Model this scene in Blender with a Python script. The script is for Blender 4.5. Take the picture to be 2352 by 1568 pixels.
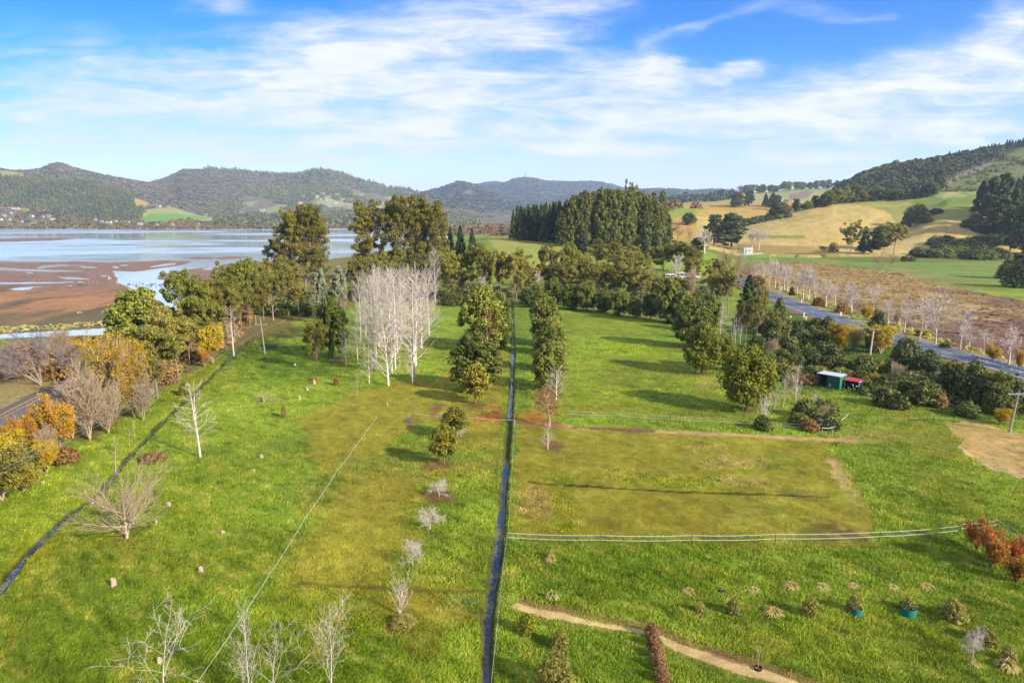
import bpy, math, random
import numpy as np
from mathutils import Vector, Matrix

# ------------------------------------------------------------------ scene, camera, sky, sun, exposure
S = bpy.context.scene
for o in list(bpy.data.objects):
    bpy.data.objects.remove(o)
COL = S.collection
R = math.radians
F = 1568.0; CX = 1176.0; CY = 784.0; CAMZ = 30.0
TH = R(10.16); CT, ST = math.cos(TH), math.sin(TH)

cam_d = bpy.data.cameras.new('camera')
cam_d.sensor_width = 36.0
cam_d.lens = 36.0 * F / 2352.0
cam_d.clip_start = 0.5; cam_d.clip_end = 60000
cam = bpy.data.objects.new('camera', cam_d)
cam.location = (0, 0, CAMZ); cam.rotation_euler = (R(90) - TH, 0, 0)
COL.objects.link(cam); S.camera = cam

SUN_DIR = Vector((0.80, -0.60, 0.0)).normalized()
SUN_EL = R(27)
sd = bpy.data.lights.new('sun', 'SUN'); sd.energy = 4.6; sd.angle = R(1.2); sd.color = (1.0, 0.93, 0.82)
sun = bpy.data.objects.new('sun', sd); COL.objects.link(sun)
to_sun = Vector((SUN_DIR.x * math.cos(SUN_EL), SUN_DIR.y * math.cos(SUN_EL), math.sin(SUN_EL)))
sun.rotation_euler = to_sun.to_track_quat('Z', 'Y').to_euler()

S.view_settings.view_transform = 'Standard'
S.view_settings.look = 'None'
S.view_settings.exposure = 1.2
S.view_settings.gamma = 1.0

def px_to_dir(px, py):
    u = (px - CX) / F; v = (CY - py) / F
    return u, CT + v * ST, -ST + v * CT

world = bpy.data.worlds.new('World'); S.world = world; world.use_nodes = True
nt = world.node_tree; nt.nodes.clear()
class NB:
    """small helper for building node graphs"""
    def __init__(self, nt): self.nt = nt
    def n(self, t, **kw):
        nd = self.nt.nodes.new(t)
        for k, v in kw.items(): setattr(nd, k, v)
        return nd
    def l(self, a, b): self.nt.links.new(a, b)
    def put(self, sock, v):
        if isinstance(v, bpy.types.NodeSocket): self.l(v, sock)
        else: sock.default_value = v
    def m(self, op, a, b=0.0, c=0.0, clamp=False):
        nd = self.n('ShaderNodeMath', operation=op, use_clamp=clamp)
        self.put(nd.inputs[0], a); self.put(nd.inputs[1], b); self.put(nd.inputs[2], c)
        return nd.outputs[0]
    def ss(self, x, a, b):
        nd = self.n('ShaderNodeMapRange', interpolation_type='SMOOTHSTEP')
        self.put(nd.inputs[0], x); self.put(nd.inputs[1], a); self.put(nd.inputs[2], b)
        nd.inputs[3].default_value = 0; nd.inputs[4].default_value = 1
        return nd.outputs[0]
    def mix(self, f, a, b, blend='MIX'):
        nd = self.n('ShaderNodeMix', data_type='RGBA', blend_type=blend)
        self.put(nd.inputs[0], f)
        for s, v in ((nd.inputs[6], a), (nd.inputs[7], b)):
            if isinstance(v, bpy.types.NodeSocket): self.l(v, s)
            else: s.default_value = (v[0], v[1], v[2], 1)
        return nd.outputs[2]
    def noise(self, vec, scale, detail=4, rough=0.55, dist=0.0):
        nd = self.n('ShaderNodeTexNoise')
        if vec is not None: self.l(vec, nd.inputs['Vector'])
        nd.inputs['Scale'].default_value = scale; nd.inputs['Detail'].default_value = detail
        nd.inputs['Roughness'].default_value = rough; nd.inputs['Distortion'].default_value = dist
        return nd.outputs[0]
    def ramp(self, f, stops):
        nd = self.n('ShaderNodeValToRGB'); self.l(f, nd.inputs[0])
        e = nd.color_ramp.elements
        while len(e) < len(stops): e.new(0.5)
        for i, (p, c) in enumerate(stops):
            e[i].position = p; e[i].color = (c[0], c[1], c[2], 1)
        return nd.outputs[0]

def build_sky():
    b = NB(nt)
    sky = b.n('ShaderNodeTexSky', sky_type='NISHITA', sun_disc=False)
    sky.sun_elevation = SUN_EL
    sky.sun_rotation = math.atan2(to_sun.x, to_sun.y)
    sky.air_density = 1.0; sky.dust_density = 0.3; sky.ozone_density = 2.0
    hs = b.n('ShaderNodeHueSaturation'); b.l(sky.outputs[0], hs.inputs['Color'])
    hs.inputs['Saturation'].default_value = 1.0
    tc = b.n('ShaderNodeTexCoord')
    sp = b.n('ShaderNodeSeparateXYZ'); b.l(tc.outputs['Generated'], sp.inputs[0])
    X, Y, Z = sp.outputs
    ay = b.m('MAXIMUM', b.m('ABSOLUTE', Y), 0.12)
    s0 = b.m('DIVIDE', X, ay); e0 = b.m('DIVIDE', Z, ay)
    cmb = b.n('ShaderNodeCombineXYZ'); b.l(s0, cmb.inputs[0]); b.l(b.m('MULTIPLY', e0, 2.6), cmb.inputs[1])
    base = cmb.outputs[0]
    # domain warp for wispy edges
    nz = b.n('ShaderNodeTexNoise'); b.l(base, nz.inputs['Vector'])
    nz.inputs['Scale'].default_value = 5.0; nz.inputs['Detail'].default_value = 6; nz.inputs['Roughness'].default_value = 0.6
    spn = b.n('ShaderNodeSeparateColor'); b.l(nz.outputs['Color'], spn.inputs[0])
    s = b.m('ADD', s0, b.m('MULTIPLY', b.m('SUBTRACT', spn.outputs[0], 0.5), 0.22))
    e = b.m('ADD', e0, b.m('MULTIPLY', b.m('SUBTRACT', spn.outputs[1], 0.5), 0.085))
    ell = [(500, 8, 95, 20, 0, .75), (840, 95, 260, 55, 8, 1.0), (1040, 45, 300, 55, 12, .85), (1060, 200, 420, 48, -2, 1.0),
           (520, 190, 300, 75, 0, .55), (760, 150, 260, 70, 0, .6), (1290, 40, 170, 45, 25, .8), (1500, 153, 74, 24, 0, 4.0), (1682, 152, 56, 13, 5, 2.0),
           (1590, 60, 130, 12, 14, .75), (1850, 12, 110, 24, -8, .55), (1970, 25, 70, 12, 5, .4), (1300, 110, 120, 20, -10, .6), (1330, 195, 190, 26, 0, .95),
           (1500, 275, 420, 38, 5, .8), (1880, 225, 360, 42, 9, .95), (2140, 165, 260, 62, 14, .95), (2330, 75, 130, 34, 16, .9), (2260, 240, 260, 50, 12, .5),
           (900, 292, 130, 38, 0, 2.4), (190, 266, 150, 12, 0, .7), (120, 320, 330, 36, 0, .42), (650, 350, 330, 30, 0, .5), (1320, 343, 160, 13, -6, .95),
           (1600, 325, 340, 26, 0, .65), (1900, 363, 190, 13, 0, .9), (2010, 300, 220, 19, -3, 1.05), (2170, 285, 120, 18, 20, .9), (2280, 320, 160, 14, 8, .7),
           (1870, 398, 170, 10, 0, .8), (500, 270, 620, 80, 0, .55), (300, 190, 300, 60, 5, .4), (250, 350, 500, 30, 0, .5), (60, 60, 140, 70, 0, .22), (1700, 300, 700, 60, 0, .45), (2200, 330, 300, 40, 0, .4), (1150, 370, 500, 20, 0, .3), (1000, 250, 700, 110, 0, .32), (700, 240, 90, 30, 0, .25),
           (2600, 120, 400, 90, 10, .8), (-300, 200, 400, 90, 0, .6), (1100, -250, 900, 90, 0, .6), (2000, -420, 900, 120, 8, .5), (300, -600, 900, 140, 0, .5)]
    tot = None
    for (px, py, rx, ry, rot, st) in ell:
        d = px_to_dir(px, py); c_s = d[0] / d[1]; c_e = d[2] / d[1]
        a = R(rot); ca, sa = math.cos(a), math.sin(a)
        ds = b.m('SUBTRACT', s, c_s); de = b.m('SUBTRACT', e, c_e)
        k = F
        p = b.m('ADD', b.m('MULTIPLY', ds, ca * k / rx), b.m('MULTIPLY', de, sa * k / rx))
        q = b.m('ADD', b.m('MULTIPLY', ds, -sa * k / ry), b.m('MULTIPLY', de, ca * k / ry))
        r2 = b.m('ADD', b.m('MULTIPLY', p, p), b.m('MULTIPLY', q, q))
        g = b.m('MULTIPLY', b.m('EXPONENT', b.m('MULTIPLY', r2, -0.8)), st)
        tot = g if tot is None else b.m('ADD', tot, g)
    # streaky high detail, sheared like the cirrus
    mp = b.n('ShaderNodeMapping'); b.l(base, mp.inputs['Vector'])
    mp.inputs['Rotation'].default_value = (0, 0, R(-12)); mp.inputs['Scale'].default_value = (1.0, 2.3, 1)
    st1 = b.noise(mp.outputs[0], 6.0, 9, 0.62, 0.7)
    st2 = b.noise(base, 22.0, 6, 0.6, 0.5)
    det = b.m('ADD', b.m('MULTIPLY', b.m('SUBTRACT', st1, 0.5), 3.0), b.m('MULTIPLY', b.m('SUBTRACT', st2, 0.5), 0.9))
    tot = b.m('MULTIPLY', b.m('SUBTRACT', 1.0, b.m('EXPONENT', b.m('MULTIPLY', tot, -1.0))), 1.3)
    dens = b.m('ADD', tot, b.m('MULTIPLY', det, b.m('ADD', b.m('MULTIPLY', tot, 0.45), 0.16)))
    mask = b.ss(dens, 0.12, 1.45)
    # thin veil toward the horizon
    veil = b.m('MULTIPLY', b.m('SUBTRACT', 1.0, b.ss(e0, 0.0, 0.22)), 0.5)
    mask = b.m('MAXIMUM', b.m('MULTIPLY', mask, 0.93), veil)
    # added cloud sheet overhead, above the view, bright to soften the shadows
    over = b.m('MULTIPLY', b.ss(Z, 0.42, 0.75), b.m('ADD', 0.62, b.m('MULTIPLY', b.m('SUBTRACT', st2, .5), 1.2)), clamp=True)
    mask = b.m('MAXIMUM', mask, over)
    # clear-sky colour: physical sky, deepened with height
    tint = b.ramp(b.ss(e0, -0.02, 0.34), [(0.0, (0.92, 0.84, 0.76)), (0.35, (0.34, 0.58, 0.82)), (0.75, (0.06, 0.44, 0.90)), (1.0, (0.015, 0.36, 0.88))])
    skyc = b.mix(1.0, hs.outputs[0], tint, 'MULTIPLY')
    bgs = b.n('ShaderNodeBackground'); b.l(skyc, bgs.inputs[0]); bgs.inputs[1].default_value = 0.11
    bgc = b.n('ShaderNodeBackground')
    cc = b.ramp(b.ss(b.m('ADD', dens, b.m('MULTIPLY', det, .25)), 0.3, 1.7), [(0.0, (0.70, 0.79, 0.96)), (0.5, (0.84, 0.88, 0.97)), (1.0, (1.0, 1.0, 1.0))])
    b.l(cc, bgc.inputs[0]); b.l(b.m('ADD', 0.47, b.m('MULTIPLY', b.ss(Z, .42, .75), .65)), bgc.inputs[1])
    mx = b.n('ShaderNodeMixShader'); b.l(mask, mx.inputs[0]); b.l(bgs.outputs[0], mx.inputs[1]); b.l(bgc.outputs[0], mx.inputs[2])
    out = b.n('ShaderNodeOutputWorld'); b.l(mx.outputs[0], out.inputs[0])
build_sky()
S.cycles.use_denoising = True
S.cycles.max_bounces = 6; S.cycles.diffuse_bounces = 2; S.cycles.glossy_bounces = 2
S.cycles.transmission_bounces = 3; S.cycles.volume_bounces = 0; S.cycles.transparent_max_bounces = 8
S.cycles.use_adaptive_sampling = True; S.cycles.adaptive_threshold = 0.015
# ------------------------------------------------------------------ helpers
def lin1(v):
    v = v / 255.0
    return v / 12.92 if v <= 0.04045 else ((v + 0.055) / 1.055) ** 2.4
KA = 0.50
def A(r, g, b, k=1.0):
    """surface albedo from the colour a surface of that kind shows in full light"""
    return np.array([lin1(r), lin1(g), lin1(b)]) * KA * k

def _hash(ix, iy, seed):
    h = (ix.astype(np.int64) * 374761393 + iy.astype(np.int64) * 668265263 + seed * 1442695041) & 0xffffffff
    h = ((h ^ (h >> 13)) * 1274126177) & 0xffffffff
    h = h ^ (h >> 16)
    return (h & 0xffff) / 65535.0
def vnoise(x, y, seed=0):
    xi = np.floor(x); yi = np.floor(y); fx = x - xi; fy = y - yi
    fx = fx * fx * (3 - 2 * fx); fy = fy * fy * (3 - 2 * fy)
    a = _hash(xi, yi, seed); b = _hash(xi + 1, yi, seed); c = _hash(xi, yi + 1, seed); d = _hash(xi + 1, yi + 1, seed)
    return (a * (1 - fx) + b * fx) * (1 - fy) + (c * (1 - fx) + d * fx) * fy
def fbm(x, y, octv=4, seed=0, gain=0.5):
    r = np.zeros_like(x, dtype=float); amp = 1.0; tot = 0
    for i in range(octv):
        r += amp * vnoise(x, y, seed + i * 17); tot += amp
        x = x * 2.03 + 3.1; y = y * 2.03 + 1.7; amp *= gain
    return r / tot - 0.5

def sstep(x, a, b):
    t = np.clip((x - a) / (b - a), 0, 1); return t * t * (3 - 2 * t)

def to_px(x, y, z):
    dep = y * CT - (z - CAMZ) * ST
    dep = np.maximum(dep, 0.5)
    up = y * ST + (z - CAMZ) * CT
    return CX + F * x / dep, CY - F * up / dep
def G(px, py, z=0.0):
    d = px_to_dir(px, py)
    t = (z - CAMZ) / d[2]
    return d[0] * t, d[1] * t
def GP(pts, z=0.0):
    return np.array([G(a, b, z) for a, b in pts])

def pdist(x, y, poly):
    """distance to an open polyline"""
    best = np.full(x.shape, 1e9)
    for i in range(len(poly) - 1):
        ax, ay = poly[i]; bx, by = poly[i + 1]
        dx, dy = bx - ax, by - ay
        t = np.clip(((x - ax) * dx + (y - ay) * dy) / (dx * dx + dy * dy + 1e-12), 0, 1)
        best = np.minimum(best, np.hypot(x - ax - t * dx, y - ay - t * dy))
    return best
def inpoly(x, y, poly):
    r = np.zeros(x.shape, bool); n = len(poly); j = n - 1
    for i in range(n):
        xi, yi = poly[i]; xj, yj = poly[j]
        c = ((yi > y) != (yj > y))
        if yj != yi:
            c &= x < (xj - xi) * (y - yi) / (yj - yi) + xi
        r ^= c; j = i
    return r

# ------------------------------------------------------------------ terrain shape
WATER_Z = -1.0
# foot distance, crest distance, crest outline, gully strength
LAYERS = [
    (560, 840, [(1200, 640), (1400, 590), (1600, 540), (1701, 516), (1764, 500), (1864, 474), (1914, 464), (2039, 460), (2101, 454), (2164, 442), (2239, 440), (2352, 440), (2900, 425)], .10),
    (560, 700, [(1750, 640), (1900, 595), (2000, 556), (2064, 531), (2126, 480), (2176, 458), (2239, 448), (2352, 446), (2900, 420)], .05),
    (700, 1300, [(1300, 640), (1600, 560), (1690, 530), (1764, 508), (1864, 470), (1926, 433), (1989, 402), (2039, 387), (2089, 379), (2139, 373), (2176, 367), (2240, 355), (2289, 346), (2352, 334), (2500, 310), (2900, 285), (3600, 270)], .12),
    (600, 960, [(900, 640), (1050, 575), (1200, 545), (1400, 510), (1480, 492), (1526, 480), (1600, 478), (1650, 482), (1700, 493), (1740, 504), (1800, 512), (1900, 530)], .05),
    (1000, 1500, [(1150, 640), (1300, 545), (1400, 500), (1480, 474), (1526, 470), (1600, 467), (1688, 463), (1764, 462), (1830, 462), (1950, 470)], .05),
    (1450, 2300, [(1150, 600), (1300, 500), (1400, 478), (1450, 468), (1526, 462), (1588, 456), (1640, 450), (1701, 443), (1764, 441), (1812, 435), (1862, 433), (1914, 431), (1959, 428), (2100, 420), (2600, 420)], .08),
    (3300, 6000, [(1200, 470), (1421, 438), (1471, 436), (1526, 434), (1588, 438), (1648, 435), (1688, 439), (1750, 444), (1900, 450)], .25),
    (4500, 7800, [(1000, 450), (1060, 432), (1085, 426), (1113, 418), (1133, 416), (1155, 420), (1175, 413), (1188, 409), (1221, 407), (1258, 414), (1336, 416), (1381, 418), (1421, 429), (1500, 440), (1600, 452)], .25),
    (3600, 5600, [(900, 470), (940, 452), (970, 443), (1013, 432), (1035, 424), (1050, 418), (1068, 419), (1085, 425), (1120, 438), (1150, 450), (1200, 468), (1300, 490)], .22),
    (2500, 5000, [(-900, 440), (200, 440), (300, 426), (345, 418), (375, 410), (405, 398), (420, 388.5), (475, 389), (588, 400), (648, 405), (680, 403), (695, 402), (713, 394), (748, 394), (793, 404), (813, 414), (880, 429), (950, 442), (1020, 452), (1100, 472), (1300, 495)], .30),
    (2450, 4200, [(-900, 350), (0, 392), (60, 391), (92, 387), (120, 375), (133, 373), (142, 373), (152, 378), (162, 383), (237, 401), (337, 419), (400, 432), (450, 446), (520, 466), (600, 490), (700, 508)], .22),
    (2300, 3100, [(-900, 370), (0, 386), (50, 396), (175, 410), (212, 419), (288, 440), (308, 453), (342, 466), (410, 478), (450, 489), (480, 496), (560, 507), (700, 511), (1150, 512)], .10),
]
KNOLL = (340, 480, [(600, 720), (820, 640), (980, 590), (1060, 562), (1120, 550), (1200, 548), (1290, 548), (1400, 546), (1500, 553), (1600, 572), (1700, 600), (1900, 660)])
def _crest(profile, dc):
    s = []; h = []
    for px, py in profile:
        d = px_to_dir(px, py); s.append(d[0] / d[1]); h.append(CAMZ + dc * d[2] / d[1])
    return np.array(s), np.array(h)
for i, (f0, dc, pr, gu) in enumerate(LAYERS):
    LAYERS[i] = (f0, dc) + _crest(pr, dc) + (gu,)
KN = KNOLL[:2] + _crest(KNOLL[2], KNOLL[1])

HARB = GP([(-1500, 806), (0, 785), (240, 777), (300, 770), (356, 757), (392, 738), (408, 715), (430, 690), (500, 650), (590, 608), (640, 604), (750, 599), (820, 590), (900, 576), (1000, 560), (1050, 540), (1075, 528)], -1.0)
HARB = np.vstack([HARB, [(-100, 2600), (-100, 9000), (-12000, 9000), (-12000, 200)]])
MUD = GP([(-1500, 604), (0, 602), (75, 603), (175, 600), (250, 603), (330, 600), (375, 598), (438, 600), (430, 606), (400, 611), (355, 618), (312, 624), (262, 622), (272, 638), (275, 650), (305, 660), (322, 670), (350, 685), (372, 698), (382, 712), (366, 730), (325, 744), (250, 753), (175, 758), (0, 768), (-1500, 790)], -1.0)
MUD2 = GP([(362, 634), (390, 626), (467, 615), (515, 607), (588, 599), (640, 608), (600, 640), (500, 668), (430, 690), (410, 660), (405, 648), (370, 641)], -1.0)
BARS = [GP(p, -1.0) for p in (
    [(418, 592), (455, 590), (498, 592), (490, 596), (450, 596)], [(495, 592), (530, 589), (578, 590), (560, 593), (510, 597)],
    [(-1500, 552), (0, 549), (140, 547), (180, 549), (120, 553), (0, 556), (-1500, 562)])]
POOLS = [GP(p, -1.0) for p in (
    [(84, 615), (100, 610), (145, 608), (190, 609), (140, 612), (105, 615), (90, 618)], [(181, 610), (205, 611), (226, 616), (190, 616)],
    [(342, 613), (380, 606), (407, 604), (400, 608), (350, 614)], [(139, 636), (170, 637), (208, 641), (190, 642), (150, 640)],
    [(234, 633), (246, 633), (245, 635), (236, 635)], [(-1500, 628), (0, 613), (60, 618), (200, 623), (120, 625), (0, 621)],
    [(25, 664), (50, 660), (102, 658), (75, 661), (66, 666), (35, 667)], [(-1500, 656), (0, 649), (100, 648), (200, 648), (110, 651), (0, 652)],
    [(256, 613), (268, 611), (272, 617), (262, 617)], [(278, 609), (298, 608), (292, 611), (280, 611)], [(465, 618), (500, 609), (516, 607), (505, 614), (480, 621)], [(54, 626), (70, 626), (72, 628), (60, 628)])]
DITCH_C = GP([(1112, 1620), (1118, 1500), (1120, 1420), (1132, 1340), (1145, 1240), (1155, 1140), (1162, 1060), (1168, 985), (1172, 930), (1176, 860), (1178, 790), (1177, 740), (1176, 700), (1172, 688)])
DITCH_L = GP([(-60, 1420), (0, 1350), (45, 1290), (95, 1235), (140, 1195), (180, 1165), (235, 1125), (280, 1065), (330, 1015), (375, 965), (415, 930), (470, 880), (520, 830), (545, 800), (600, 762), (660, 735), (720, 722)])
FURROW = GP([(1215, 1105), (1240, 1110), (1400, 1120), (1560, 1130), (1800, 1136), (1900, 1140)])
FURROW2 = GP([(690, 1338), (780, 1346), (900, 1353), (1010, 1356), (1118, 1358)])
PATH_W = GP([(1178, 968), (1230, 972), (1320, 980), (1440, 986), (1560, 992), (1700, 998), (1830, 1006), (1960, 1012)])
MULCH = GP([(1160, 1378), (1190, 1393), (1230, 1405), (1290, 1415), (1350, 1430), (1400, 1440), (1450, 1446), (1500, 1455), (1560, 1488), (1620, 1505), (1690, 1530), (1760, 1548), (1900, 1600)])

def layer_h(x, y, L, gn):
    f0, dc, s_, h_, gu = L
    s = x / np.maximum(y, 1)
    f0 = f0 * (1 + 0.16 * fbm(x / (f0 * .25), x * 0 + f0, 3, 12)) - 0.02 * f0
    hc = np.interp(s, s_, h_)
    t = (y - f0) / (dc - f0)
    tc = np.clip(t, 0, 1)
    shp = 0.40 * tc ** 1.25 + 0.60 * tc * tc * (3 - 2 * tc)
    fr = hc * shp * (1 - gu * gn * 4 * tc * (1 - tc))
    bk = np.clip((y - dc) / (0.6 * dc), 0, 1)
    out = fr * (1 - 0.75 * sstep(bk, 0, 1))
    return np.where(t < 0, -50, out)

def terrain(x, y, micro=False):
    x = np.asarray(x, float); y = np.asarray(y, float)
    z = 0.25 * fbm(x / 22, y / 22, 2, 5) * sstep(y, 30, 60)
    ysafe = np.maximum(y, 1)
    s = x / ysafe
    # slight fall of the land toward the railway side, wet flats on the road side
    far = y > 540
    if far.any():
        gn = np.zeros_like(z); xf, yf = x[far], y[far]
        g = np.abs(fbm(xf / 420, yf / 420, 4, 31)) * 2.2
        hs = z[far].copy()
        a = layer_h(xf, yf, LAYERS[0], g); c = layer_h(xf, yf, LAYERS[1], g)
        kk = np.clip(.5 + .5 * (a - c) / 9.0, 0, 1); hs = np.maximum(hs, c * (1 - kk) + a * kk + 9.0 * kk * (1 - kk) * sstep(np.minimum(a, c), -25, 5))
        for L in LAYERS[2:]:
            hs = np.maximum(hs, layer_h(xf, yf, L, g))
        z[far] = hs
    # knoll with the tall stand of gum trees
    f0, dc, s_, h_ = KN
    kn = (y > f0) & (y < 1100)
    if kn.any():
        hc = np.interp(s[kn], s_, h_); t = np.clip((y[kn] - f0) / (dc - f0), 0, 1)
        hk = hc * (t * t * (3 - 2 * t)) * (1 - 0.9 * sstep(y[kn], dc + 60, 1050))
        z[kn] = np.maximum(z[kn], hk)
    # harbour basin
    hb = (x < 60) & (y > 100)
    if hb.any():
        xs, ys = x[hb], y[hb]
        zz = z[hb]
        jx = 0.012 * ys * fbm(xs / 25, ys / 40, 3, 77); jy = 0.02 * ys * fbm(xs / 25, ys / 40, 3, 78)
        ins = inpoly(xs + jx * 0.4, ys + jy * 0.4, HARB)
        bed = np.full(xs.shape, -2.2)
        mud = inpoly(xs + jx, ys + jy, MUD) | inpoly(xs + jx, ys + jy, MUD2)
        for p in BARS: mud |= inpoly(xs + jx, ys + jy, p)
        for p in POOLS: mud &= ~inpoly(xs + jx * 0.7, ys + jy * 0.7, p)
        lev = -0.86 + 0.30 * fbm(xs / 30, ys / 75, 4, 91)
        lev = np.where(ys < 330, np.maximum(lev, -0.93), lev)
        bed = np.where(mud, lev, bed)
        z[hb] = np.where(ins, np.maximum(bed, np.where(ys > 2250, zz - 1.6, -50)), zz)
    nr = (y < 330) & (x > -100) & (x < 60)
    if nr.any():
        xs, ys = x[nr], y[nr]; zz = z[nr]
        wob = 0.35 * fbm(xs / 1.5, ys / 2.5, 3, 8)
        d = pdist(xs, ys, DITCH_C) + wob * 0.7 + .28 * fbm(xs / 4, ys / 5, 2, 9)
        zz = np.where(d < 1.5, zz - (0.62 - 0.2 * sstep(ys, 82, 85) * (1 - sstep(ys, 101, 104)) - 0.16 * (1 - sstep(ys, 51, 54))) * (1 - sstep(d, 0.10, 0.62 - 0.12 * sstep(ys, 90, 140) + 0.25 * sstep(-np.abs(ys - 62), -14, -4))), zz)
        d = pdist(xs, ys, DITCH_L) + wob * 0.8 + .25 * fbm(xs / 4, ys / 5, 2, 9)
        zz = np.where(d < 1.8, zz - 0.62 * (1 - sstep(d, 0.06, 0.52 + 0.25 * (1 - sstep(ys, 60, 75)))), zz)
        for fu in (FURROW, FURROW2):
            d = pdist(xs, ys, fu) + wob * 0.3
            zz = zz - 0.2 * (1 - sstep(d, 0.03, 0.33))
        z[nr] = zz
    fr = (y < 200) & (x > 0)
    if fr.any():
        d = pdist(x[fr], y[fr], FURROW); z[fr] = z[fr] - np.where(x[fr] >= 60, 0.17 * (1 - sstep(d, 0.05, 0.45)), 0)
    return z

def terrain1(x, y):
    return float(terrain(np.array([x], float), np.array([y], float))[0])

def hit(px, py, dmin=38, dmax=9000):
    """where the sight line through a picture point first meets the land"""
    d = px_to_dir(px, py); s = d[0] / d[1]; e = d[2] / d[1]
    Y = np.geomspace(dmin, dmax, 900)
    z = terrain(s * Y, Y); ray = CAMZ + e * Y
    k = np.argmax(ray <= z)
    if ray[k] > z[k]:
        return None
    if k > 0:
        a, b = Y[k - 1], Y[k]
        for _ in range(2):
            YY = np.linspace(a, b, 12); zz = terrain(s * YY, YY); q = np.argmax(CAMZ + e * YY <= zz)
            a, b = YY[max(q - 1, 0)], YY[q]
        Yh = b
    else: Yh = Y[0]
    return s * Yh, Yh, terrain1(s * Yh, Yh)

# ------------------------------------------------------------------ ground colours
C_GREEN = A(130, 150, 42); C_BRIGHT = A(150, 170, 50); C_OLIVE = A(164, 146, 46); C_DEEP = A(100, 132, 30); C_BLUEG = A(132, 158, 74)
C_STRAW = A(190, 165, 95); C_DIRT = A(206, 160, 108); C_MUDPATH = A(120, 82, 50); C_ORANGE = A(165, 110, 40); C_YEL = A(150, 160, 40)
def paint(x, y, z):
    n = len(x)
    PX, PY = to_px(x, y, z)
    dep = np.maximum(y, 20)
    big = fbm(x / 14, y / 14, 4, 101); med = fbm(x / 3.2, y / 3.2, 4, 102); fin = fbm(x / 0.8, y / 0.8, 3, 103)
    jx = (med * 34 + fin * 10) * 60 / np.maximum(dep, 60) * 2.2; jy = (fbm(x / 2.5, y / 2.5, 4, 104) * 26) * 60 / np.maximum(dep, 60) * 1.6
    qx, qy = PX + jx, PY + jy
    col = np.empty((n, 3)); col[:] = C_GREEN
    rough = np.full(n, 0.75)
    def blend(m, c, r=None):
        nonlocal col, rough
        m = np.clip(m, 0, 1)
        col = col * (1 - m[:, None]) + np.asarray(c)[None, :] * m[:, None]
        if r is not None: rough = rough * (1 - m) + r * m
    def blob(cx, cy, rx, ry, c, st=1.0, rot=0, r=None, dr=None, hard=0.6):
        a = R(rot); dx, dy = qx - cx, qy - cy
        p = (dx * math.cos(a) - dy * math.sin(a)) / rx; q = (dx * math.sin(a) + dy * math.cos(a)) / ry
        rr = np.sqrt(p * p + q * q) + 0.35 * med
        m = (1 - sstep(rr, hard, 1.25)) * st
        m = np.where(y < 330, m, 0) if dr is None else np.where((y > dr[0]) & (y < dr[1]), m, 0)
        blend(m, c, r)
    def poly(P, c, st=1.0, r=None, dr=(0, 330), j=1.0):
        m = inpoly(PX + jx * j, PY + jy * j, P) & (y > dr[0]) & (y < dr[1])
        blend(m * st, c, r)
    m = sstep(big + 0.4 * med, -0.12, 0.16)
    blend(m * 0.75, C_BRIGHT); blend(sstep(-big + 0.5 * med, 0.05, 0.25) * 0.5, C_OLIVE)
    blend(sstep(fin + med, 0.12, 0.4) * 0.35, C_DEEP)
    # --- near fields
    poly([(-900, 1700), (-900, 1400), (0, 1360), (200, 1180), (420, 930), (560, 810), (700, 740), (820, 700), (830, 850), (760, 960), (600, 1200), (430, 1600), (430, 1900)], C_GREEN, .55)
    poly([(-900, 1250), (0, 1150), (260, 1050), (420, 870), (540, 800), (500, 850), (300, 1040), (150, 1185), (0, 1345), (-900, 1700)], A(142, 158, 32), .7, .5)
    blob(120, 1450, 420, 160, C_DEEP, .45); blob(250, 1150, 260, 80, A(146, 164, 36), .5)
    blob(430, 880, 70, 40, A(150, 150, 30), .7, 40); blob(60, 1290, 90, 50, A(150, 150, 25), .5, 40)
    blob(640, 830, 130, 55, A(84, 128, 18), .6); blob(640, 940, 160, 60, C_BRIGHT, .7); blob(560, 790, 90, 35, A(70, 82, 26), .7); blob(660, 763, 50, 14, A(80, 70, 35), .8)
    poly([(800, 905), (960, 870), (1060, 905), (1150, 935), (1165, 1000), (1150, 1060), (1030, 1000), (980, 960), (905, 1010), (870, 1060), (760, 1090), (700, 1050), (690, 960)], C_OLIVE, .8, .32, j=1.6)
    poly([(1010, 860), (1160, 700), (1170, 780), (1160, 940), (1050, 880), (1000, 900), (950, 880)], C_OLIVE, .6, .4, j=1.6)
    blob(860, 1140, 130, 60, C_OLIVE, .75, 20, .35); blob(800, 1270, 170, 90, C_OLIVE, .75, 25, .35); blob(860, 1400, 260, 60, C_OLIVE, .6, 0, .35)
    blob(1000, 1390, 150, 45, C_OLIVE, .8, 0, .35); blob(960, 1460, 70, 60, A(120, 112, 26), .7, 0, .4); blob(720, 1120, 130, 30, C_BLUEG, .25, 30, .9)
    blob(960, 1070, 140, 35, C_BLUEG, .2, 0, .9); blob(1090, 1180, 60, 130, C_BRIGHT, .8, 0, .95); blob(1040, 1330, 80, 70, C_YEL, .45, 0, .9); blob(1075, 1385, 60, 22, C_BLUEG, .8, 0, 1)
    blob(700, 1480, 260, 120, A(120, 150, 28), .55, 0, .9); blob(330, 1540, 260, 60, A(130, 150, 40), .4, 0, .9)
    blob(1060, 1080, 90, 18, A(160, 140, 60), .45, 0, .8); blob(945, 965, 26, 10, A(150, 95, 60), .5)
    # right upper field
    poly([(1290, 720), (1500, 735), (1560, 790), (1570, 850), (1640, 900), (1700, 960), (1300, 945), (1290, 870)], A(132, 142, 26), .75, .35, j=1.5)
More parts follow.
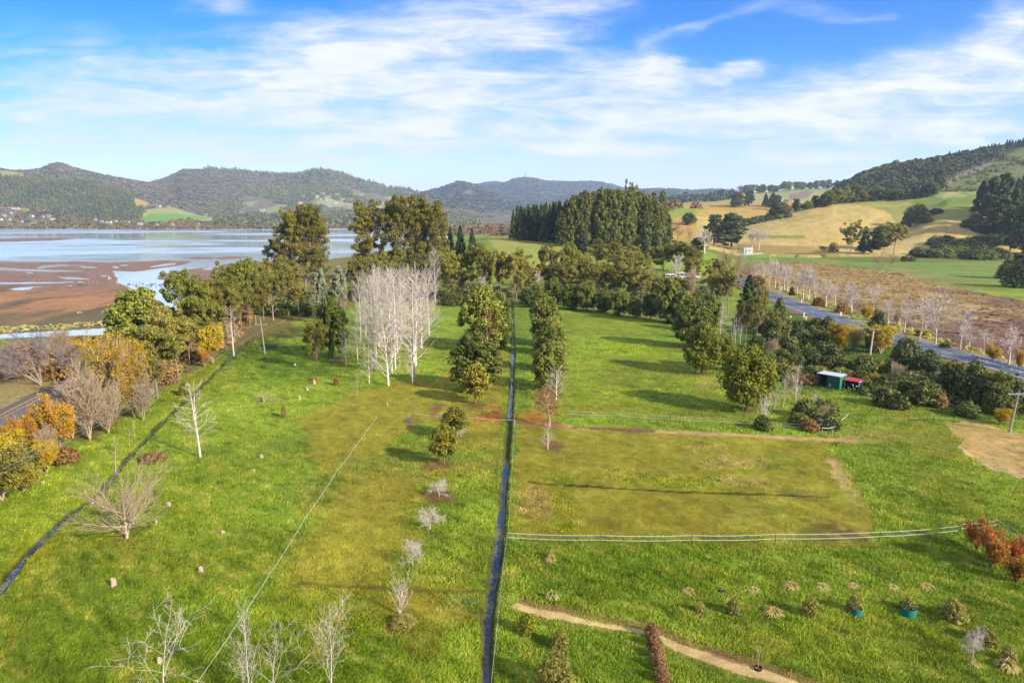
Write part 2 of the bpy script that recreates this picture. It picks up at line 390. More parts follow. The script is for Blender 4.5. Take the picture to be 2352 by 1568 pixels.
    blob(1420, 795, 110, 22, A(150, 170, 30), .9, -6, .9); blob(1345, 830, 50, 60, C_BRIGHT, .7, 0, .9); blob(1480, 870, 110, 20, A(130, 120, 30), .5); blob(1540, 770, 60, 30, C_DEEP, .5)
    blob(1560, 905, 150, 40, C_GREEN, .7, -15, .9); blob(1640, 880, 50, 20, A(165, 150, 75), .5, 0, .8); blob(1430, 905, 60, 16, C_YEL, .7, -15, .9)
    blob(1200, 800, 30, 140, A(100, 132, 30), .7)
    blob(1340, 940, 120, 14, A(150, 140, 40), .6)
    # right lower paddock, grazed short and yellowing
    poly([(1190, 972), (1500, 985), (1890, 1012), (1945, 1070), (1985, 1130), (2010, 1190), (2010, 1234), (1164, 1234), (1172, 1130), (1195, 1030)], A(152, 138, 36), .92, .27, j=.7)
    blob(1290, 1180, 50, 55, C_YEL, .6, 0, .95); blob(1225, 1155, 38, 38, A(190, 160, 90), .75, 0, .9); blob(1180, 1150, 18, 90, C_GREEN, .7, 0, .9); blob(1195, 1215, 28, 20, A(150, 150, 50), .6, 0, .9)
    blob(1290, 1098, 26, 12, C_YEL, .8, 0, .9); blob(1500, 1180, 260, 34, A(150, 132, 30), .5, 0, .2)
    blob(1570, 1105, 160, 17, C_YEL, .8, -3, .95); blob(1430, 1085, 80, 14, A(165, 155, 60), .6, 0, .8); blob(1680, 1060, 80, 12, C_STRAW, .65, -3, .8); blob(1700, 1105, 60, 12, C_STRAW, .5, 0, .8)
    blob(1600, 1025, 70, 18, A(170, 160, 70), .5, 0, .8); blob(1910, 1220, 90, 22, A(112, 84, 38), .8, 0, .15); blob(1860, 1135, 80, 12, A(110, 84, 45), .6); blob(1780, 1060, 60, 20, A(135, 140, 30), .5)
    blob(1950, 1110, 75, 14, C_STRAW, .9, -52, .5); blob(1920, 1080, 34, 9, A(200, 170, 115), .8, -50, .3)
    # far right pasture
    blob(2080, 1120, 130, 90, C_GREEN, .85, -30, 1); blob(2230, 1230, 160, 80, C_DEEP, .55, -30, 1); blob(2120, 1010, 90, 24, A(140, 135, 45), .6, -15, .3); blob(1990, 1000, 80, 16, A(165, 140, 70), .6, 0, .4)
    blob(2180, 1130, 120, 25, A(140, 140, 40), .5, -25, .5)
    poly([(2165, 972), (2220, 968), (2300, 985), (2352, 1000), (2600, 1040), (2600, 1200), (2352, 1095), (2290, 1085), (2250, 1060), (2200, 1030), (2215, 1010)], A(206, 158, 104), .92, .12, j=.6)
    poly([(2195, 1022), (2260, 1050), (2330, 1080), (2352, 1094), (2350, 1100), (2290, 1080), (2215, 1040)], A(224, 184, 130), .9, .1, j=.4)
    poly([(2300, 1235), (2352, 1262), (2500, 1330), (2500, 1370), (2352, 1290), (2290, 1245)], C_STRAW, .8, .3, j=.5)
    # lower right, long tussocky grass
    poly([(1160, 1245), (1400, 1248), (2000, 1245), (2200, 1232), (2500, 1290), (2500, 1800), (1130, 1800)], A(138, 158, 48), .7, 1.0, j=.6)
    blob(1750, 1250, 480, 14, A(130, 122, 26), .7, 0, .3)
    blob(1500, 1310, 260, 60, A(112, 142, 26), .6, 0, 1); blob(2100, 1290, 200, 50, C_DEEP, .5, 0, 1); blob(2250, 1400, 160, 90, C_DEEP, .5, -20, 1); blob(1350, 1500, 200, 60, C_DEEP, .5, 0, 1)
    blob(1950, 1480, 300, 60, C_YEL, .4, 0, 1); blob(1300, 1320, 90, 40, C_DEEP, .35, 0, 1); blob(1450, 1540, 60, 60, C_DEEP, .6, 0, .6)
    short = np.clip(1 - rough * 1.6, 0, 1) * (y < 200); mo = fbm(x / .9, y / 1.5, 4, 151); mo2 = fbm(x / 4, y / 6, 3, 152)
    blend(short * sstep(mo + .5 * mo2, .06, .22) * .55, A(196, 176, 78)); blend(short * sstep(-mo - .5 * mo2, .06, .22) * .6, A(112, 122, 30)); blend(short * sstep(mo2, .1, .22) * .4, A(130, 150, 38))
    # streaks of paler and darker grass lying with the wind
    stk = fbm((x + y) / 1.1, (x - y) / 3.2, 3, 140)
    nearm = (1 - sstep(y, 150, 320)) * np.clip(rough * 1.2, 0.15, 1)
    blend(sstep(stk, 0.05, 0.3) * 0.55 * nearm, A(190, 182, 76)); blend(sstep(-stk, 0.08, 0.3) * 0.6 * nearm, A(74, 98, 22))
    # autumn leaves and worn earth
    for (cx, cy, rx, ry) in ((1000, 1140, 30, 12), (1013, 1070, 42, 9), (1092, 930, 34, 9), (1272, 1022, 34, 11), (1256, 915, 26, 30), (1272, 942, 20, 14), (1727, 946, 28, 8), (1540, 742, 24, 5), (1424, 724, 14, 4), (1496, 734, 16, 4), (1608, 857, 34, 5), (780, 825, 30, 7), (1000, 942, 20, 20), (900, 1440, 30, 14), (729, 849, 12, 4), (1130, 810, 20, 8), (292, 1238, 18, 6)):
        blob(cx, cy, rx, ry, A(140, 100, 62), .8, 0, .4)
    blob(1140, 958, 55, 10, A(190, 112, 40), .85, 0, .2); blob(1135, 940, 10, 26, A(170, 105, 60), .6, 0, .2); blob(1225, 958, 40, 16, A(178, 112, 42), .8, 0, .2)
    nr = y < 330
    if nr.any():
        xs, ys = x[nr], y[nr]
        def line(pl, w, c, st, r=None, wf=0.5):
            d = pdist(xs, ys, pl) + wf * w * 2 * med[nr]
            m = np.zeros(n); m[nr] = (1 - sstep(d, w * 0.6, w * 1.15)) * st
            blend(m, c, r)
        line(PATH_W, 0.85, C_DIRT, .95, .05)
        line(GP([(1320, 980), (1380, 983), (1440, 986), (1490, 988)]), 1.0, C_MUDPATH, .9, .0, .8)
        line(GP([(1180, 968), (1240, 972), (1290, 978)]), 1.0, A(165, 100, 60), .7, .0, .8)
        line(MULCH, 1.35, C_GREEN * .8 + C_STRAW * .2, .6, .3); line(MULCH[1:], 0.55, A(222, 182, 124), .92, .02, .95)
        off = MULCH[1:] + np.array([0.25, 0.85]); line(off, 0.4, A(150, 110, 72), .75, .3, .9)
        line(DITCH_C, 1.5, A(120, 140, 40), .5, .9); line(DITCH_C, 0.6, A(84, 78, 36), .85, .1)
        line(DITCH_L, 0.5, A(60, 54, 28), .85, .1)
        line(FURROW, 0.3, A(48, 42, 16), .9, .1); line(FURROW2, 0.35, A(84, 70, 24), .7, .1)
    # under the left tree line: leaf litter
    poly([(-900, 1120), (0, 1165), (100, 1090), (200, 1020), (300, 950), (420, 860), (530, 800), (700, 735), (830, 700), (1020, 690), (1172, 696), (1172, 670), (900, 560), (600, 600), (400, 735), (0, 778), (-900, 800)], A(138, 116, 64), .8, .5, dr=(90, 640), j=1.2)
    poly([(-900, 780), (0, 810), (150, 800), (230, 850), (120, 880), (0, 940), (-900, 1100)], A(176, 152, 98), .85, .3, dr=(60, 250))
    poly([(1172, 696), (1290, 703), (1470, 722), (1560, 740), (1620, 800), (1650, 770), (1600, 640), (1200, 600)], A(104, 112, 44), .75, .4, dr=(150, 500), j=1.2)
    poly([(1200, 650), (1400, 655), (1640, 655), (1640, 700), (1200, 690)], A(120, 150, 45), .6, .3, dr=(220, 400))
    # road side scrub ground
    poly([(1640, 780), (1760, 700), (1990, 740), (2352, 905), (2500, 960), (2352, 985), (2200, 960), (1930, 900), (1800, 900), (1760, 820)], A(84, 108, 34), .8, .8, dr=(100, 330))
    # wet flats beyond the road
    sc = (y > 100) & (x > 96)
    m_scr = inpoly(PX, PY + jy * .5, [(1700, 640), (1740, 597), (1850, 600), (2060, 622), (2150, 652), (2352, 690), (3400, 800), (3400, 1400), (2352, 850), (1764, 655)]) & sc & (y < 900)
    n1 = fbm(x / 9, y / 16, 4, 210); n2 = fbm(x / 2.2, y / 4.5, 4, 211)
    t_or = sstep(740 - qy + 220 * n1, -10, 60)
    c_pur = A(134, 104, 84); c_org = A(176, 146, 88)
    cc = c_pur[None] * (1 - t_or[:, None]) + c_org[None] * t_or[:, None]
    cc = cc * (1 + .8 * n2[:, None]) * (1 + .5 * n1[:, None])
    cc = np.clip(cc, 0.005, 1)
    col = np.where(m_scr[:, None], cc, col); rough = np.where(m_scr, 1.0, rough)
    blend(((inpoly(qx, qy, [(2040, 712), (2200, 700), (2300, 706), (2352, 712), (2352, 718), (2200, 716), (2100, 722)])) & sc) * .7, A(190, 165, 100))
    # ---- middle distance meadow and hills
    far = y > 480
    right = far & (x > 100) & (y < 1500)
    blend(((PX > 1450) & far & (y < 3300)).astype(float), A(120, 130, 46))
    gold = A(222, 186, 106); gg = A(122, 146, 52)
    onG = (y > 540) & (y < 860) & (PX > 1600)
    t = sstep(qy + 60 * fbm(x / 45, y / 45, 3, 301), 458, 482)
    blend(onG.astype(float), gg); blend(onG * t * .95, gold)
    fine = fbm(x / 2.5, y / 5, 4, 302)
    gmo = fbm(x / 22, y / 40, 4, 303); blend(onG * sstep(gmo, .02, .2) * .5, A(180, 160, 84)); blend(onG * sstep(-gmo, .08, .22) * .4, A(228, 204, 140)); blend(onG * sstep(fine, 0.0, 0.25) * .4, A(214, 190, 125)); blend(onG * sstep(-fine, 0.02, 0.25) * .35, A(150, 135, 60))
    blend(onG * (1 - sstep(np.abs(qy - (544 - (PX - 1764) * .0)), 2, 5)) * inpoly(PX, PY, [(1720, 500), (1850, 500), (1850, 560), (1720, 560)]) * .7, A(100, 140, 50))
    blend(onG * inpoly(qx, qy, [(1990, 470), (2060, 478), (2130, 458), (2240, 450), (2240, 500), (2120, 512), (2060, 520), (2045, 490)]) * .6, gg)
    poly([(1700, 583), (1764, 584), (1864, 592), (2000, 606), (2060, 604), (2300, 600), (2600, 620), (2600, 720), (2352, 672), (2150, 652), (2060, 624), (1860, 606), (1764, 606), (1700, 612)], A(128, 150, 62), .9, .5, dr=(330, 900), j=.3); mdw = inpoly(PX, PY, [(1700, 583), (2060, 604), (2600, 600), (2600, 720), (2060, 630), (1764, 612)]) & (y > 330) & (y < 900); blend(mdw * sstep(fbm(x / 14, y / 30, 4, 311), .0, .2) * .7, A(170, 152, 84)); blend(mdw * sstep(fbm(x / 5, y / 12, 3, 312), .08, .25) * .5, A(96, 112, 44))
    poly([(2060, 624), (2150, 630), (2352, 670), (2352, 690), (2150, 655)], A(150, 140, 70), .6, .5, dr=(300, 900), j=.3)
    poly([(1690, 560), (1864, 566), (1950, 590), (1860, 590), (1764, 583), (1700, 583)], A(170, 140, 76), .8, .5, dr=(500, 900), j=.3)
    # golden fields further off
    mf = (PX > 1430) & (PX < 1990) & (y > 600) & (y < 1450) & ~onG
    blend(mf * .9, A(206, 166, 78)); blend(mf * inpoly(qx, qy, [(1530, 478), (1620, 480), (1560, 500), (1540, 500)]) * .8, A(140, 165, 60))
    mf2 = (PX > 1430) & (PX < 2100) & (y >= 1450) & (y < 2600)
    blend(mf2 * 1.0, A(178, 168, 96)); blend(mf2 * inpoly(qx, qy, [(1764, 440), (1960, 424), (1960, 446), (1880, 440), (1764, 446)]) * .8, A(150, 170, 84)); blend(mf2 * inpoly(qx, qy, [(1810, 447), (1850, 438), (1870, 440), (1850, 456), (1815, 460)]) * .9, A(150, 120, 100))
    # hill with clear-felled slope
    onF = (y > 860) & (y < 1900) & (PX > 1850)
    blend(onF.astype(float), A(74, 84, 44))
    blend(onF * inpoly(qx, qy, [(2150, 425), (2240, 380), (2352, 340), (2700, 330), (2700, 470), (2352, 440), (2200, 445), (2140, 440)]).astype(float), A(112, 126, 66))
    nf = fbm(x / 12, y / 16, 4, 320)
    blend(onF * sstep(nf, .02, .2) * .6, A(140, 132, 86)); blend(onF * sstep(-nf, .04, .2) * .6, A(62, 84, 44))
    blend(onF * inpoly(qx, qy, [(2170, 415), (2220, 392), (2280, 370), (2285, 378), (2230, 400), (2180, 425)]) * .8, A(158, 140, 128))
    # knoll paddock
    kn = (y > 330) & (y < 620) & (PX > 1080) & (PX < 1320)
    blend(kn * inpoly(qx, qy, [(1120, 546), (1290, 543), (1290, 600), (1250, 640), (1140, 640), (1150, 590)]) * .95, A(176, 166, 84), .2)
    blend(kn * inpoly(qx, qy, [(1150, 566), (1280, 562), (1280, 600), (1180, 600)]) * .5, A(140, 160, 70), .2)
    # land across the harbour
    hf = (y > 2100) & (PX < 1500)
    blend(hf.astype(float), A(120, 112, 92))
    nn = fbm(x / 150, y / 300, 4, 401)
    blend(hf * sstep(nn, .0, .25) * .5, A(140, 128, 96)); blend(hf * sstep(-nn, .05, .2) * .5, A(96, 100, 76))
    shore = hf & (z < 26)
    blend(shore * .9, A(112, 98, 52)); blend(shore * sstep(fbm(x / 60, y / 90, 3, 402), .08, .2) * .8, A(160, 156, 72)); blend((hf & (z < 1.6)) * .9, A(214, 188, 150))
    d3 = (2200, 3600)
    poly([(-600, 376), (0, 390), (55, 398), (60, 404), (175, 414), (195, 420), (140, 416), (50, 412), (0, 410), (-600, 396)], A(176, 168, 88), .9, dr=(2400, 3600), j=.2)
    poly([(100, 403), (180, 410), (230, 424), (290, 443), (250, 438), (170, 420)], A(182, 150, 96), .8, dr=(2400, 4300), j=.2)
    poly([(306, 454), (325, 458), (344, 468), (340, 474), (306, 474)], A(196, 166, 78), 1, dr=(2100, 3600), j=.1)
    poly([(335, 480), (400, 477), (460, 495), (500, 503), (480, 508), (330, 506), (322, 500)], A(176, 168, 92), 1, dr=(2100, 3600), j=.1)
    poly([(322, 502), (340, 491), (400, 490), (470, 498), (478, 504), (400, 503), (380, 511), (330, 512)], A(124, 166, 52), 1, dr=(2100, 3600), j=.1)
    poly([(15, 514), (90, 512), (90, 519), (15, 520)], A(140, 160, 60), .9, dr=(2000, 3600), j=.2)
    poly([(30, 478), (70, 480), (70, 487), (40, 486)], A(168, 160, 66), .9, dr=(2000, 3600), j=.1)
    dA = (2500, 5600)
    for P in ([(588, 484), (650, 468), (700, 462), (672, 478), (630, 488), (600, 492)], [(765, 470), (830, 458), (835, 490), (800, 488), (778, 478)], [(640, 452), (760, 448), (830, 458), (700, 462)], [(600, 440), (640, 432), (720, 438), (700, 450), (620, 452)], [(545, 468), (580, 462), (585, 472), (550, 480)]):
        poly(P, A(164, 158, 104), .8, dr=dA, j=.5)
    poly([(588, 486), (640, 473), (682, 466), (650, 482), (610, 490)], A(142, 164, 80), .9, dr=dA, j=.2)
    cell = fbm(x / 130, y / 220, 2, 431)
    blend(inpoly(PX, PY, [(545, 500), (560, 440), (640, 425), (800, 432), (900, 445), (960, 462), (960, 500)]) * (y > 2550) * (y < 5200) * sstep(cell, 0.0, .03) * .85, A(178, 172, 112))
    dC = (3000, 9000)
    poly([(1010, 475), (1045, 478), (1045, 484), (1012, 486)], A(164, 158, 100), .9, dr=dC, j=.2); poly([(1065, 478), (1100, 480), (1095, 486), (1070, 485)], A(164, 158, 100), .8, dr=dC, j=.2)
    poly([(1020, 505), (1050, 502), (1048, 512), (1022, 512)], A(176, 158, 90), .9, dr=(2100, 9000), j=.2)
    poly([(1110, 437), (1130, 440), (1155, 452), (1140, 451)], A(176, 160, 140), .7, dr=dC, j=.2)
    poly([(1024, 456), (1046, 452), (1062, 445), (1063, 447), (1047, 454), (1026, 458)], A(200, 180, 160), .8, dr=dC, j=.1)
    blend(((y > 4500) & (PX > 1085) & (PX < 1750)) * .8, A(66, 74, 72))
    # tidal flats and salt marsh
    hb = (z < -0.3) & (x < 0) & (y > 100) & inpoly(x, y, HARB)
    nm = fbm(x / 26, y / 60, 4, 501); nm2 = fbm(x / 6, y / 22, 4, 502)
    cm = np.empty((n, 3)); cm[:] = A(158, 118, 84)
    tm = sstep(PY + 50 * nm, 655, 680)
    cm = cm * (1 - tm[:, None]) + A(188, 130, 68)[None] * tm[:, None]
    ma = (sstep(nm + .6 * nm2, .02, .16) * tm)[:, None]; cm = cm * (1 - ma * .85) + A(112, 88, 46)[None] * ma * .85
    mb = (sstep(PY + 60 * nm2, 700, 735))[:, None]; cm = cm * (1 - mb * .75) + A(116, 102, 46)[None] * mb * .75
    wet = sstep(-z, 0.88, 0.98)[:, None]; cm = cm * (1 - .5 * wet) + A(140, 116, 106)[None] * .5 * wet
    col = np.where((hb & (y < 2250))[:, None], cm, col)
    rough = np.where(hb, 0.1, rough)
    edge = (x < 0) & (z > -0.6) & (y > 130) & (y < 700) & (PX < 420) & (PY < 786) & (PY > 736)
    col = col * (1 + (0.45 * fin + 0.45 * med + .25 * big)[:, None] * (y < 400)[:, None])
    return np.clip(col, 0.002, 1), rough

# ------------------------------------------------------------------ mesh building
def mesh_np(name, V, Fq, mat=None, smooth=False, col=None, mats=None, mi=None):
    me = bpy.data.meshes.new(name)
    V = np.asarray(V, np.float32); Fq = np.asarray(Fq, np.int32)
    k = Fq.shape[1]
    me.vertices.add(len(V)); me.vertices.foreach_set('co', V.ravel())
    me.loops.add(Fq.size); me.loops.foreach_set('vertex_index', Fq.ravel())
    me.polygons.add(len(Fq)); me.polygons.foreach_set('loop_start', np.arange(0, Fq.size, k, dtype=np.int32))
    me.polygons.foreach_set('loop_total', np.full(len(Fq), k, np.int32)) if hasattr(me.polygons[0], 'loop_total') and False else None
    if smooth: me.polygons.foreach_set('use_smooth', np.ones(len(Fq), bool))
    if col is not None:
        ca = me.color_attributes.new('Col', 'FLOAT_COLOR', 'POINT')
        c4 = np.ones((len(V), 4), np.float32); c4[:, :3] = col; ca.data.foreach_set('color', c4.ravel())
    if mats:
        for m in mats: me.materials.append(m)
        if mi is not None: me.polygons.foreach_set('material_index', np.asarray(mi, np.int32))
    elif mat: me.materials.append(mat)
    me.update(calc_edges=True)
    return me
def link(name, me, parent=None, loc=None):
    o = bpy.data.objects.new(name, me); COL.objects.link(o)
    if parent: o.parent = parent
    if loc is not None: o.location = loc
    return o
def tag(o, label=None, cat=None, group=None, kind=None):
    if label: o['label'] = label
    if cat: o['category'] = cat
    if group: o['group'] = group
    if kind: o['kind'] = kind
    return o
def empty(name, loc, rz=0, scale=None):
    o = bpy.data.objects.new(name, None); COL.objects.link(o)
    o.location = loc; o.rotation_euler = (0, 0, rz); o.empty_display_size = 0.5
    if scale is not None: o.scale = scale
    return o

# ------------------------------------------------------------------ materials
def new_mat(name):
    m = bpy.data.materials.new(name); m.use_nodes = True; m.node_tree.nodes.clear()
    return m, NB(m.node_tree)
def finish(b, bsdf):
    out = b.n('ShaderNodeOutputMaterial'); b.l(bsdf, out.inputs[0])
def mat_ground():
    m, b = new_mat('ground_cover')
    at = b.n('ShaderNodeAttribute', attribute_name='Col')
    tc = b.n('ShaderNodeTexCoord'); P = tc.outputs['Object']
    n1 = b.noise(P, 0.9, 6, 0.7); n2 = b.noise(P, 7.0, 4, 0.6); n3 = b.noise(P, 0.06, 5, 0.6)
    f = b.m('ADD', b.m('MULTIPLY', b.m('SUBTRACT', n1, .5), 1.1), b.m('MULTIPLY', b.m('SUBTRACT', n2, .5), 1.0))
    f = b.m('ADD', b.m('ADD', f, b.m('MULTIPLY', b.m('SUBTRACT', n3, .5), .5)), 1.0)
    cc = b.n('ShaderNodeCombineColor'); b.l(f, cc.inputs[0]); b.l(f, cc.inputs[1]); b.l(b.m('MULTIPLY', f, 0.95), cc.inputs[2])
    c = b.mix(1.0, at.outputs['Color'], cc.outputs[0], 'MULTIPLY')
    bs = b.n('ShaderNodeBsdfPrincipled'); b.l(c, bs.inputs['Base Color'])
    bs.inputs['Roughness'].default_value = 0.95; bs.inputs['Specular IOR Level'].default_value = 0.12
    bp = b.n('ShaderNodeBump'); bp.inputs['Strength'].default_value = 0.55; bp.inputs['Distance'].default_value = 0.16
    b.l(b.m('ADD', b.m('MULTIPLY', n1, 1.0), b.m('MULTIPLY', n2, .5)), bp.inputs['Height']); b.l(bp.outputs[0], bs.inputs['Normal'])
    finish(b, bs.outputs[0]); return m
def mat_mud():
    m, b = new_mat('tidal_mud')
    at = b.n('ShaderNodeAttribute', attribute_name='Col')
    tc = b.n('ShaderNodeTexCoord'); P = tc.outputs['Object']
    mp = b.n('ShaderNodeMapping'); b.l(P, mp.inputs[0]); mp.inputs['Scale'].default_value = (1, .35, 1)
    n1 = b.noise(mp.outputs[0], 0.25, 7, 0.65)
    f = b.m('ADD', b.m('MULTIPLY', b.m('SUBTRACT', n1, .5), 1.0), 1.0)
    cc = b.n('ShaderNodeCombineColor'); [b.l(f, cc.inputs[i]) for i in range(3)]
    c = b.mix(1.0, at.outputs['Color'], cc.outputs[0], 'MULTIPLY')
    bs = b.n('ShaderNodeBsdfPrincipled'); b.l(c, bs.inputs['Base Color'])
    bs.inputs['Roughness'].default_value = 0.7; bs.inputs['Specular IOR Level'].default_value = 0.2
    finish(b, bs.outputs[0]); return m
def mat_water(name='harbour_water', scale=.02, base=(0.34, 0.42, 0.47), bump=0.05, rough=0.14):
    m, b = new_mat(name)
    tc = b.n('ShaderNodeTexCoord'); P = tc.outputs['Object']
    bs = b.n('ShaderNodeBsdfPrincipled'); bs.inputs['Base Color'].default_value = (*base, 1)
    bs.inputs['Roughness'].default_value = rough; bs.inputs['IOR'].default_value = 1.33; bs.inputs['Specular IOR Level'].default_value = 0.5
    mp = b.n('ShaderNodeMapping'); b.l(P, mp.inputs[0]); mp.inputs['Scale'].default_value = (1, 1.6, 1)
    n1 = b.noise(mp.outputs[0], scale * 40, 3, 0.6)
    bp = b.n('ShaderNodeBump'); bp.inputs['Strength'].default_value = bump; bp.inputs['Distance'].default_value = 0.3
    b.l(n1, bp.inputs['Height']); b.l(bp.outputs[0], bs.inputs['Normal'])
    r2 = b.noise(mp.outputs[0], scale * .12, 4, .6)
    b.l(b.m('MULTIPLY', b.ss(r2, .42, .62), rough * 2.0), bs.inputs['Roughness'])
    finish(b, bs.outputs[0]); return m
def mat_ditchwater():
    m, b = new_mat('ditch_water')
    tc = b.n('ShaderNodeTexCoord'); P = tc.outputs['Object']
    wat = b.n('ShaderNodeBsdfPrincipled'); wat.inputs['Base Color'].default_value = (0.02, 0.03, 0.05, 1)
    wat.inputs['Roughness'].default_value = 0.04; wat.inputs['IOR'].default_value = 1.55
    alg = b.n('ShaderNodeBsdfPrincipled'); alg.inputs['Roughness'].default_value = 0.8
    n2 = b.noise(P, 9, 3, .6); b.l(b.ramp(n2, [(.3, A(90, 86, 44)), (.7, A(150, 148, 108))]), alg.inputs['Base Color'])
    n1 = b.noise(P, 3.0, 7, 0.75); nb = b.noise(P, .25, 3, .5)
    f = b.ss(b.m('ADD', n1, b.m('MULTIPLY', b.m('SUBTRACT', nb, .5), .8)), .47, .55)
    mx = b.n('ShaderNodeMixShader'); b.l(f, mx.inputs[0]); b.l(wat.outputs[0], mx.inputs[1]); b.l(alg.outputs[0], mx.inputs[2])
    finish(b, mx.outputs[0]); return m
def mat_plain(name, c, rough=0.7, var=0.25, scale=3.0, metal=0.0, spec=0.3, bump=0.0):
    m, b = new_mat(name)
    tc = b.n('ShaderNodeTexCoord')
    n1 = b.noise(tc.outputs['Object'], scale, 5, 0.65)
    c = np.asarray(c, float)
    col = b.ramp(n1, [(.25, np.clip(c * (1 - var), 0, 1)), (.75, np.clip(c * (1 + var), 0, 1))])
    bs = b.n('ShaderNodeBsdfPrincipled'); b.l(col, bs.inputs['Base Color'])
    bs.inputs['Roughness'].default_value = rough; bs.inputs['Metallic'].default_value = metal; bs.inputs['Specular IOR Level'].default_value = spec
    if bump:
        bp = b.n('ShaderNodeBump'); bp.inputs['Strength'].default_value = bump; bp.inputs['Distance'].default_value = .05
        b.l(n1, bp.inputs['Height']); b.l(bp.outputs[0], bs.inputs['Normal'])
    finish(b, bs.outputs[0]); return m
def mat_leaf(name, cols, trans=0.25, nscale=0.5, rough=0.65):
    """cols: dark -> light tones picked leaf by leaf, with drifts of tone through the crown"""
    m, b = new_mat(name)
    geo = b.n('ShaderNodeNewGeometry'); oi = b.n('ShaderNodeObjectInfo')
    tc = b.n('ShaderNodeTexCoord'); nz = b.noise(tc.outputs['Object'], nscale, 3, .6)
    f = b.m('ADD', b.m('MULTIPLY', geo.outputs['Random Per Island'], .45), b.m('MULTIPLY', nz, .75))
    f = b.m('ADD', f, b.m('MULTIPLY', b.m('SUBTRACT', oi.outputs['Random'], .5), .35))
    st = [(0.15 + 0.75 * i / (len(cols) - 1), c) for i, c in enumerate(cols)]
    c = b.ramp(f, st)
    bs = b.n('ShaderNodeBsdfPrincipled'); b.l(c, bs.inputs['Base Color']); bs.inputs['Roughness'].default_value = rough
    bs.inputs['Specular IOR Level'].default_value = 0.25
    tr = b.n('ShaderNodeBsdfTranslucent'); b.l(b.mix(.35, c, (.5, .6, .05), 'MIX'), tr.inputs[0]); b.l(c, tr.inputs[0])
    mx = b.n('ShaderNodeMixShader'); mx.inputs[0].default_value = trans; b.l(bs.outputs[0], mx.inputs[1]); b.l(tr.outputs[0], mx.inputs[2])
    finish(b, mx.outputs[0]); return m

# ------------------------------------------------------------------ the ground sheet
def build_ground():
    Ds = [34.0]
    while Ds[-1] < 16000:
        D = Ds[-1]
        Ds.append(D + max(0.06, min(D * D / 20490.0, (.006 if D < 2000 else .011) * D)))
    Ds = np.array(Ds); NC = 1150
    sv = np.linspace(-1.2, 1.2, NC)
    SS, DD = np.meshgrid(sv, Ds)
    x = (SS * DD).ravel(); y = DD.ravel()
    z = terrain(x, y)
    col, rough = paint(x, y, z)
    # tufty relief of the grass itself
    nr = (y < 700)
    xs, ys = x[nr], y[nr]; r = rough[nr]
    tuft = np.abs(fbm(xs / 1.5, ys / 1.5, 3, 61)) * 2; t2 = fbm(xs / .45, ys / .45, 2, 62)
    ph = fbm((xs + ys) / 1.2, (xs - ys) / 2.6, 3, 63)
    amp = r * r * (1 - .6 * sstep(ys, 200, 600))
    z[nr] += amp * (0.26 * (ph) + 0.14 * t2 + 0.12 * tuft) + 0.02 * t2
    big = (y > 700)
    z[big] += 1.7 * fbm(x[big] / 11, y[big] / 11, 3, 661) * (z[big] > 2) + 3.0 * fbm(x[big] / 60, y[big] / 60, 2, 662) * (z[big] > 4) * (y[big] > 2300)
    V = np.stack([x, y, z], 1)
    nrw, nc = len(Ds), NC
    idx = np.arange(nrw * nc).reshape(nrw, nc)
    Q = np.stack([idx[:-1, :-1], idx[:-1, 1:], idx[1:, 1:], idx[1:, :-1]], -1).reshape(-1, 4)
    fy = y[Q].mean(1); fx = x[Q].mean(1); fz = z[Q].mean(1)
    hill = fy > 2250
    hill |= (fy > 545) & (fx > 60)
    inh = (fz < -0.25) & (fx < 0) & (fy > 110) & (fy < 2250)
    cm = inpoly(fx, fy, HARB)
    mudm = inh & cm
    gm = mat_ground(); mm = mat_mud()
    for nm, mask, mt in (('ground', ~hill & ~mudm, gm), ('hills', hill, gm), ('mudflat', mudm, mm)):
        q = Q[mask]; used, inv = np.unique(q, return_inverse=True)
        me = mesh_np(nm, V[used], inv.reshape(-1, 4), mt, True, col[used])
        tag(link(nm, me), kind='structure')
    # the rest of the sheet: behind and beside the drone, kept coarse
    ring = []
    E = 30000
    v = [(-1.2 * 34, 34, -0.02), (1.2 * 34, 34, -0.02), (1.2 * 16000, 16000, -0.5), (-1.2 * 16000, 16000, -0.5), (-E, 16000, -.5), (-E, -E, -.5), (E, -E, -.5), (E, 16000, -.5), (-E, 34, -.3), (E, 34, -.3)]
    gr = mesh_np('ground_beyond', v, [(0, 8, 5, 5), (0, 1, 9, 8)][:0] or [(5, 6, 9, 8), (8, 0, 3, 4), (1, 9, 7, 2)], gm, False, np.tile(C_GREEN, (len(v), 1)))
    tag(link('ground', gr), kind='structure')
    return
build_ground()

def strip(points, half, z, name, mat, kind='structure', zoff=None, sub=1.0):
    """flat ribbon following a polyline"""
    P = np.array(points, float); out = []
    for i in range(len(P) - 1):
        n = max(1, int(np.hypot(*(P[i + 1] - P[i])) / sub))
        for k in range(n): out.append(P[i] + (P[i + 1] - P[i]) * k / n)
    out.append(P[-1]); P = np.array(out)
    T = np.gradient(P, axis=0); T /= np.linalg.norm(T, axis=1)[:, None] + 1e-9
    N = np.stack([-T[:, 1], T[:, 0]], 1)
    hv = half if np.ndim(half) else np.full(len(P), half)
    a = P + N * hv[:, None]; b_ = P - N * hv[:, None]
    zz = np.full(len(P), z)
    V = np.concatenate([np.column_stack([a, zz]), np.column_stack([b_, zz])]); n = len(P)
    Q = [(i, i + 1, n + i + 1, n + i) for i in range(n - 1)]
    return mesh_np(name, V, Q, mat)

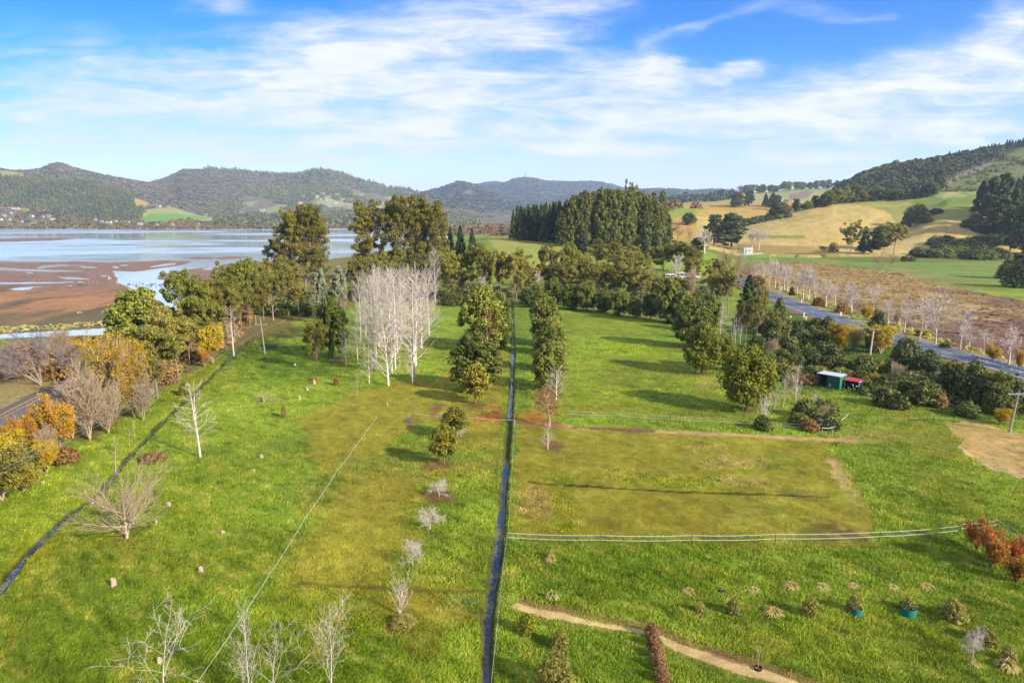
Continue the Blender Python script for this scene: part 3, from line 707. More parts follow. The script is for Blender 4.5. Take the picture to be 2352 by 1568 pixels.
mw = mat_water()
v = [(-14000, 150, WATER_Z), (40, 150, WATER_Z), (40, 2600, WATER_Z), (-14000, 2600, WATER_Z)]
tag(link('harbour_water', mesh_np('harbour_water', v, [(0, 1, 2, 3)], mw)), kind='structure')
mdw = mat_ditchwater()
tag(link('ditch_water', strip(DITCH_C, 1.0, -0.42, 'ditch_water', mdw, sub=2)), kind='structure')
tag(link('ditch_water', strip(DITCH_L, 1.2, -0.40, 'ditch_water', mdw, sub=2)), kind='structure')
# ------------------------------------------------------------------ plant generators (each returns mesh data, reused by copies)
def unit(v): return v / (np.linalg.norm(v, axis=-1, keepdims=True) + 1e-9)
def tubes(segs, sides=3, rmin=0.0):
    segs = np.asarray(segs, float)
    p0, p1, r0, r1 = segs[:, 0:3], segs[:, 3:6], np.maximum(segs[:, 6], rmin), np.maximum(segs[:, 7], rmin)
    d = unit(p1 - p0); up = np.where(np.abs(d[:, 2:3]) > .9, np.array([[1., 0, 0]]), np.array([[0, 0, 1.]]))
    a = unit(np.cross(d, up)); b = np.cross(d, a)
    V = []
    for (p, r) in ((p0, r0), (p1, r1)):
        for k in range(sides):
            t = 2 * math.pi * k / sides
            V.append(p + (a * math.cos(t) + b * math.sin(t)) * r[:, None])
    V = np.stack(V, 1).reshape(-1, 3); n = len(segs); base = np.arange(n)[:, None] * 2 * sides
    Q = []
    for k in range(sides):
        k2 = (k + 1) % sides
        Q.append(np.concatenate([base + k, base + k2, base + sides + k2, base + sides + k], 1))
    return V, np.concatenate(Q, 0)

def skeleton(rng, H, r0, spec, trunk_bend=0.03, lean=(0, 0)):
    """recursive limbs. spec: one dict per level (first = trunk)"""
    segs = []; tips = []
    def grow(p, d, L, r, lv):
        sp = spec[lv]; n = sp.get('n', 4); pts = [p.copy()]; dirs = [d.copy()]; rad = [r]
        for i in range(n):
            d = unit(d + rng.normal(0, sp.get('wob', .08), 3) + np.array([0, 0, sp.get('up', 0.0)]))
            q = p + d * L / n; rr = r * (1 - (i + 1) / n * sp.get('taper', .85))
            segs.append((*p, *q, rad[-1], rr, lv)); p = q; pts.append(p.copy()); dirs.append(d.copy()); rad.append(rr)
        tips.append((*p, lv))
        if lv + 1 < len(spec):
            c = spec[lv + 1]; m = c['count']; m = max(1, int(m * (0.7 + 0.6 * rng.random())) if lv > 0 else m)
            off = rng.random() * 6.28
            for k in range(m):
                t = c['t0'] + (c.get('t1', 1.0) - c['t0']) * ((k + rng.random() * .8) / m) ** c.get('pow', 1)
                i = min(int(t * n), n - 1); f = t * n - i
                q = pts[i] * (1 - f) + pts[i + 1] * f; dd = dirs[min(i + 1, n)]
                az = off + k * 2.399 + rng.normal(0, .3); ang = R(c['ang'] + rng.normal(0, c.get('angv', 8)))
                up = np.array([0, 0, 1.]) if abs(dd[2]) < .95 else np.array([1., 0, 0])
                a = unit(np.cross(dd, up)); b = np.cross(dd, a)
                nd = unit(dd * math.cos(ang) + (a * math.cos(az) + b * math.sin(az)) * math.sin(ang))
                prof = c['prof'](t) if 'prof' in c else 1.0
                ln = L * c['len'] * prof * (0.75 + .5 * rng.random())
                rb = (rad[i] * (1 - f) + rad[i + 1] * f)
                grow(q, nd, ln, min(rb * c.get('rr', .55), rb * .9), lv + 1)
    d0 = unit(np.array([lean[0], lean[1], 1.0]))
    grow(np.zeros(3), d0, H, r0, 0)
    return np.array(segs), np.array(tips)

def leaves(rng, C, Rd, nper, size, flat=0.8, aspect=1.5, up=.3, rnd=.6, shell=(.55, 1.05), droop=0.0):
    C = np.repeat(C, nper, 0); r = np.repeat(Rd, nper); n = len(C)
    d = unit(rng.normal(size=(n, 3))); rad = r * rng.uniform(shell[0], shell[1], n)
    P = C + d * rad[:, None] * np.array([1, 1, flat])
    N = unit(d + rng.normal(0, rnd, (n, 3)) + np.array([0, 0, up]))
    T = unit(np.cross(N, rng.normal(size=(n, 3)))); B = np.cross(N, T)
    if droop:
        T = unit(T + np.array([0, 0, -droop])); B = unit(np.cross(N, T))
    s = size * rng.uniform(.6, 1.35, n)[:, None]
    a = T * s * aspect * .5; b = B * s * .5
    V = np.stack([P - a, P + b * .9 - a * .1, P + a, P - b * .9 - a * .1], 1).reshape(-1, 3)
    Q = np.arange(n * 4).reshape(n, 4)
    return V, Q
def joinVQ(parts):
    V = []; Q = []; o = 0
    for v, q in parts:
        V.append(v); Q.append(q + o); o += len(v)
    return np.concatenate(V), np.concatenate(Q)

# materials for plants
M = {}
M['bark'] = mat_plain('bark', A(150, 120, 90), .9, .3, 4)
M['bark_dark'] = mat_plain('dark_bark', A(105, 85, 66), .9, .3, 4)
M['gum_bark'] = mat_plain('gum_bark', A(176, 148, 118), .85, .35, 1.2)
M['white_bark'] = mat_plain('white_bark', A(252, 230, 210), .8, .12, 2, spec=.2)
M['pink_twig'] = mat_plain('reddish_bark', A(196, 152, 132), .85, .2, 1)
M['tan_twig'] = mat_plain('tan_bark', A(228, 196, 156), .85, .2, 1)
M['grey_twig'] = mat_plain('grey_bark', A(178, 160, 150), .85, .2, 1)
L_ = lambda *a: [A(min(255, c[0] * 1.22 + 8), min(255, c[1] * 1.18 + 6), c[2] * 1.0) for c in a]
M['l_dark'] = mat_leaf('dark_green_leaves', L_((40, 56, 24), (74, 90, 34), (114, 124, 50), (154, 156, 74)), .15)
M['l_olive'] = mat_leaf('bronze_green_leaves', L_((62, 70, 24), (100, 102, 34), (140, 134, 46), (172, 160, 66)), .2)
M['l_dead'] = mat_leaf('dead_twigs', L_((104, 78, 58), (134, 100, 74), (162, 126, 96)), .15)
M['l_gum'] = mat_leaf('gum_leaves', L_((62, 68, 24), (96, 98, 32), (128, 122, 42), (156, 140, 54)), .2)
M['l_feather'] = mat_leaf('olive_green_leaves', L_((66, 74, 36), (104, 106, 50), (138, 134, 64), (168, 160, 86)), .25)
M['l_green'] = mat_leaf('fresh_green_leaves', L_((62, 78, 30), (92, 106, 42), (120, 128, 52), (148, 150, 70)), .25)
M['l_lime'] = mat_leaf('yellow_green_leaves', L_((62, 74, 18), (98, 108, 24), (134, 136, 32), (164, 160, 44)), .25)
M['l_pine'] = mat_leaf('pine_needles', L_((24, 40, 24), (42, 62, 34), (66, 84, 44), (92, 104, 58)), .08)
M['l_macro'] = mat_leaf('cypress_foliage', L_((26, 36, 20), (42, 54, 28), (66, 78, 38), (100, 104, 50)), .06)
M['l_stand'] = mat_leaf('stand_gum_leaves', L_((48, 60, 30), (74, 86, 42), (102, 110, 54), (130, 132, 70)), .15)
M['l_silver'] = mat_leaf('silver_blue_leaves', L_((74, 86, 76), (104, 118, 106), (136, 148, 138), (168, 176, 168)), .15)
M['l_yellow'] = mat_leaf('yellow_autumn_leaves', L_((150, 112, 20), (188, 146, 22), (216, 176, 32), (226, 196, 60)), .35)
M['l_orange'] = mat_leaf('orange_autumn_leaves', L_((150, 96, 20), (184, 124, 24), (206, 150, 30), (222, 176, 44)), .35)
M['l_red'] = mat_leaf('red_autumn_leaves', L_((176, 74, 24), (214, 98, 28), (230, 122, 36), (236, 148, 50)), .3)
M['l_brown'] = mat_leaf('brown_leaves', L_((108, 82, 52), (136, 104, 66), (160, 126, 82), (180, 150, 104)), .3)
M['l_bush'] = mat_leaf('gorse_foliage', L_((40, 52, 24), (64, 76, 34), (92, 102, 46), (122, 126, 62)), .1)
M['l_flower'] = mat_leaf('gorse_flowers', L_((206, 150, 16), (228, 176, 20), (240, 196, 30)), .2)
M['l_straw'] = mat_leaf('straw', L_((200, 164, 104), (226, 192, 132), (236, 210, 156)), .4, rough=.8)
M['l_grey'] = mat_leaf('grey_green_leaves', L_((96, 94, 44), (128, 124, 62), (158, 150, 86), (190, 180, 116)), .25)
M['l_hill'] = mat_leaf('native_bush', L_((34, 44, 26), (56, 66, 34), (84, 90, 44), (128, 124, 56)), .08, nscale=.02)
M['l_hillbrown'] = mat_leaf('brown_scrub', L_((84, 82, 66), (108, 102, 80), (132, 122, 94)), .08, nscale=.02)
M['l_fpine'] = mat_leaf('far_pines', L_((38, 52, 38), (56, 70, 46), (80, 90, 54), (108, 112, 62)), .05, nscale=.01)
M['l_shore'] = mat_leaf('shore_trees', L_((58, 58, 36), (86, 80, 48), (116, 98, 60), (140, 116, 74)), .08, nscale=.012)

PROTO = {}
def proto(kind, H, W, parts):
    """parts: (part name, V, Q, material)"""
    PROTO.setdefault(kind, []).append((H, W, [(nm, mesh_np(nm, v, q, mt)) for nm, v, q, mt in parts]))

def egg_clumps(rng, H, W, z0, n, rc, taper=.75, inner=.25):
    """clump centres over an egg shaped crown between z0 and H"""
    C = []; Rd = []
    hh = (H - z0)
    for i in range(n):
        t = (i + .5) / n; t = t ** .8
        zc = z0 + hh * (.06 + .9 * t)
        prof = math.sin(math.pi * min(1, (t * .92 + .06)) ** taper) ** .6
        for tries in range(1):
            az = i * 2.399 + rng.normal(0, .4)
        k = 1 if rng.random() > inner else rng.uniform(.2, .75)
        r = (W / 2 - rc * .7) * prof * k * rng.uniform(.82, 1.12)
        C.append((r * math.cos(az), r * math.sin(az), zc + rng.normal(0, rc * .3))); Rd.append(rc * rng.uniform(.7, 1.25))
    return np.array(C), np.array(Rd)
def trunk_segs(rng, H, r, n=5, bend=.02):
    p = np.zeros(3); out = []
    for i in range(n):
        q = p + np.array([rng.normal(0, bend * H / n), rng.normal(0, bend * H / n), H / n])
        out.append((*p, *q, r * (1.25 if i == 0 else 1 - i / n * .6), r * (1 - (i + 1) / n * .6), 0)); p = q
    return out

# dense rounded evergreen
for v in range(4):
    rng = np.random.default_rng(10 + v)
    H, W = 9.5, 7.0
    C, Rd = egg_clumps(rng, H, W, .7 + .3 * (v % 2), 135, .82, .82); C += rng.normal(0, .34, C.shape)
    V, Q = leaves(rng, C, Rd, 120, .25, .95, 1.9, .55, .6)
    sg = trunk_segs(rng, 6, .22)
    for k in range(9):
        a = k * 2.4; z = 1.0 + k * .45
        sg.append((0, 0, z, math.cos(a) * 2, math.sin(a) * 2, z + 1.8, .09, .03, 1))
    tv, tq = tubes(sg, 6)
    proto('broad', H, W, [('trunk', tv, tq, M['bark_dark']), ('crown', V, Q, M['l_dark'])])
# same habit, yellow-green billowing crown (acacia)
for v in range(2):
    rng = np.random.default_rng(30 + v)
    H, W = 9.0, 9.0
    C, Rd = egg_clumps(rng, H, W, 1.4, 90, 1.25, .9)
    V, Q = leaves(rng, C, Rd, 130, .26, .8, 1.8, .6, .5)
    tv, tq = tubes(trunk_segs(rng, 5, .2), 6)
    proto('acacia', H, W, [('trunk', tv, tq, M['bark_dark']), ('crown', V, Q, M['l_lime'])])
# small lollipop evergreen with a clear stem
for v in range(2):
    rng = np.random.default_rng(40 + v)
    H, W = 5.5, 4.0
    C, Rd = egg_clumps(rng, H, W, 1.5, 60, .62, 1.0)
    V, Q = leaves(rng, C, Rd, 90, .20, .95, 1.7, .5, .5)
    tv, tq = tubes(trunk_segs(rng, 3.4, .12), 6)
    proto('lolly', H, W, [('trunk', tv, tq, M['bark']), ('crown', V, Q, M['l_olive'])])
# loose feathery evergreen on visible limbs
def feathery(kind, seed, H, W, mleaf, mbark, t0=.3, nl1=19, dens=60, lsize=.27, rc=.85, ang=48, top=.9, leafz=.2, uptrop=.10):
    rng = np.random.default_rng(seed)
    spec = [dict(n=6, wob=.03, taper=.8), dict(count=nl1, t0=t0, t1=.97, ang=ang, angv=10, len=W / H * .62, rr=.5, wob=.08, up=uptrop, n=4, prof=lambda t: .55 + .6 * math.sin(math.pi * min(1, (t - t0) / (1 - t0) * .85 + .15))),
            dict(count=4, t0=.35, ang=40, angv=12, len=.45, rr=.5, wob=.1, up=uptrop, n=3)]
    sg, tp = skeleton(rng, H * .93, H * .016 + .05, spec)
    m = tp[:, 3] >= 1; C = tp[m][:, :3] + rng.normal(0, .15, (m.sum(), 3)); C = C[C[:, 2] > H * leafz]
    if len(C) > 110: C = C[rng.permutation(len(C))[:110]]
    Rd = rc * rng.uniform(.6, 1.3, len(C))
    V, Q = leaves(rng, C, Rd, dens, lsize, .75, 2.2, .35, .7, droop=.3)
    tv, tq = tubes(sg, 4, .02)
    mx = max(np.ptp(V[:, 0]), np.ptp(V[:, 1]))
    proto(kind, V[:, 2].max(), mx, [('trunk', tv, tq, mbark), ('crown', V, Q, mleaf)])
for v in range(5): feathery('feather', 60 + v, 13, 9, M['l_feather'], M['gum_bark'], t0=.28 + .05 * (v % 3), dens=115, rc=.95)
for v in range(2): feathery('green', 70 + v, 12, 9, M['l_green'], M['bark'], dens=115, rc=.98)
for v in range(2): feathery('olive', 75 + v, 13, 10, M['l_gum'], M['gum_bark'], t0=.4, dens=115, rc=.98)
for v in range(2): feathery('silver', 80 + v, 14, 6, M['l_silver'], M['gum_bark'], t0=.12, nl1=24, dens=80, rc=.75, ang=40, lsize=.3, leafz=.05)
for v in range(2): feathery('bronze', 85 + v, 9, 7, M['l_gum'], M['bark'], t0=.25, nl1=18, dens=70, rc=.8, lsize=.22)
# tall gum: bare pale poles, foliage in separate puffs high up
for v in range(5):
    rng = np.random.default_rng(100 + v); H, W = 32.0, 11.0
    spec = [dict(n=9, wob=.025, taper=.75), dict(count=26, t0=.24, t1=.98, ang=38, angv=10, len=.19, rr=.42, wob=.1, up=.10, n=4, prof=lambda t: .8 + .5 * math.sin(math.pi * min(1, (t - .36) / .64 * .8 + .2))),
            dict(count=4, t0=.4, ang=38, angv=12, len=.5, rr=.5, wob=.1, up=.08, n=3)]
    sg, tp = skeleton(rng, H * .94, .42, spec)
    m = (tp[:, 3] >= 1) & (tp[:, 2] > H * .30); C = tp[m][:, :3]
    if len(C) > 78: C = C[rng.permutation(len(C))[:78]]
    C = np.vstack([C, [[0, 0, H * .96], [.8, .3, H * .9], [-.9, -.4, H * .87]]])
    Rd = 1.55 * rng.uniform(.65, 1.3, len(C))
    V, Q = leaves(rng, C, Rd * .92, 105, .40, .85, 2.0, .4, .65, droop=.35)
    tv, tq = tubes(sg, 5, .035)
    mx = max(np.ptp(V[:, 0]), np.ptp(V[:, 1]))
    proto('gum', V[:, 2].max(), mx, [('trunk', tv, tq, M['gum_bark']), ('crown', V, Q, M['l_gum'])])
# plantation gum: narrow, foliage almost to the ground
for v in range(4):
    rng = np.random.default_rng(120 + v); H, W = 30.0, 8.5
    C = []; Rd = []
    for i in range(75):
        t = (i + .5) / 75; z = H * (.12 + .86 * t); a = i * 2.399 + rng.normal(0, .3)
        r = W * .5 * (.5 + .5 * math.sin(math.pi * min(1, t * .72 + .25)) ** .7) * rng.uniform(.35, 1.0)
        if t > .95: r *= .6
        C.append((r * math.cos(a), r * math.sin(a), z)); Rd.append(rng.uniform(.9, 1.7))
    C = np.array(C); Rd = np.array(Rd)
    V, Q = leaves(rng, C, Rd, 75, .6, 1.25, 2.0, .3, .55, droop=.4)
    tv, tq = tubes(trunk_segs(rng, 27, .35, 6, .02), 5)
    proto('stand', H, W, [('trunk', tv, tq, M['gum_bark']), ('crown', V, Q, M['l_stand'])])
# pine / fir with tiers
for v in range(3):
    rng = np.random.default_rng(140 + v); H, W = 20.0, 9.0
    C = []; Rd = []
    for i in range(95):
        t = (i + .5) / 95; z = H * (.06 + .93 * t); a = i * 2.399 + rng.normal(0, .3)
        r = W * .5 * (1 - t) ** .8 * rng.uniform(.5, 1.05)
        C.append((r * math.cos(a), r * math.sin(a), z + r * .08)); Rd.append((.45 + 1.0 * (1 - t)) * rng.uniform(.7, 1.2))
    V, Q = leaves(rng, np.array(C), np.array(Rd), 62, .55, .6, 2.2, .45, .6)
    tv, tq = tubes(trunk_segs(rng, 19, .3, 6, .01), 5)
    proto('pine', H, W, [('trunk', tv, tq, M['bark_dark']), ('crown', V, Q, M['l_pine'])])
# macrocarpa with flat plates of foliage
for v in range(3):
    rng = np.random.default_rng(150 + v); H, W = 22.0, 22.0
    C = []; Rd = []; sg = trunk_segs(rng, 15, .7, 5, .03)
    for i in range(110):
        t = rng.random() ** .9; z = H * (.14 + .82 * t); a = rng.random() * 6.28
        r = W * .5 * (1 - .62 * t ** 1.6) * rng.uniform(.25, 1.0)
        C.append((r * math.cos(a), r * math.sin(a), z + rng.normal(0, .4))); Rd.append(rng.uniform(1.6, 2.9))
        if i % 5 == 0: sg.append((0, 0, z * .6, r * math.cos(a), r * math.sin(a), z, .22, .06, 1))
    V, Q = leaves(rng, np.array(C), np.array(Rd), 85, .75, .34, 2.0, .8, .5)
    tv, tq = tubes(sg, 5)
    proto('macro', H, W, [('trunk', tv, tq, M['bark_dark']), ('crown', V, Q, M['l_macro'])])
# bare trees
def bare(kind, seed, H, r0, spec, mat, leafmat=None, ln=0, lsize=.2, rmin=.02, lean=(0, 0), multi=1, spread=0.4, leafz=0, leafrad=.5, leaffrac=.5):
    rng = np.random.default_rng(seed); allseg = []; tips = []
    for k in range(multi):
        if multi > 1:
            a = k * 2.399 + rng.normal(0, .3); q = spread * rng.uniform(.5, 1)
            ld = (lean[0] + math.cos(a) * q, lean[1] + math.sin(a) * q); h = H * rng.uniform(.75, 1)
        else: ld = lean; h = H
        sg, tp = skeleton(rng, h, r0 / (multi ** .4), spec, lean=ld)
        allseg.append(sg); tips.append(tp)
    sg = np.concatenate(allseg); tp = np.concatenate(tips)
    lv = sg[:, 8]; tr = sg[lv == 0]; br = sg[lv > 0]
    parts = []
    v1, q1 = tubes(tr, 6, rmin); v2, q2 = tubes(br, 3, rmin)
    parts = [('trunk', v1, q1, mat), ('crown', v2, q2, mat)]
    if ln:
        m = (tp[:, 2] > leafz * H) & (tp[:, 3] >= 1) & (rng.random(len(tp)) < leaffrac)
        C = tp[m][:, :3]; C = C[rng.permutation(len(C))[:260]]
        v3, q3 = leaves(rng, C, np.full(len(C), leafrad), ln, lsize, 1, 1.6, .2, .9, shell=(.1, 1.1))
        parts.append(('leaves', v3, q3, leafmat))
    mx = max(np.ptp(v2[:, 0]), np.ptp(v2[:, 1]))
    proto(kind, max(v2[:, 2].max(), v1[:, 2].max()), mx, parts)
T1 = lambda n, wob=.02, tap=.9: dict(n=n, wob=wob, taper=tap)
for v in range(4):   # tall white poplar with a spray of rising branches
    bare('poplar', 200 + v, 21, .36, [T1(9), dict(count=42, t0=.14, t1=.98, ang=58, angv=9, len=.25, rr=.42, wob=.05, up=.11, n=4, taper=.9, prof=lambda t: 1.15 - .55 * t + .1),
         dict(count=8, t0=.15, ang=30, angv=8, len=.42, rr=.5, wob=.06, up=.08, n=2, taper=.9)], M['white_bark'], rmin=.03)
for v in range(2):   # shorter young poplar
    bare('poplar_small', 210 + v, 9, .14, [T1(7), dict(count=26, t0=.15, t1=.98, ang=48, angv=10, len=.30, rr=.4, wob=.05, up=.12, n=3, taper=.9, prof=lambda t: 1.2 - .7 * t),
         dict(count=5, t0=.2, ang=32, len=.42, rr=.5, wob=.07, up=.06, n=2)], M['white_bark'], rmin=.02)
for v in range(4):   # roadside white poplar, rounded
    bare('roadpop', 220 + v, 14, .36, [T1(7, .03), dict(count=20, t0=.3, t1=.97, ang=38, angv=10, len=.38, rr=.5, wob=.06, up=.06, n=4, taper=.85, prof=lambda t: 1.25 - .75 * t),
         dict(count=8, t0=.2, ang=34, angv=8, len=.42, rr=.5, wob=.08, up=.04, n=3), dict(count=2, t0=.25, ang=30, len=.45, rr=.55, wob=.06, up=.03, n=1)], M['white_bark'], rmin=.06)
for v in range(2):   # big round white poplar, forked low
    bare('roundpop', 230 + v, 15, .42, [T1(4, .04), dict(count=9, t0=.15, t1=1, ang=30, angv=10, len=.72, rr=.6, wob=.05, up=.05, n=5, taper=.85),
         dict(count=11, t0=.2, ang=34, angv=8, len=.36, rr=.45, wob=.08, up=.05, n=3), dict(count=6, t0=.25, ang=30, len=.42, rr=.55, wob=.06, n=2)], M['white_bark'], rmin=.05)
for v in range(3):   # pinkish bare willow mass
    bare('pinkbare', 240 + v, 12, .25, [T1(4, .05), dict(count=14, t0=.05, t1=1, ang=34, angv=14, len=.75, rr=.5, wob=.08, up=.06, n=4, taper=.85),
         dict(count=11, t0=.15, ang=34, angv=8, len=.42, rr=.45, wob=.1, up=.08, n=3), dict(count=6, t0=.2, ang=30, len=.42, rr=.6, wob=.06, up=.05, n=2)], M['pink_twig'], rmin=.035)
for v in range(2):   # brownish bare multi-stem
    bare('tanbare', 250 + v, 12, .22, [T1(6, .03), dict(count=22, t0=.12, t1=.98, ang=26, angv=8, len=.42, rr=.5, wob=.05, up=.10, n=4, prof=lambda t: 1.2 - .6 * t),
         dict(count=8, t0=.2, ang=28, len=.4, rr=.5, wob=.07, up=.08, n=3), dict(count=3, t0=.3, ang=26, len=.5, rr=.6, n=1)], M['tan_twig'], multi=5, spread=.26, rmin=.025)
for v in range(2):   # big spreading bare tree in the left field
    bare('spread', 260 + v, 9.0, .34, [T1(3, .04, .7), dict(count=17, t0=.02, t1=.8, ang=36, angv=15, len=1.12, rr=.72, wob=.045, up=.035, n=6, taper=.9),
         dict(count=17, t0=.15, ang=30, angv=8, len=.34, rr=.45, wob=.07, up=.05, n=3), dict(count=6, t0=.2, ang=28, len=.45, rr=.6, wob=.05, up=.04, n=2)],
         M['white_bark'] if False else M['tan_twig'], M['l_orange'], 1, .10, rmin=.020, leaffrac=.12, leafrad=.3)
for v in range(3):   # foreground white-barked trees with open crowns
    bare('fore', 270 + v, 8.0, .06, [T1(6, .05), dict(count=11, t0=.2, t1=.98, ang=36, angv=12, len=.52, rr=.55, wob=.08, up=.05, n=5, taper=.9, prof=lambda t: 1.3 - .7 * t),
         dict(count=5, t0=.2, ang=42, angv=12, len=.36, rr=.5, wob=.12, up=.03, n=3), dict(count=4, t0=.2, ang=38, len=.4, rr=.6, wob=.08, n=2)],
         M['white_bark'], M['l_orange'], 1, .12, rmin=.009, leaffrac=.03, leafrad=.15)
bare('fore_leafy', 279, 8.0, .06, [T1(6, .05), dict(count=11, t0=.2, t1=.98, ang=34, angv=12, len=.5, rr=.55, wob=.08, up=.05, n=5, taper=.9, prof=lambda t: 1.3 - .7 * t),
     dict(count=7, t0=.2, ang=42, angv=12, len=.36, rr=.5, wob=.12, up=.03, n=3), dict(count=5, t0=.2, ang=38, len=.4, rr=.6, wob=.08, n=2)],
     M['white_bark'], M['l_orange'], 2, .12, rmin=.009, leaffrac=.14, leafrad=.25)
for v in range(2):   # tangled small white fruit trees
    bare('fruit', 280 + v, 3.2, .10, [T1(3, .08, .6), dict(count=13, t0=.25, t1=1, ang=50, angv=16, len=.72, rr=.6, wob=.10, up=.02, n=4, taper=.85),
         dict(count=11, t0=.15, ang=42, angv=15, len=.42, rr=.55, wob=.14, up=.0, n=3), dict(count=8, t0=.2, ang=42, len=.45, rr=.6, wob=.12, n=1)], M['white_bark'], rmin=.014)
bare('fruit_tall', 289, 4.4, .09, [T1(5, .06), dict(count=10, t0=.02, t1=.7, ang=22, angv=8, len=.7, rr=.75, wob=.07, up=.08, n=4, taper=.85),
     dict(count=6, t0=.15, ang=40, angv=15, len=.2, rr=.5, wob=.12, n=2)], M['white_bark'], multi=2, spread=.12, rmin=.016)
bare('birch', 290, 7.6, .12, [T1(7, .02), dict(count=22, t0=.25, t1=.95, ang=64, angv=10, len=.26, rr=.32, wob=.08, up=.03, n=4, prof=lambda t: 1.2 - .8 * t),
     dict(count=3, t0=.3, ang=32, len=.4, rr=.5, wob=.08, n=2)], M['white_bark'], multi=2, spread=.09, rmin=.011)
for v in range(2):   # leaning bare willows, white limbs
    bare('lean', 295 + v, 9, .22, [T1(7, .06), dict(count=14, t0=.3, t1=1, ang=30, angv=10, len=.45, rr=.55, wob=.08, up=.08, n=4, prof=lambda t: 1.2 - .6 * t),
         dict(count=8, t0=.2, ang=32, len=.4, rr=.5, wob=.1, up=.06, n=3), dict(count=4, t0=.3, ang=30, len=.45, rr=.6, n=1)], M['grey_twig'], multi=5, spread=.5, lean=(-.5, 0), rmin=.025)
for v in range(2):   # sparse sapling
    bare('sapling', 300 + v, 5, .06, [T1(6, .03), dict(count=14, t0=.2, t1=.97, ang=40, angv=10, len=.24, rr=.45, wob=.06, up=.08, n=3, prof=lambda t: 1.2 - .7 * t), dict(count=3, t0=.3, ang=30, len=.4, rr=.5, n=2)], M['tan_twig'], M['l_brown'], 1, .10, rmin=.011, leaffrac=.3, leafrad=.2)
for v in range(2):   # small autumn tree
    bare('autumn', 305 + v, 6, .08, [T1(6, .03), dict(count=16, t0=.15, t1=.97, ang=34, angv=10, len=.30, rr=.45, wob=.06, up=.08, n=3, prof=lambda t: 1.2 - .7 * t), dict(count=5, t0=.2, ang=30, len=.4, rr=.5, n=2)], M['tan_twig'], M['l_brown'], 7, .16, rmin=.012, leaffrac=.9, leafrad=.35)
# willow in autumn colour: fan of stems, yellow haze of leaves on the outside
def willow(kind, seed, H, W, mleaf, dens=9, lsize=.17, leafz=.35, leafrad=.55, multi=6, spread=.36, maxc=420, stem='tan_twig'):
    rng = np.random.default_rng(seed); segs = []; tips = []
    for k in range(multi):
        a = k * 2.399; q = spread * rng.uniform(.3, 1)
        spec = [T1(5, .04), dict(count=14, t0=.15, t1=1, ang=20, angv=8, len=.48, rr=.55, wob=.06, up=.06, n=4), dict(count=6, t0=.25, ang=24, len=.42, rr=.5, wob=.08, up=.05, n=3), dict(count=3, t0=.3, ang=22, len=.5, rr=.6, n=1)]
        sg, tp = skeleton(rng, H * rng.uniform(.7, .9), .12, spec, lean=(math.cos(a) * q, math.sin(a) * q)); segs.append(sg); tips.append(tp)
    sg = np.concatenate(segs); tp = np.concatenate(tips)
    m = (tp[:, 3] >= 1) & (tp[:, 2] > leafz * H); C = tp[m][:, :3]; C = C[rng.permutation(len(C))[:maxc]]
    v3, q3 = leaves(rng, C, np.full(len(C), leafrad), dens, lsize, 1, 1.8, .3, .7, shell=(.1, 1.1))
    tr = sg[sg[:, 8] == 0]; br = sg[sg[:, 8] > 0]
    v1, q1 = tubes(tr, 5, .02); v2, q2 = tubes(br, 3, .02)
    proto(kind, max(v2[:, 2].max(), v3[:, 2].max()), max(np.ptp(v3[:, 0]), np.ptp(v3[:, 1])), [('trunk', v1, q1, M[stem]), ('crown', v2, q2, M[stem]), ('leaves', v3, q3, mleaf)])
for v in range(2): willow('yellowwillow', 310 + v, 10, 9, M['l_yellow'], 22, .18, .30, .75, multi=8)
for v in range(2): willow('olivewillow', 312 + v, 6, 6, M['l_olive'], 24, .19, .12, .6, maxc=480)
for v in range(2): willow('orangewillow', 315 + v, 7, 6, M['l_orange'], 24, .18, .15, .6)
for v in range(2): willow('yellowdense', 320 + v, 6, 6, M['l_yellow'], 30, .2, .1, .6, maxc=500)
willow('redbush', 325, 4, 4, M['l_red'], 10, .13, .1, .45, maxc=420, stem='bark', spread=.6)
willow('orangebush', 326, 3.5, 3.5, M['l_orange'], 7, .14, .1, .35, maxc=380, stem='bark')
# bushes
def bush(kind, seed, H, W, mleaf, n=34, rc=.62, dens=75, lsize=.22, flower=0, fmat='l_flower', flat=.85):
    rng = np.random.default_rng(seed); C = []; Rd = []
    for i in range(n):
        a = i * 2.399; t = (i + .5) / n; el = math.asin(min(.98, t)); rr = (W / 2 - rc * .6) * rng.uniform(.75, 1.1)
        C.append((rr * math.cos(el) * math.cos(a), rr * math.cos(el) * math.sin(a), rc * .4 + (H - rc * 1.1) * math.sin(el) * rng.uniform(.8, 1.08))); Rd.append(rc * rng.uniform(.7, 1.3))
    C = np.array(C); Rd = np.array(Rd); V, Q = leaves(rng, C, Rd, dens, lsize, flat, 1.9, .5, .6)
    V[:, 2] = np.maximum(V[:, 2], 0.0)
    sg = [(0, 0, 0, .3 * math.cos(k), .3 * math.sin(k), H * .5, .05, .02, 0) for k in range(4)]
    tv, tq = tubes(sg, 4)
    parts = [('stems', tv, tq, M['bark_dark']), ('foliage', V, Q, mleaf)]
    if flower:
        k = rng.permutation(n)[:flower]; v3, q3 = leaves(rng, C[k], Rd[k] * .9, 38, .15, .8, 1.2, .6, .6, shell=(.95, 1.12))
        parts.append(('blossom', v3, q3, M[fmat]))
    proto(kind, H, W, parts)
for v in range(4): bush('gorse', 330 + v, 2.3, 3.4, M['l_bush'])
for v in range(2): bush('gorseflower', 336 + v, 2.3, 3.4, M['l_bush'], flower=7)
for v in range(2): bush('shrub', 340 + v, 1.5, 1.5, M['l_grey'], 26, .24, 60, .085)
for v in range(2): bush('paleshrub', 344 + v, 2.4, 3.2, M['l_grey'], 46, .42, 60, .10)
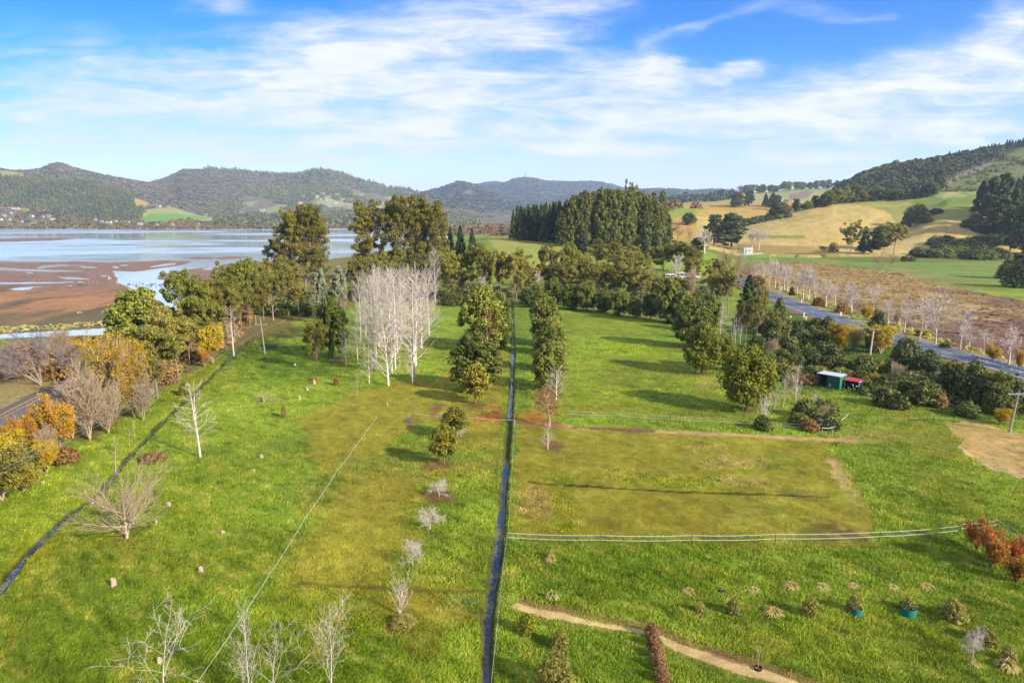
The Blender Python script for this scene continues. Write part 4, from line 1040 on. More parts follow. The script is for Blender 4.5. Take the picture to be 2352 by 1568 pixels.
bush('yellowshrub', 348, 2.0, 2.0, M['l_lime'], 24, .35, 50, .12)
for v in range(3): bush('oliveshrub', 350 + v, 5.5, 7, M['l_bush'], 44, 1.05, 95, .27)
for v in range(2): bush('brownbush', 356 + v, 2.0, 3.0, M['l_brown'], 26, .5, 60, .18)
for v in range(2): bush('deadhedge', 358 + v, 1.0, 1.3, M['l_dead'], 26, .28, 90, .07)
def tussock(kind, seed, mat, n=190, H=.8, W=1.1):
    rng = np.random.default_rng(seed); a = rng.random(n) * 6.283; q = rng.random(n) ** .6; V = []; Q = []
    for i in range(n):
        d = np.array([math.cos(a[i]), math.sin(a[i]), 0]); sd_ = np.array([-d[1], d[0], 0]) * .034
        p0 = d * .08 * q[i]; h = H * rng.uniform(.5, 1) * (1 - .35 * q[i]); p1 = d * W * .25 * q[i] + np.array([0, 0, h * .8]); p2 = d * W * .5 * q[i] * rng.uniform(.8, 1.1) + np.array([0, 0, h * (1 - .55 * q[i])])
        b = len(V); V += [p0 - sd_, p0 + sd_, p1 + sd_, p1 - sd_, p2 + sd_ * .3, p2 - sd_ * .3]; Q += [(b, b + 1, b + 2, b + 3), (b + 3, b + 2, b + 4, b + 5)]
    proto(kind, H, W, [('blades', np.array(V), np.array(Q), mat)])
for v in range(3): tussock('tussock', 360 + v, M['l_straw'])

NTH = ['zeroth', 'first', 'second', 'third', 'fourth', 'fifth', 'sixth', 'seventh', 'eighth', 'ninth', 'tenth', 'eleventh', 'twelfth', 'thirteenth', 'fourteenth', 'fifteenth', 'sixteenth', 'seventeenth', 'eighteenth', 'nineteenth', 'twentieth']
for i_, w_ in enumerate(['first', 'second', 'third', 'fourth', 'fifth', 'sixth', 'seventh', 'eighth', 'ninth'], 1):
    NTH.append('twenty-' + w_)
NTH.append('thirtieth')
for t_ in ('thirty', 'forty', 'fifty'):
    if t_ != 'thirty': NTH.append(t_[:-1] + 'ieth')
    for w_ in ['first', 'second', 'third', 'fourth', 'fifth', 'sixth', 'seventh', 'eighth', 'ninth']: NTH.append(t_ + '-' + w_)
def LR(l): return sorted(l, key=lambda t: t[1] if isinstance(t[0], str) else t[0])
prng = random.Random(4)
CNT = {}
WSC = dict(feather=1.22, green=1.15, olive=1.15, gum=1.28, spread=1.15, fruit=1.2, birch=1.3, fore=1.25, stand=1.25, pine=1.15, poplar=1.0, roadpop=1.35, roundpop=1.3, poplar_small=1.2, broad=1.06, acacia=1.05, tussock=1.25)
def place(kind, name, cat, label, px, pb, pt, w, group=None, var=None, rz=None, at=None, sink=.05, mirror=False, hscale=1.0, lean=None):
    """stand a copy of a plant where the picture shows its foot (px,pb), as tall and wide as it shows there"""
    if at is None:
        h = hit(px, pb)
        if h is None: print('no ground for', label); return None
        x, y, z = h
    else: x, y, z = at
    dep = y * CT - (z - CAMZ) * ST
    v = (CY - pt) / F; e = (-ST + v * CT) / (CT + v * ST)
    Hh = max(.3, CAMZ + e * y - z) * hscale; Wd = w / F * dep
    Wd *= WSC.get(kind, 1.0); Wd *= .85 if kind in ('shrub', 'yellowshrub') else 1.0; lst = PROTO[kind]; k = CNT.get(kind, 0); CNT[kind] = k + 1
    H0, W0, parts = lst[k % len(lst) if var is None else var]
    sx = Wd / W0; sz = Hh / H0
    root = empty(name, (x, y, z - sink), prng.random() * 6.28 if rz is None else rz, (sx * (-1 if mirror else 1), sx, sz))
    if lean: root.rotation_euler = (lean[1], lean[0], root.rotation_euler[2])
    for nm, me in parts: link(nm, me, root)
    tag(root, label, cat, group)
    return root
# ------------------------------------------------------------------ planting, read off the picture: foot (x, y), top y, width
P_ = place
# --- left edge: shrubs and trees along the railway
P_('orangewillow', 'autumn_shrub', 'shrub', 'bright orange-yellow leafy shrub nearest the railway at the left edge', 48, 1056, 946, 88)
P_('orangewillow', 'autumn_willow', 'willow', 'rusty orange and olive willow between the bright orange shrub and the bare stems', 138, 1042, 894, 118, var=1)
P_('yellowdense', 'autumn_shrub', 'shrub', 'thin yellowish shrub in front of the rusty orange willow', 108, 1085, 1005, 62)
P_('olivewillow', 'bush', 'bush', 'yellowish olive bush cut off by the left edge, below the orange shrub', 5, 1150, 1010, 130)
P_('olivewillow', 'bush', 'bush', 'low olive bush in front of the left edge thicket, lowest down the bank', 55, 1128, 1060, 90)
P_('brownbush', 'bush', 'bush', 'brown leafless thicket under the rusty orange willow', 150, 1062, 1022, 60)
P_('tanbare', 'bare_tree', 'tree', 'tall bare many-stemmed tree, left of the two by the big yellow willow', 207, 1010, 822, 118)
P_('tanbare', 'bare_tree', 'tree', 'bare many-stemmed tree leaning right in front of the big yellow willow', 250, 995, 858, 90, var=1)
P_('yellowwillow', 'yellow_willow', 'willow', 'large golden yellow willow on a short thick trunk, rear half of the pair', 262, 945, 746, 146)
P_('yellowwillow', 'yellow_willow', 'willow', 'large golden brown willow on a short thick trunk, front half of the pair', 310, 960, 764, 138, var=1)
P_('lean', 'leaning_bare_tree', 'tree', 'white-limbed bare trees leaning left over the marsh edge', 95, 884, 752, 150, rz=0)
P_('lean', 'leaning_bare_tree', 'tree', 'smaller white-limbed bare tree leaning left at the left edge of the photo', 35, 872, 790, 110, rz=.2, var=1)
P_('tanbare', 'bare_tree', 'tree', 'bare pale tree behind the leaning white-limbed trees, right of them', 137, 834, 742, 76)
P_('brownbush', 'bush', 'bush', 'brown twiggy thicket behind the leaning white-limbed trees', 60, 838, 790, 130)
P_('brownbush', 'bush', 'bush', 'brown and yellow undergrowth beside the railway, left of the golden willow', 145, 868, 822, 80)
P_('brownbush', 'bush', 'bush', 'brown undergrowth right of the leaning trees, near the creek', 190, 826, 790, 90)
P_('yellowdense', 'autumn_shrub', 'shrub', 'small yellow-flecked shrub between the creek and the golden willow', 175, 815, 778, 50)
P_('oliveshrub', 'bush', 'bush', 'olive bush on the creek bank behind the golden willow', 225, 815, 775, 60)
P_('broad', 'evergreen_tree', 'tree', 'round dark evergreen standing against the creek and marsh', 322, 820, 668, 122)
P_('feather', 'gum_tree', 'tree', 'tall ragged gum with orange-brown trunk beside the golden willow', 362, 914, 742, 112)
P_('feather', 'gum_tree', 'tree', 'ragged gum with a pale forked trunk, second along the railway row', 411, 876, 700, 110)
P_('green', 'gum_tree', 'tree', 'bright green topped gum against the white tidal channel', 440, 815, 616, 124)
P_('feather', 'gum_tree', 'tree', 'olive gum behind the bright green topped one, slightly right', 478, 800, 640, 90)
P_('feather', 'gum_tree', 'tree', 'broad olive gum left of the thin yellow birch', 512, 790, 606, 104)
P_('green', 'gum_tree', 'tree', 'gum with a high green crown behind the thin yellow birch', 554, 762, 588, 92)
P_('feather', 'gum_tree', 'tree', 'smaller gum with leaning trunk over the left ditch', 524, 786, 668, 74)
P_('yellowdense', 'autumn_tree', 'tree', 'bright yellow tree in the gum row beside the left ditch', 490, 835, 738, 74)
P_('orangewillow', 'autumn_tree', 'tree', 'rusty orange low tree at the foot of the yellow one in the gum row', 470, 842, 800, 36)
P_('oliveshrub', 'bush', 'bush', 'round dark bush alone on the grass left of the ditch', 423, 906, 877, 26)
P_('birch', 'birch_tree', 'birch', 'thin pale birch with a few yellow leaves beside the left ditch', 537, 817, 700, 46)
P_('brownbush', 'bush', 'bush', 'dark brown thicket between the two leaning gum trunks', 380, 880, 846, 56)
P_('feather', 'gum_tree', 'tree', 'gum behind the tall timber pole, olive and rounded', 588, 745, 622, 84)
P_('feather', 'gum_tree', 'tree', 'dark gum below the first tall gum clump, left side', 618, 722, 584, 80)
P_('sapling', 'bare_sapling', 'sapling', 'small bare tree on the grass right of the timber pole', 628, 736, 672, 30)
P_('feather', 'gum_tree', 'tree', 'small gum on a thin white stem left of the silver trees', 688, 728, 644, 44)
P_('feather', 'gum_tree', 'tree', 'mid-height gum in front of the first tall clump', 655, 716, 590, 70)
P_('oliveshrub', 'bush', 'bush', 'low dark scrub at the grass edge right of the timber pole', 655, 722, 694, 60)
P_('oliveshrub', 'bush', 'bush', 'low dark scrub beneath the silver trees', 712, 722, 690, 60)
# first tall gum clump
for i, (px, pb, pt, w) in enumerate([(655, 672, 505, 60), (680, 674, 478, 64), (702, 668, 464, 66), (722, 672, 466, 64), (742, 668, 480, 52), (640, 668, 548, 56), (735, 690, 560, 50)]):
    P_('gum', 'tall_gum_tree', 'tree', NTH[i + 1] + ' gum tree of the tall clump standing alone against the harbour' if i < 5 else ('leftmost low gum of the clump standing against the harbour' if i == 5 else 'lower gum in front of the clump against the harbour'), px, pb, pt, w, 'tall gum clump left of the open water')
# silver pair
P_('silver', 'silver_gum_tree', 'tree', 'silver-blue gum, left of the pair behind the poplars', 738, 742, 614, 44)
P_('silver', 'silver_gum_tree', 'tree', 'silver-blue gum, right of the pair behind the poplars', 783, 738, 608, 46)
P_('broad', 'evergreen_tree', 'tree', 'dense dark evergreen left of the white poplars', 766, 822, 688, 68)
P_('bronze', 'bronze_tree', 'tree', 'bronze-green young tree in front of the dark evergreen left of the poplars', 729, 848, 728, 72)
P_('poplar_small', 'young_poplar', 'poplar', 'small bare white tree between the bronze tree and the poplar grove', 795, 840, 750, 40)
P_('sapling', 'sapling', 'sapling', 'slim leafy sapling alone left of the diagonal tape fence', 821, 909, 852, 20)
P_('sapling', 'bare_sapling', 'sapling', 'thin bare sapling on the grass strip below the golden willow', 310, 1010, 962, 16)
P_('sapling', 'bare_sapling', 'sapling', 'bare bushy sapling between the railway thicket and the big bare tree', 266, 1085, 1000, 40, var=1)
P_('sapling', 'bare_sapling', 'sapling', 'tiny bare sapling left of the one on the grass strip', 298, 1026, 985, 12)
P_('birch', 'white_birch', 'birch', 'white two-stemmed birch alone in the left field', 460, 1049, 872, 84)
P_('spread', 'spreading_bare_tree', 'tree', 'big spreading bare tree with white forked trunk beside the left ditch', 292, 1236, 1018, 238)
# poplar grove
pop = [(829, 782, 610, 60, 0), (841, 775, 625, 50, 0), (858, 850, 612, 78, 0), (864, 827, 618, 80, 0), (870, 798, 620, 70, 0), (900, 858, 604, 90, 0), (908, 847, 606, 96, 0), (912, 806, 604, 80, 0), (923, 778, 600, 80, 0), (933, 763, 606, 76, 0), (951, 869, 604, 118, 0), (954, 840, 600, 128, 0), (968, 800, 606, 96, 0), (985, 770, 612, 80, 0), (880, 775, 612, 74, 0), (895, 752, 610, 70, 0),
       (822, 834, 735, 40, 1), (848, 880, 792, 54, 1), (892, 886, 744, 92, 1), (947, 882, 798, 56, 1)]
for i, (px, pb, pt, w, k) in enumerate(pop):
    lab = {16: 'thin short poplar at the left edge of the white poplar grove', 17: 'short forked white poplar at the front left corner of the grove', 18: 'shorter white poplar at the very front of the grove', 19: 'slim short poplar at the front right of the grove'}.get(i) or ('tall white poplar, %s from the left in the bare grove' % NTH[[0, 1, 2, 3, 4, 7, 8, 9, 10, 11, 12, 13, 14, 15, 5, 6][i] + 1])
    P_(['poplar', 'poplar_small'][k], 'white_poplar' if k == 0 else 'young_poplar', 'poplar', lab, px, pb, pt, w, 'white poplars of the grove')
# great gum row against the harbour
for i, (px, pb, pt, w) in enumerate([(836, 656, 470, 60), (852, 652, 454, 58), (880, 655, 459, 56), (906, 652, 449, 56), (928, 656, 445, 58), (950, 650, 449, 56), (966, 654, 443, 62), (985, 650, 462, 56), (1003, 656, 458, 56), (1014, 652, 482, 50)]):
    P_('gum', 'tall_gum_tree', 'tree', 'tall gum, %s from the left in the great row above the poplars' % NTH[i + 1], px, pb, pt, w, 'tall gums of the row above the poplars')
for i, (px, pb, pt, w) in enumerate([(818, 690, 590, 60), (845, 690, 600, 66), (880, 690, 575, 70), (920, 686, 585, 72), (962, 688, 570, 76), (998, 690, 590, 60)]):
    P_('feather', 'dark_understorey_tree', 'tree', 'dark lower tree, %s from the left under the great gum row' % NTH[i + 1], px, pb, pt, w, 'lower trees under the great gum row')
P_('poplar', 'bare_tree', 'tree', 'pinkish bare tree rising behind the right side of the poplar grove', 1000, 700, 556, 46)
P_('poplar', 'bare_tree', 'tree', 'slim bare tree against the dark trees right of the poplar grove', 1035, 690, 584, 34)
# trees closing the far side of the fields, left of the centre
for i, (k, px, pb, pt, w) in enumerate([('feather', 1030, 694, 566, 64), ('feather', 1062, 690, 572, 56), ('feather', 1092, 694, 556, 66), ('feather', 1124, 690, 560, 60), ('feather', 1150, 694, 574, 58), ('feather', 1186, 694, 566, 64), ('oliveshrub', 1040, 700, 668, 60), ('oliveshrub', 1090, 700, 664, 64), ('oliveshrub', 1140, 700, 664, 60)]):
    P_(k, 'field_edge_tree' if k == 'feather' else 'bush', 'tree' if k == 'feather' else 'bush', ('olive tree, %s from the left behind the end of the central ditch' % NTH[i + 1]) if k == 'feather' else ('low dark bush, %s from the left below the trees at the ditch end' % NTH[i - 5]), px, pb, pt, w, 'olive trees at the end of the central ditch' if k == 'feather' else 'bushes at the end of the central ditch')
for i, (px, pb, pt, w) in enumerate([(1035, 600, 522, 22), (1058, 600, 518, 26), (1085, 602, 527, 24)]):
    P_('pine', 'young_pine', 'pine', NTH[i + 1] + ' from the left of three dark pines right of the great gum row', px, pb, pt, w, 'three dark pines right of the gum row')
for i, (px, pb, pt, w) in enumerate([(1070, 545, 520, 26), (1092, 543, 512, 30), (1112, 546, 502, 34), (1130, 545, 508, 30), (1150, 548, 506, 28), (1163, 546, 510, 22)]):
    P_('pinkbare', 'leafless_tree', 'tree', 'rusty leafless tree, %s from the left beyond the pale paddock' % NTH[i + 1], px, pb, pt, w, 'rusty leafless trees beyond the pale paddock')
# the stand on the knoll
rg = random.Random(8)
k = 0
for i in range(20):
    t = i / 19; px = 1180 + 128 * t + rg.uniform(-2, 2)
    P_('pine', 'plantation_pine', 'pine', 'dark pine, %s from the left in the plantation on the rise' % NTH[i + 1], px, 551 - (i % 3) * 1.5 if t < .8 else 556, 478 - 16 * t + rg.uniform(-5, 5), rg.uniform(17, 24), 'dark pines of the plantation on the rise')
st = []
for i in range(38):
    t = i / 37; px = 1292 + 238 * t
    top = np.interp(px, [1290, 1318, 1345, 1380, 1420, 1470, 1495, 1520, 1541], [486, 450, 440, 437, 439, 442, 450, 478, 500])
    st.append((px + rg.uniform(-3, 3), rg.choice([552, 558, 566]), top + rg.uniform(-3, 7), rg.uniform(22, 30)))
for i, (px, pb, pt, w) in enumerate(st):
    P_('stand', 'plantation_gum', 'tree', 'tall gum, %s from the left in the big stand on the rise' % NTH[i + 1], px, pb, pt, w, 'tall gums of the stand on the rise')
P_('feather', 'emergent_gum_tree', 'tree', 'thin gum with open crown rising above the big stand', 1445, 548, 409, 34)
P_('stand', 'shaggy_tree', 'tree', 'shaggy brown tree just right of the big stand, taller one', 1520, 500, 437, 15)
P_('stand', 'shaggy_tree', 'tree', 'short shaggy brown tree tucked against the right of the big stand', 1500, 500, 441, 12)
for i, (px, pb, pt, w) in enumerate([(1338, 590, 535, 34), (1440, 600, 548, 40), (1475, 600, 545, 42), (1505, 596, 548, 36), (1530, 588, 545, 30)]):
    P_('macro', 'dark_cypress', 'tree', 'dark ragged cypress, %s from the left at the foot of the big stand' % NTH[i + 1], px, pb, pt, w, 'dark cypresses at the foot of the stand')
# loose trees in the middle
for kk, px, pb, pt, w, lab in [
    ('feather', 1253, 680, 560, 62, 'rounded olive tree right of the pale paddock view'), ('green', 1306, 664, 552, 52, 'fresh green tree left of centre in the middle trees'),
    ('feather', 1326, 656, 564, 62, 'olive tree with a forked pale stem before the green one'), ('olive', 1392, 640, 534, 80, 'yellow-olive tree with a broad round crown in front of the stand'),
    ('feather', 1345, 680, 592, 54, 'mid-height tree left of the orange roofed yard'), ('feather', 1437, 668, 574, 60, 'olive tree left of the red roofed buildings'),
    ('feather', 1480, 665, 576, 46, 'olive tree in front of the white truck'), ('green', 1522, 640, 556, 62, 'green tree standing behind the white coaches'),
    ('olive', 1556, 645, 549, 70, 'broad green-olive tree with orange limbs behind the coaches'), ('feather', 1400, 690, 612, 62, 'open-crowned tree in front of the yellow-olive one'),
    ('feather', 1450, 700, 612, 64, 'open-crowned tree before the red roofs'), ('feather', 1590, 662, 586, 56, 'olive tree right of the white coaches'),
    ('feather', 1560, 690, 632, 52, 'low olive tree in front of the coaches, right side'), ('feather', 1636, 706, 584, 62, 'tall dark olive tree beside the bare grey one near the road'),
    ('feather', 1672, 720, 610, 56, 'olive tree left of the dark pine by the road'), ('feather', 1372, 668, 600, 50, 'small olive tree left of the yellow-olive crown'),
    ('feather', 1290, 690, 600, 56, 'low olive tree behind the right hand hedge, left part'), ('feather', 1508, 690, 628, 50, 'low olive tree in front of the white truck')]:
    P_(kk, 'olive_tree' if kk != 'green' else 'green_tree', 'tree', lab, px, pb, pt, w)
P_('roadpop', 'bare_tree', 'tree', 'orange-barked bare tree in front of the white coaches', 1552, 652, 580, 34)
P_('roadpop', 'bare_tree', 'tree', 'white bare tree left of the big dark cypress', 1617, 582, 520, 42)
P_('pinkbare', 'bare_willow', 'willow', 'peach coloured bare willow left of the big dark cypress', 1556, 552, 500, 44)
P_('pinkbare', 'bare_willow', 'willow', 'low peach bare willow at the left shoulder of the dark cypress', 1582, 556, 514, 34, var=1)
P_('macro', 'macrocarpa', 'cypress', 'huge dark spreading cypress beside the golden hill', 1680, 568, 486, 76)
P_('macro', 'macrocarpa', 'cypress', 'dark spreading cypress forming the left shoulder of the huge one', 1640, 562, 492, 60, var=1)
P_('macro', 'macrocarpa', 'cypress', 'lower dark cypress under the left shoulder of the huge one', 1604, 576, 544, 44, var=2)
P_('broad', 'evergreen_tree', 'tree', 'round dark tree on the golden field left of the cypress', 1582, 517, 490, 30)
P_('roadpop', 'bare_tree', 'tree', 'pale bare tree against the golden hill above the white container', 1726, 572, 520, 40, var=1)
P_('roadpop', 'bare_tree', 'tree', 'thin pale bare tree right of the container on the golden hill', 1742, 574, 524, 34, var=2)
for i, (px, pb, pt, w) in enumerate([(1645, 650, 570, 46), (1668, 652, 556, 56), (1692, 655, 562, 56), (1706, 662, 575, 48)]):
    P_('pinkbare', 'bare_willow', 'willow', 'pinkish bare tree, %s from the left beside the road bend' % NTH[i + 1], px, pb, pt, w, 'pinkish bare trees by the road bend')
P_('fore', 'bare_tree', 'tree', 'grey bare tree in the dark hedge left of the road bend', 1628, 696, 616, 44)
P_('brownbush', 'bush', 'bush', 'brown bare thicket beside the road bend', 1735, 660, 632, 50)
# hedge row of dark evergreens closing the right hand field
for i, (px, pb, pt, w) in enumerate([(1216, 706, 664, 40), (1240, 704, 652, 48), (1273, 704, 640, 44), (1312, 711, 655, 46), (1348, 714, 646, 44), (1386, 717, 668, 38), (1423, 724, 664, 46), (1458, 729, 682, 32), (1495, 733, 674, 36), (1533, 741, 640, 58), (1571, 745, 672, 44)]):
    P_('broad', 'hedge_evergreen', 'tree', 'dense dark evergreen, %s from the left along the far edge of the right field' % NTH[i + 1], px, pb, pt, w, 'dark evergreens along the far edge of the right field')
for kk, px, pb, pt, w, lab in [('broad', 1590, 798, 688, 76, 'tall dense evergreen at the far right corner of the field'), ('broad', 1630, 762, 676, 46, 'dark evergreen behind the tall dense one at the field corner'),
    ('acacia', 1612, 858, 748, 86, 'billowing yellow-green tree on the right field edge, left of the pair'), ('acacia', 1660, 850, 776, 66, 'yellow-green tree tucked behind between the pair on the field edge'),
    ('acacia', 1714, 944, 804, 116, 'biggest billowing yellow-green tree at the near corner of the right field'), ('pine', 1715, 755, 632, 52, 'bright dark-green pine beside the road'),
    ('feather', 1738, 780, 668, 48, 'bronze-green tree right of the bare white stems, right one'), ('olive', 1712, 790, 676, 44, 'bronze-green tree right of the bare white stems, left one'), ('feather', 1748, 740, 654, 40, 'olive tree nearest the road beside the pine')]:
    P_(kk, {'broad': 'evergreen_tree', 'acacia': 'acacia_tree', 'pine': 'pine_tree'}.get(kk, 'bronze_tree'), 'tree', lab, px, pb, pt, w)
P_('poplar', 'bare_poplar', 'poplar', 'slim bare poplar with orange leaves at its top, left of the pair by the road', 1654, 768, 692, 24)
P_('fore', 'bare_poplar', 'poplar', 'white many-stemmed bare poplar with orange leaves at its top', 1682, 808, 698, 44)
P_('poplar', 'bare_poplar', 'poplar', 'thin bare stem behind the white many-stemmed poplar', 1700, 790, 690, 22)
# left and right rows along the central ditch
for kk, px, pb, pt, w, lab in [('broad', 1108, 806, 660, 92, 'largest dense evergreen left of the central ditch, farthest of its row'), ('broad', 1150, 800, 682, 50, 'dense evergreen merged with the largest one, beside the ditch'), ('broad', 1092, 896, 772, 100, 'dense evergreen in the middle of the row left of the ditch'),
    ('lolly', 1092, 926, 838, 74, 'round evergreen with a clear pale stem in front of the dense row'), ('lolly', 1046, 1006, 937, 62, 'round evergreen half bare on its right side'), ('lolly', 1020, 1067, 978, 66, 'round evergreen on a short stem, nearest of the row left of the ditch'),
    ('broad', 1252, 792, 684, 70, 'farthest tall evergreen of the row right of the ditch'), ('broad', 1268, 815, 730, 58, 'second evergreen of the row right of the ditch'), ('broad', 1263, 852, 754, 60, 'third evergreen of the row right of the ditch'), ('broad', 1262, 894, 788, 76, 'nearest dense evergreen of the row right of the ditch')]:
    P_(kk, 'evergreen_tree', 'tree', lab, px, pb, pt, w)
P_('autumn', 'autumn_tree', 'tree', 'small tree with brown autumn leaves between the evergreens left of the ditch', 1120, 812, 708, 48)
P_('poplar_small', 'bare_conifer', 'tree', 'pale bare tree in front of the evergreens right of the ditch', 1277, 918, 838, 58)
P_('autumn', 'sparse_tree', 'tree', 'sparse yellowish tree between the two bare ones right of the ditch', 1263, 980, 886, 66, var=1)
P_('poplar_small', 'bare_tree', 'tree', 'bare white tree at the end of the row beside the ditch bridge', 1258, 1032, 966, 40)
P_('fruit', 'bare_fruit_tree', 'tree', 'pale tangled bare tree leaning on the half bare round evergreen', 1050, 1004, 952, 34)
# four bare fruit trees
P_('fruit', 'bare_fruit_tree', 'tree', 'farthest of four bare white fruit trees beside the ditch', 1009, 1140, 1095, 52)
P_('fruit', 'bare_fruit_tree', 'tree', 'second farthest of four bare white fruit trees beside the ditch', 988, 1216, 1155, 62, var=1)
P_('fruit', 'bare_fruit_tree', 'tree', 'third of four bare white fruit trees, with hooked branches leaning left', 947, 1298, 1223, 60)
P_('fruit_tall', 'bare_fruit_tree', 'tree', 'nearest of four bare fruit trees, many upright stems on a mound', 918, 1412, 1296, 70)
P_('paleshrub', 'low_shrub', 'shrub', 'low brown and green mound under the upright bare fruit tree', 926, 1436, 1408, 62)
# foreground trees cut by the lower edge
P_('fore', 'bare_tree', 'tree', 'large bare white-barked tree cut by the bottom edge, left of the tape fence', 384, 1650, 1378, 240, var=0, rz=.5)
P_('poplar_small', 'bare_tree', 'tree', 'narrow reddish bare tree crossing the diagonal tape fence', 574, 1620, 1366, 44)
P_('fore', 'bare_tree', 'tree', 'bare white-barked tree at the bottom edge just right of the tape fence', 628, 1640, 1392, 140, var=1)
P_('fore', 'bare_tree', 'tree', 'small bare white tree between the fence and its taller neighbours at the bottom edge', 562, 1650, 1458, 100, var=2)
P_('fore_leafy', 'bare_tree', 'tree', 'bare white tree with a few orange leaves at the bottom edge', 764, 1650, 1372, 140)
# orange bushes, lower right
P_('redbush', 'autumn_bush', 'bush', 'red-leaved bush at the end of the horizontal tape fence', 2244, 1262, 1180, 68)
P_('redbush', 'autumn_bush', 'bush', 'orange-red bush in the middle of the row at the right edge', 2275, 1304, 1198, 80)
P_('orangebush', 'autumn_bush', 'bush', 'bright orange bush lowest in the row at the right edge', 2334, 1340, 1272, 70)
P_('redbush', 'autumn_bush', 'bush', 'red-brown bush behind the bright orange one at the right edge', 2330, 1300, 1222, 60)
# planted rows, lower right
for i, (px, pb, pt, w) in enumerate([(1581, 1360, 1344, 32), (1731, 1358, 1343, 36), (1816, 1350, 1330, 40), (1891, 1350, 1336, 36), (1960, 1346, 1335, 34), (2050, 1350, 1337, 28), (2127, 1350, 1335, 40)]):
    P_('tussock', 'straw_tussock', 'grass', 'dry straw tussock, %s from the left in the upper planted row' % NTH[i + 1], px, pb, pt, w, 'straw tussocks in the upper planted row')
P_('tussock', 'straw_tussock', 'grass', 'largest dry straw tussock, alone among the shrubs of the lower row', 1777, 1412, 1386, 46)
P_('tussock', 'straw_tussock', 'grass', 'dry straw tussock at the foot of the bare sapling at the lower right', 2237, 1530, 1508, 30)
P_('tussock', 'straw_tussock', 'grass', 'dry straw tussock near the right edge, lowest of all', 2314, 1538, 1502, 48)
P_('tussock', 'straw_tussock', 'grass', 'straw tussock with grey twigs below the horizontal tape', 1265, 1292, 1265, 28)
P_('tussock', 'straw_tussock', 'grass', 'upright straw tussock just above the mulch path', 1267, 1378, 1346, 30)
P_('shrub', 'young_shrub', 'shrub', 'grey twiggy shrub growing out of the tussock below the tape', 1264, 1284, 1258, 24)
for px, pb, pt, w, lab in [(1607, 1408, 1376, 24, 'small shrub in a black ring, first of the lower planted row'), (1682, 1410, 1370, 38, 'round shrub with a green guard panel, second of the lower row'), (1858, 1414, 1362, 44, 'olive shrub without a guard in the lower planted row'),
    (1961, 1406, 1362, 44, 'round shrub rising from the middle green guard'), (2086, 1404, 1370, 50, 'low round shrub filling the right hand green guard'), (2190, 1420, 1372, 66, 'widest dark shrub at the right end of the lower planted row'),
    (2262, 1478, 1432, 60, 'greyish shrub above the bare sapling at the lower right'), (2316, 1520, 1480, 40, 'thin greyish shrub near the lower right corner'),
    (1287, 1490, 1440, 48, 'pale feathery shrub right of the yellow one below the mulch path')]:
    P_('shrub', 'young_shrub', 'shrub', lab, px, pb, pt, w)
P_('yellowshrub', 'yellow_shrub', 'shrub', 'yellow-green young shrub in a black ring below the mulch path', 1209, 1456, 1400, 52)
P_('paleshrub', 'pale_shrub', 'shrub', 'large pale grey-green shrub at the bottom edge right of the ditch', 1275, 1590, 1490, 96)
P_('fruit', 'bare_sapling', 'sapling', 'bare white sapling with dry grass at its foot, lower right corner', 2234, 1516, 1430, 46)
P_('sapling', 'bare_sapling', 'sapling', 'thin bare sapling in a black ring beside the mulch path', 1741, 1532, 1476, 34)
P_('deadhedge', 'dead_hedge', 'hedge', 'upper end of the low dead brown hedge crossing the mulch path', 1497, 1462, 1424, 34)
for i, (px, pb) in enumerate([(1504, 1488), (1510, 1512), (1515, 1538), (1521, 1566)]):
    P_('deadhedge', 'dead_hedge', 'hedge', 'dead brown hedge clump, %s below the mulch path' % NTH[i + 1], px, pb, pb - 36, 36, 'dead brown hedge clumps below the mulch path')
P_('orangebush', 'small_weed', 'plant', 'small orange weed at the bottom edge, lower right', 2408, 1568, 1548, 20) if False else None
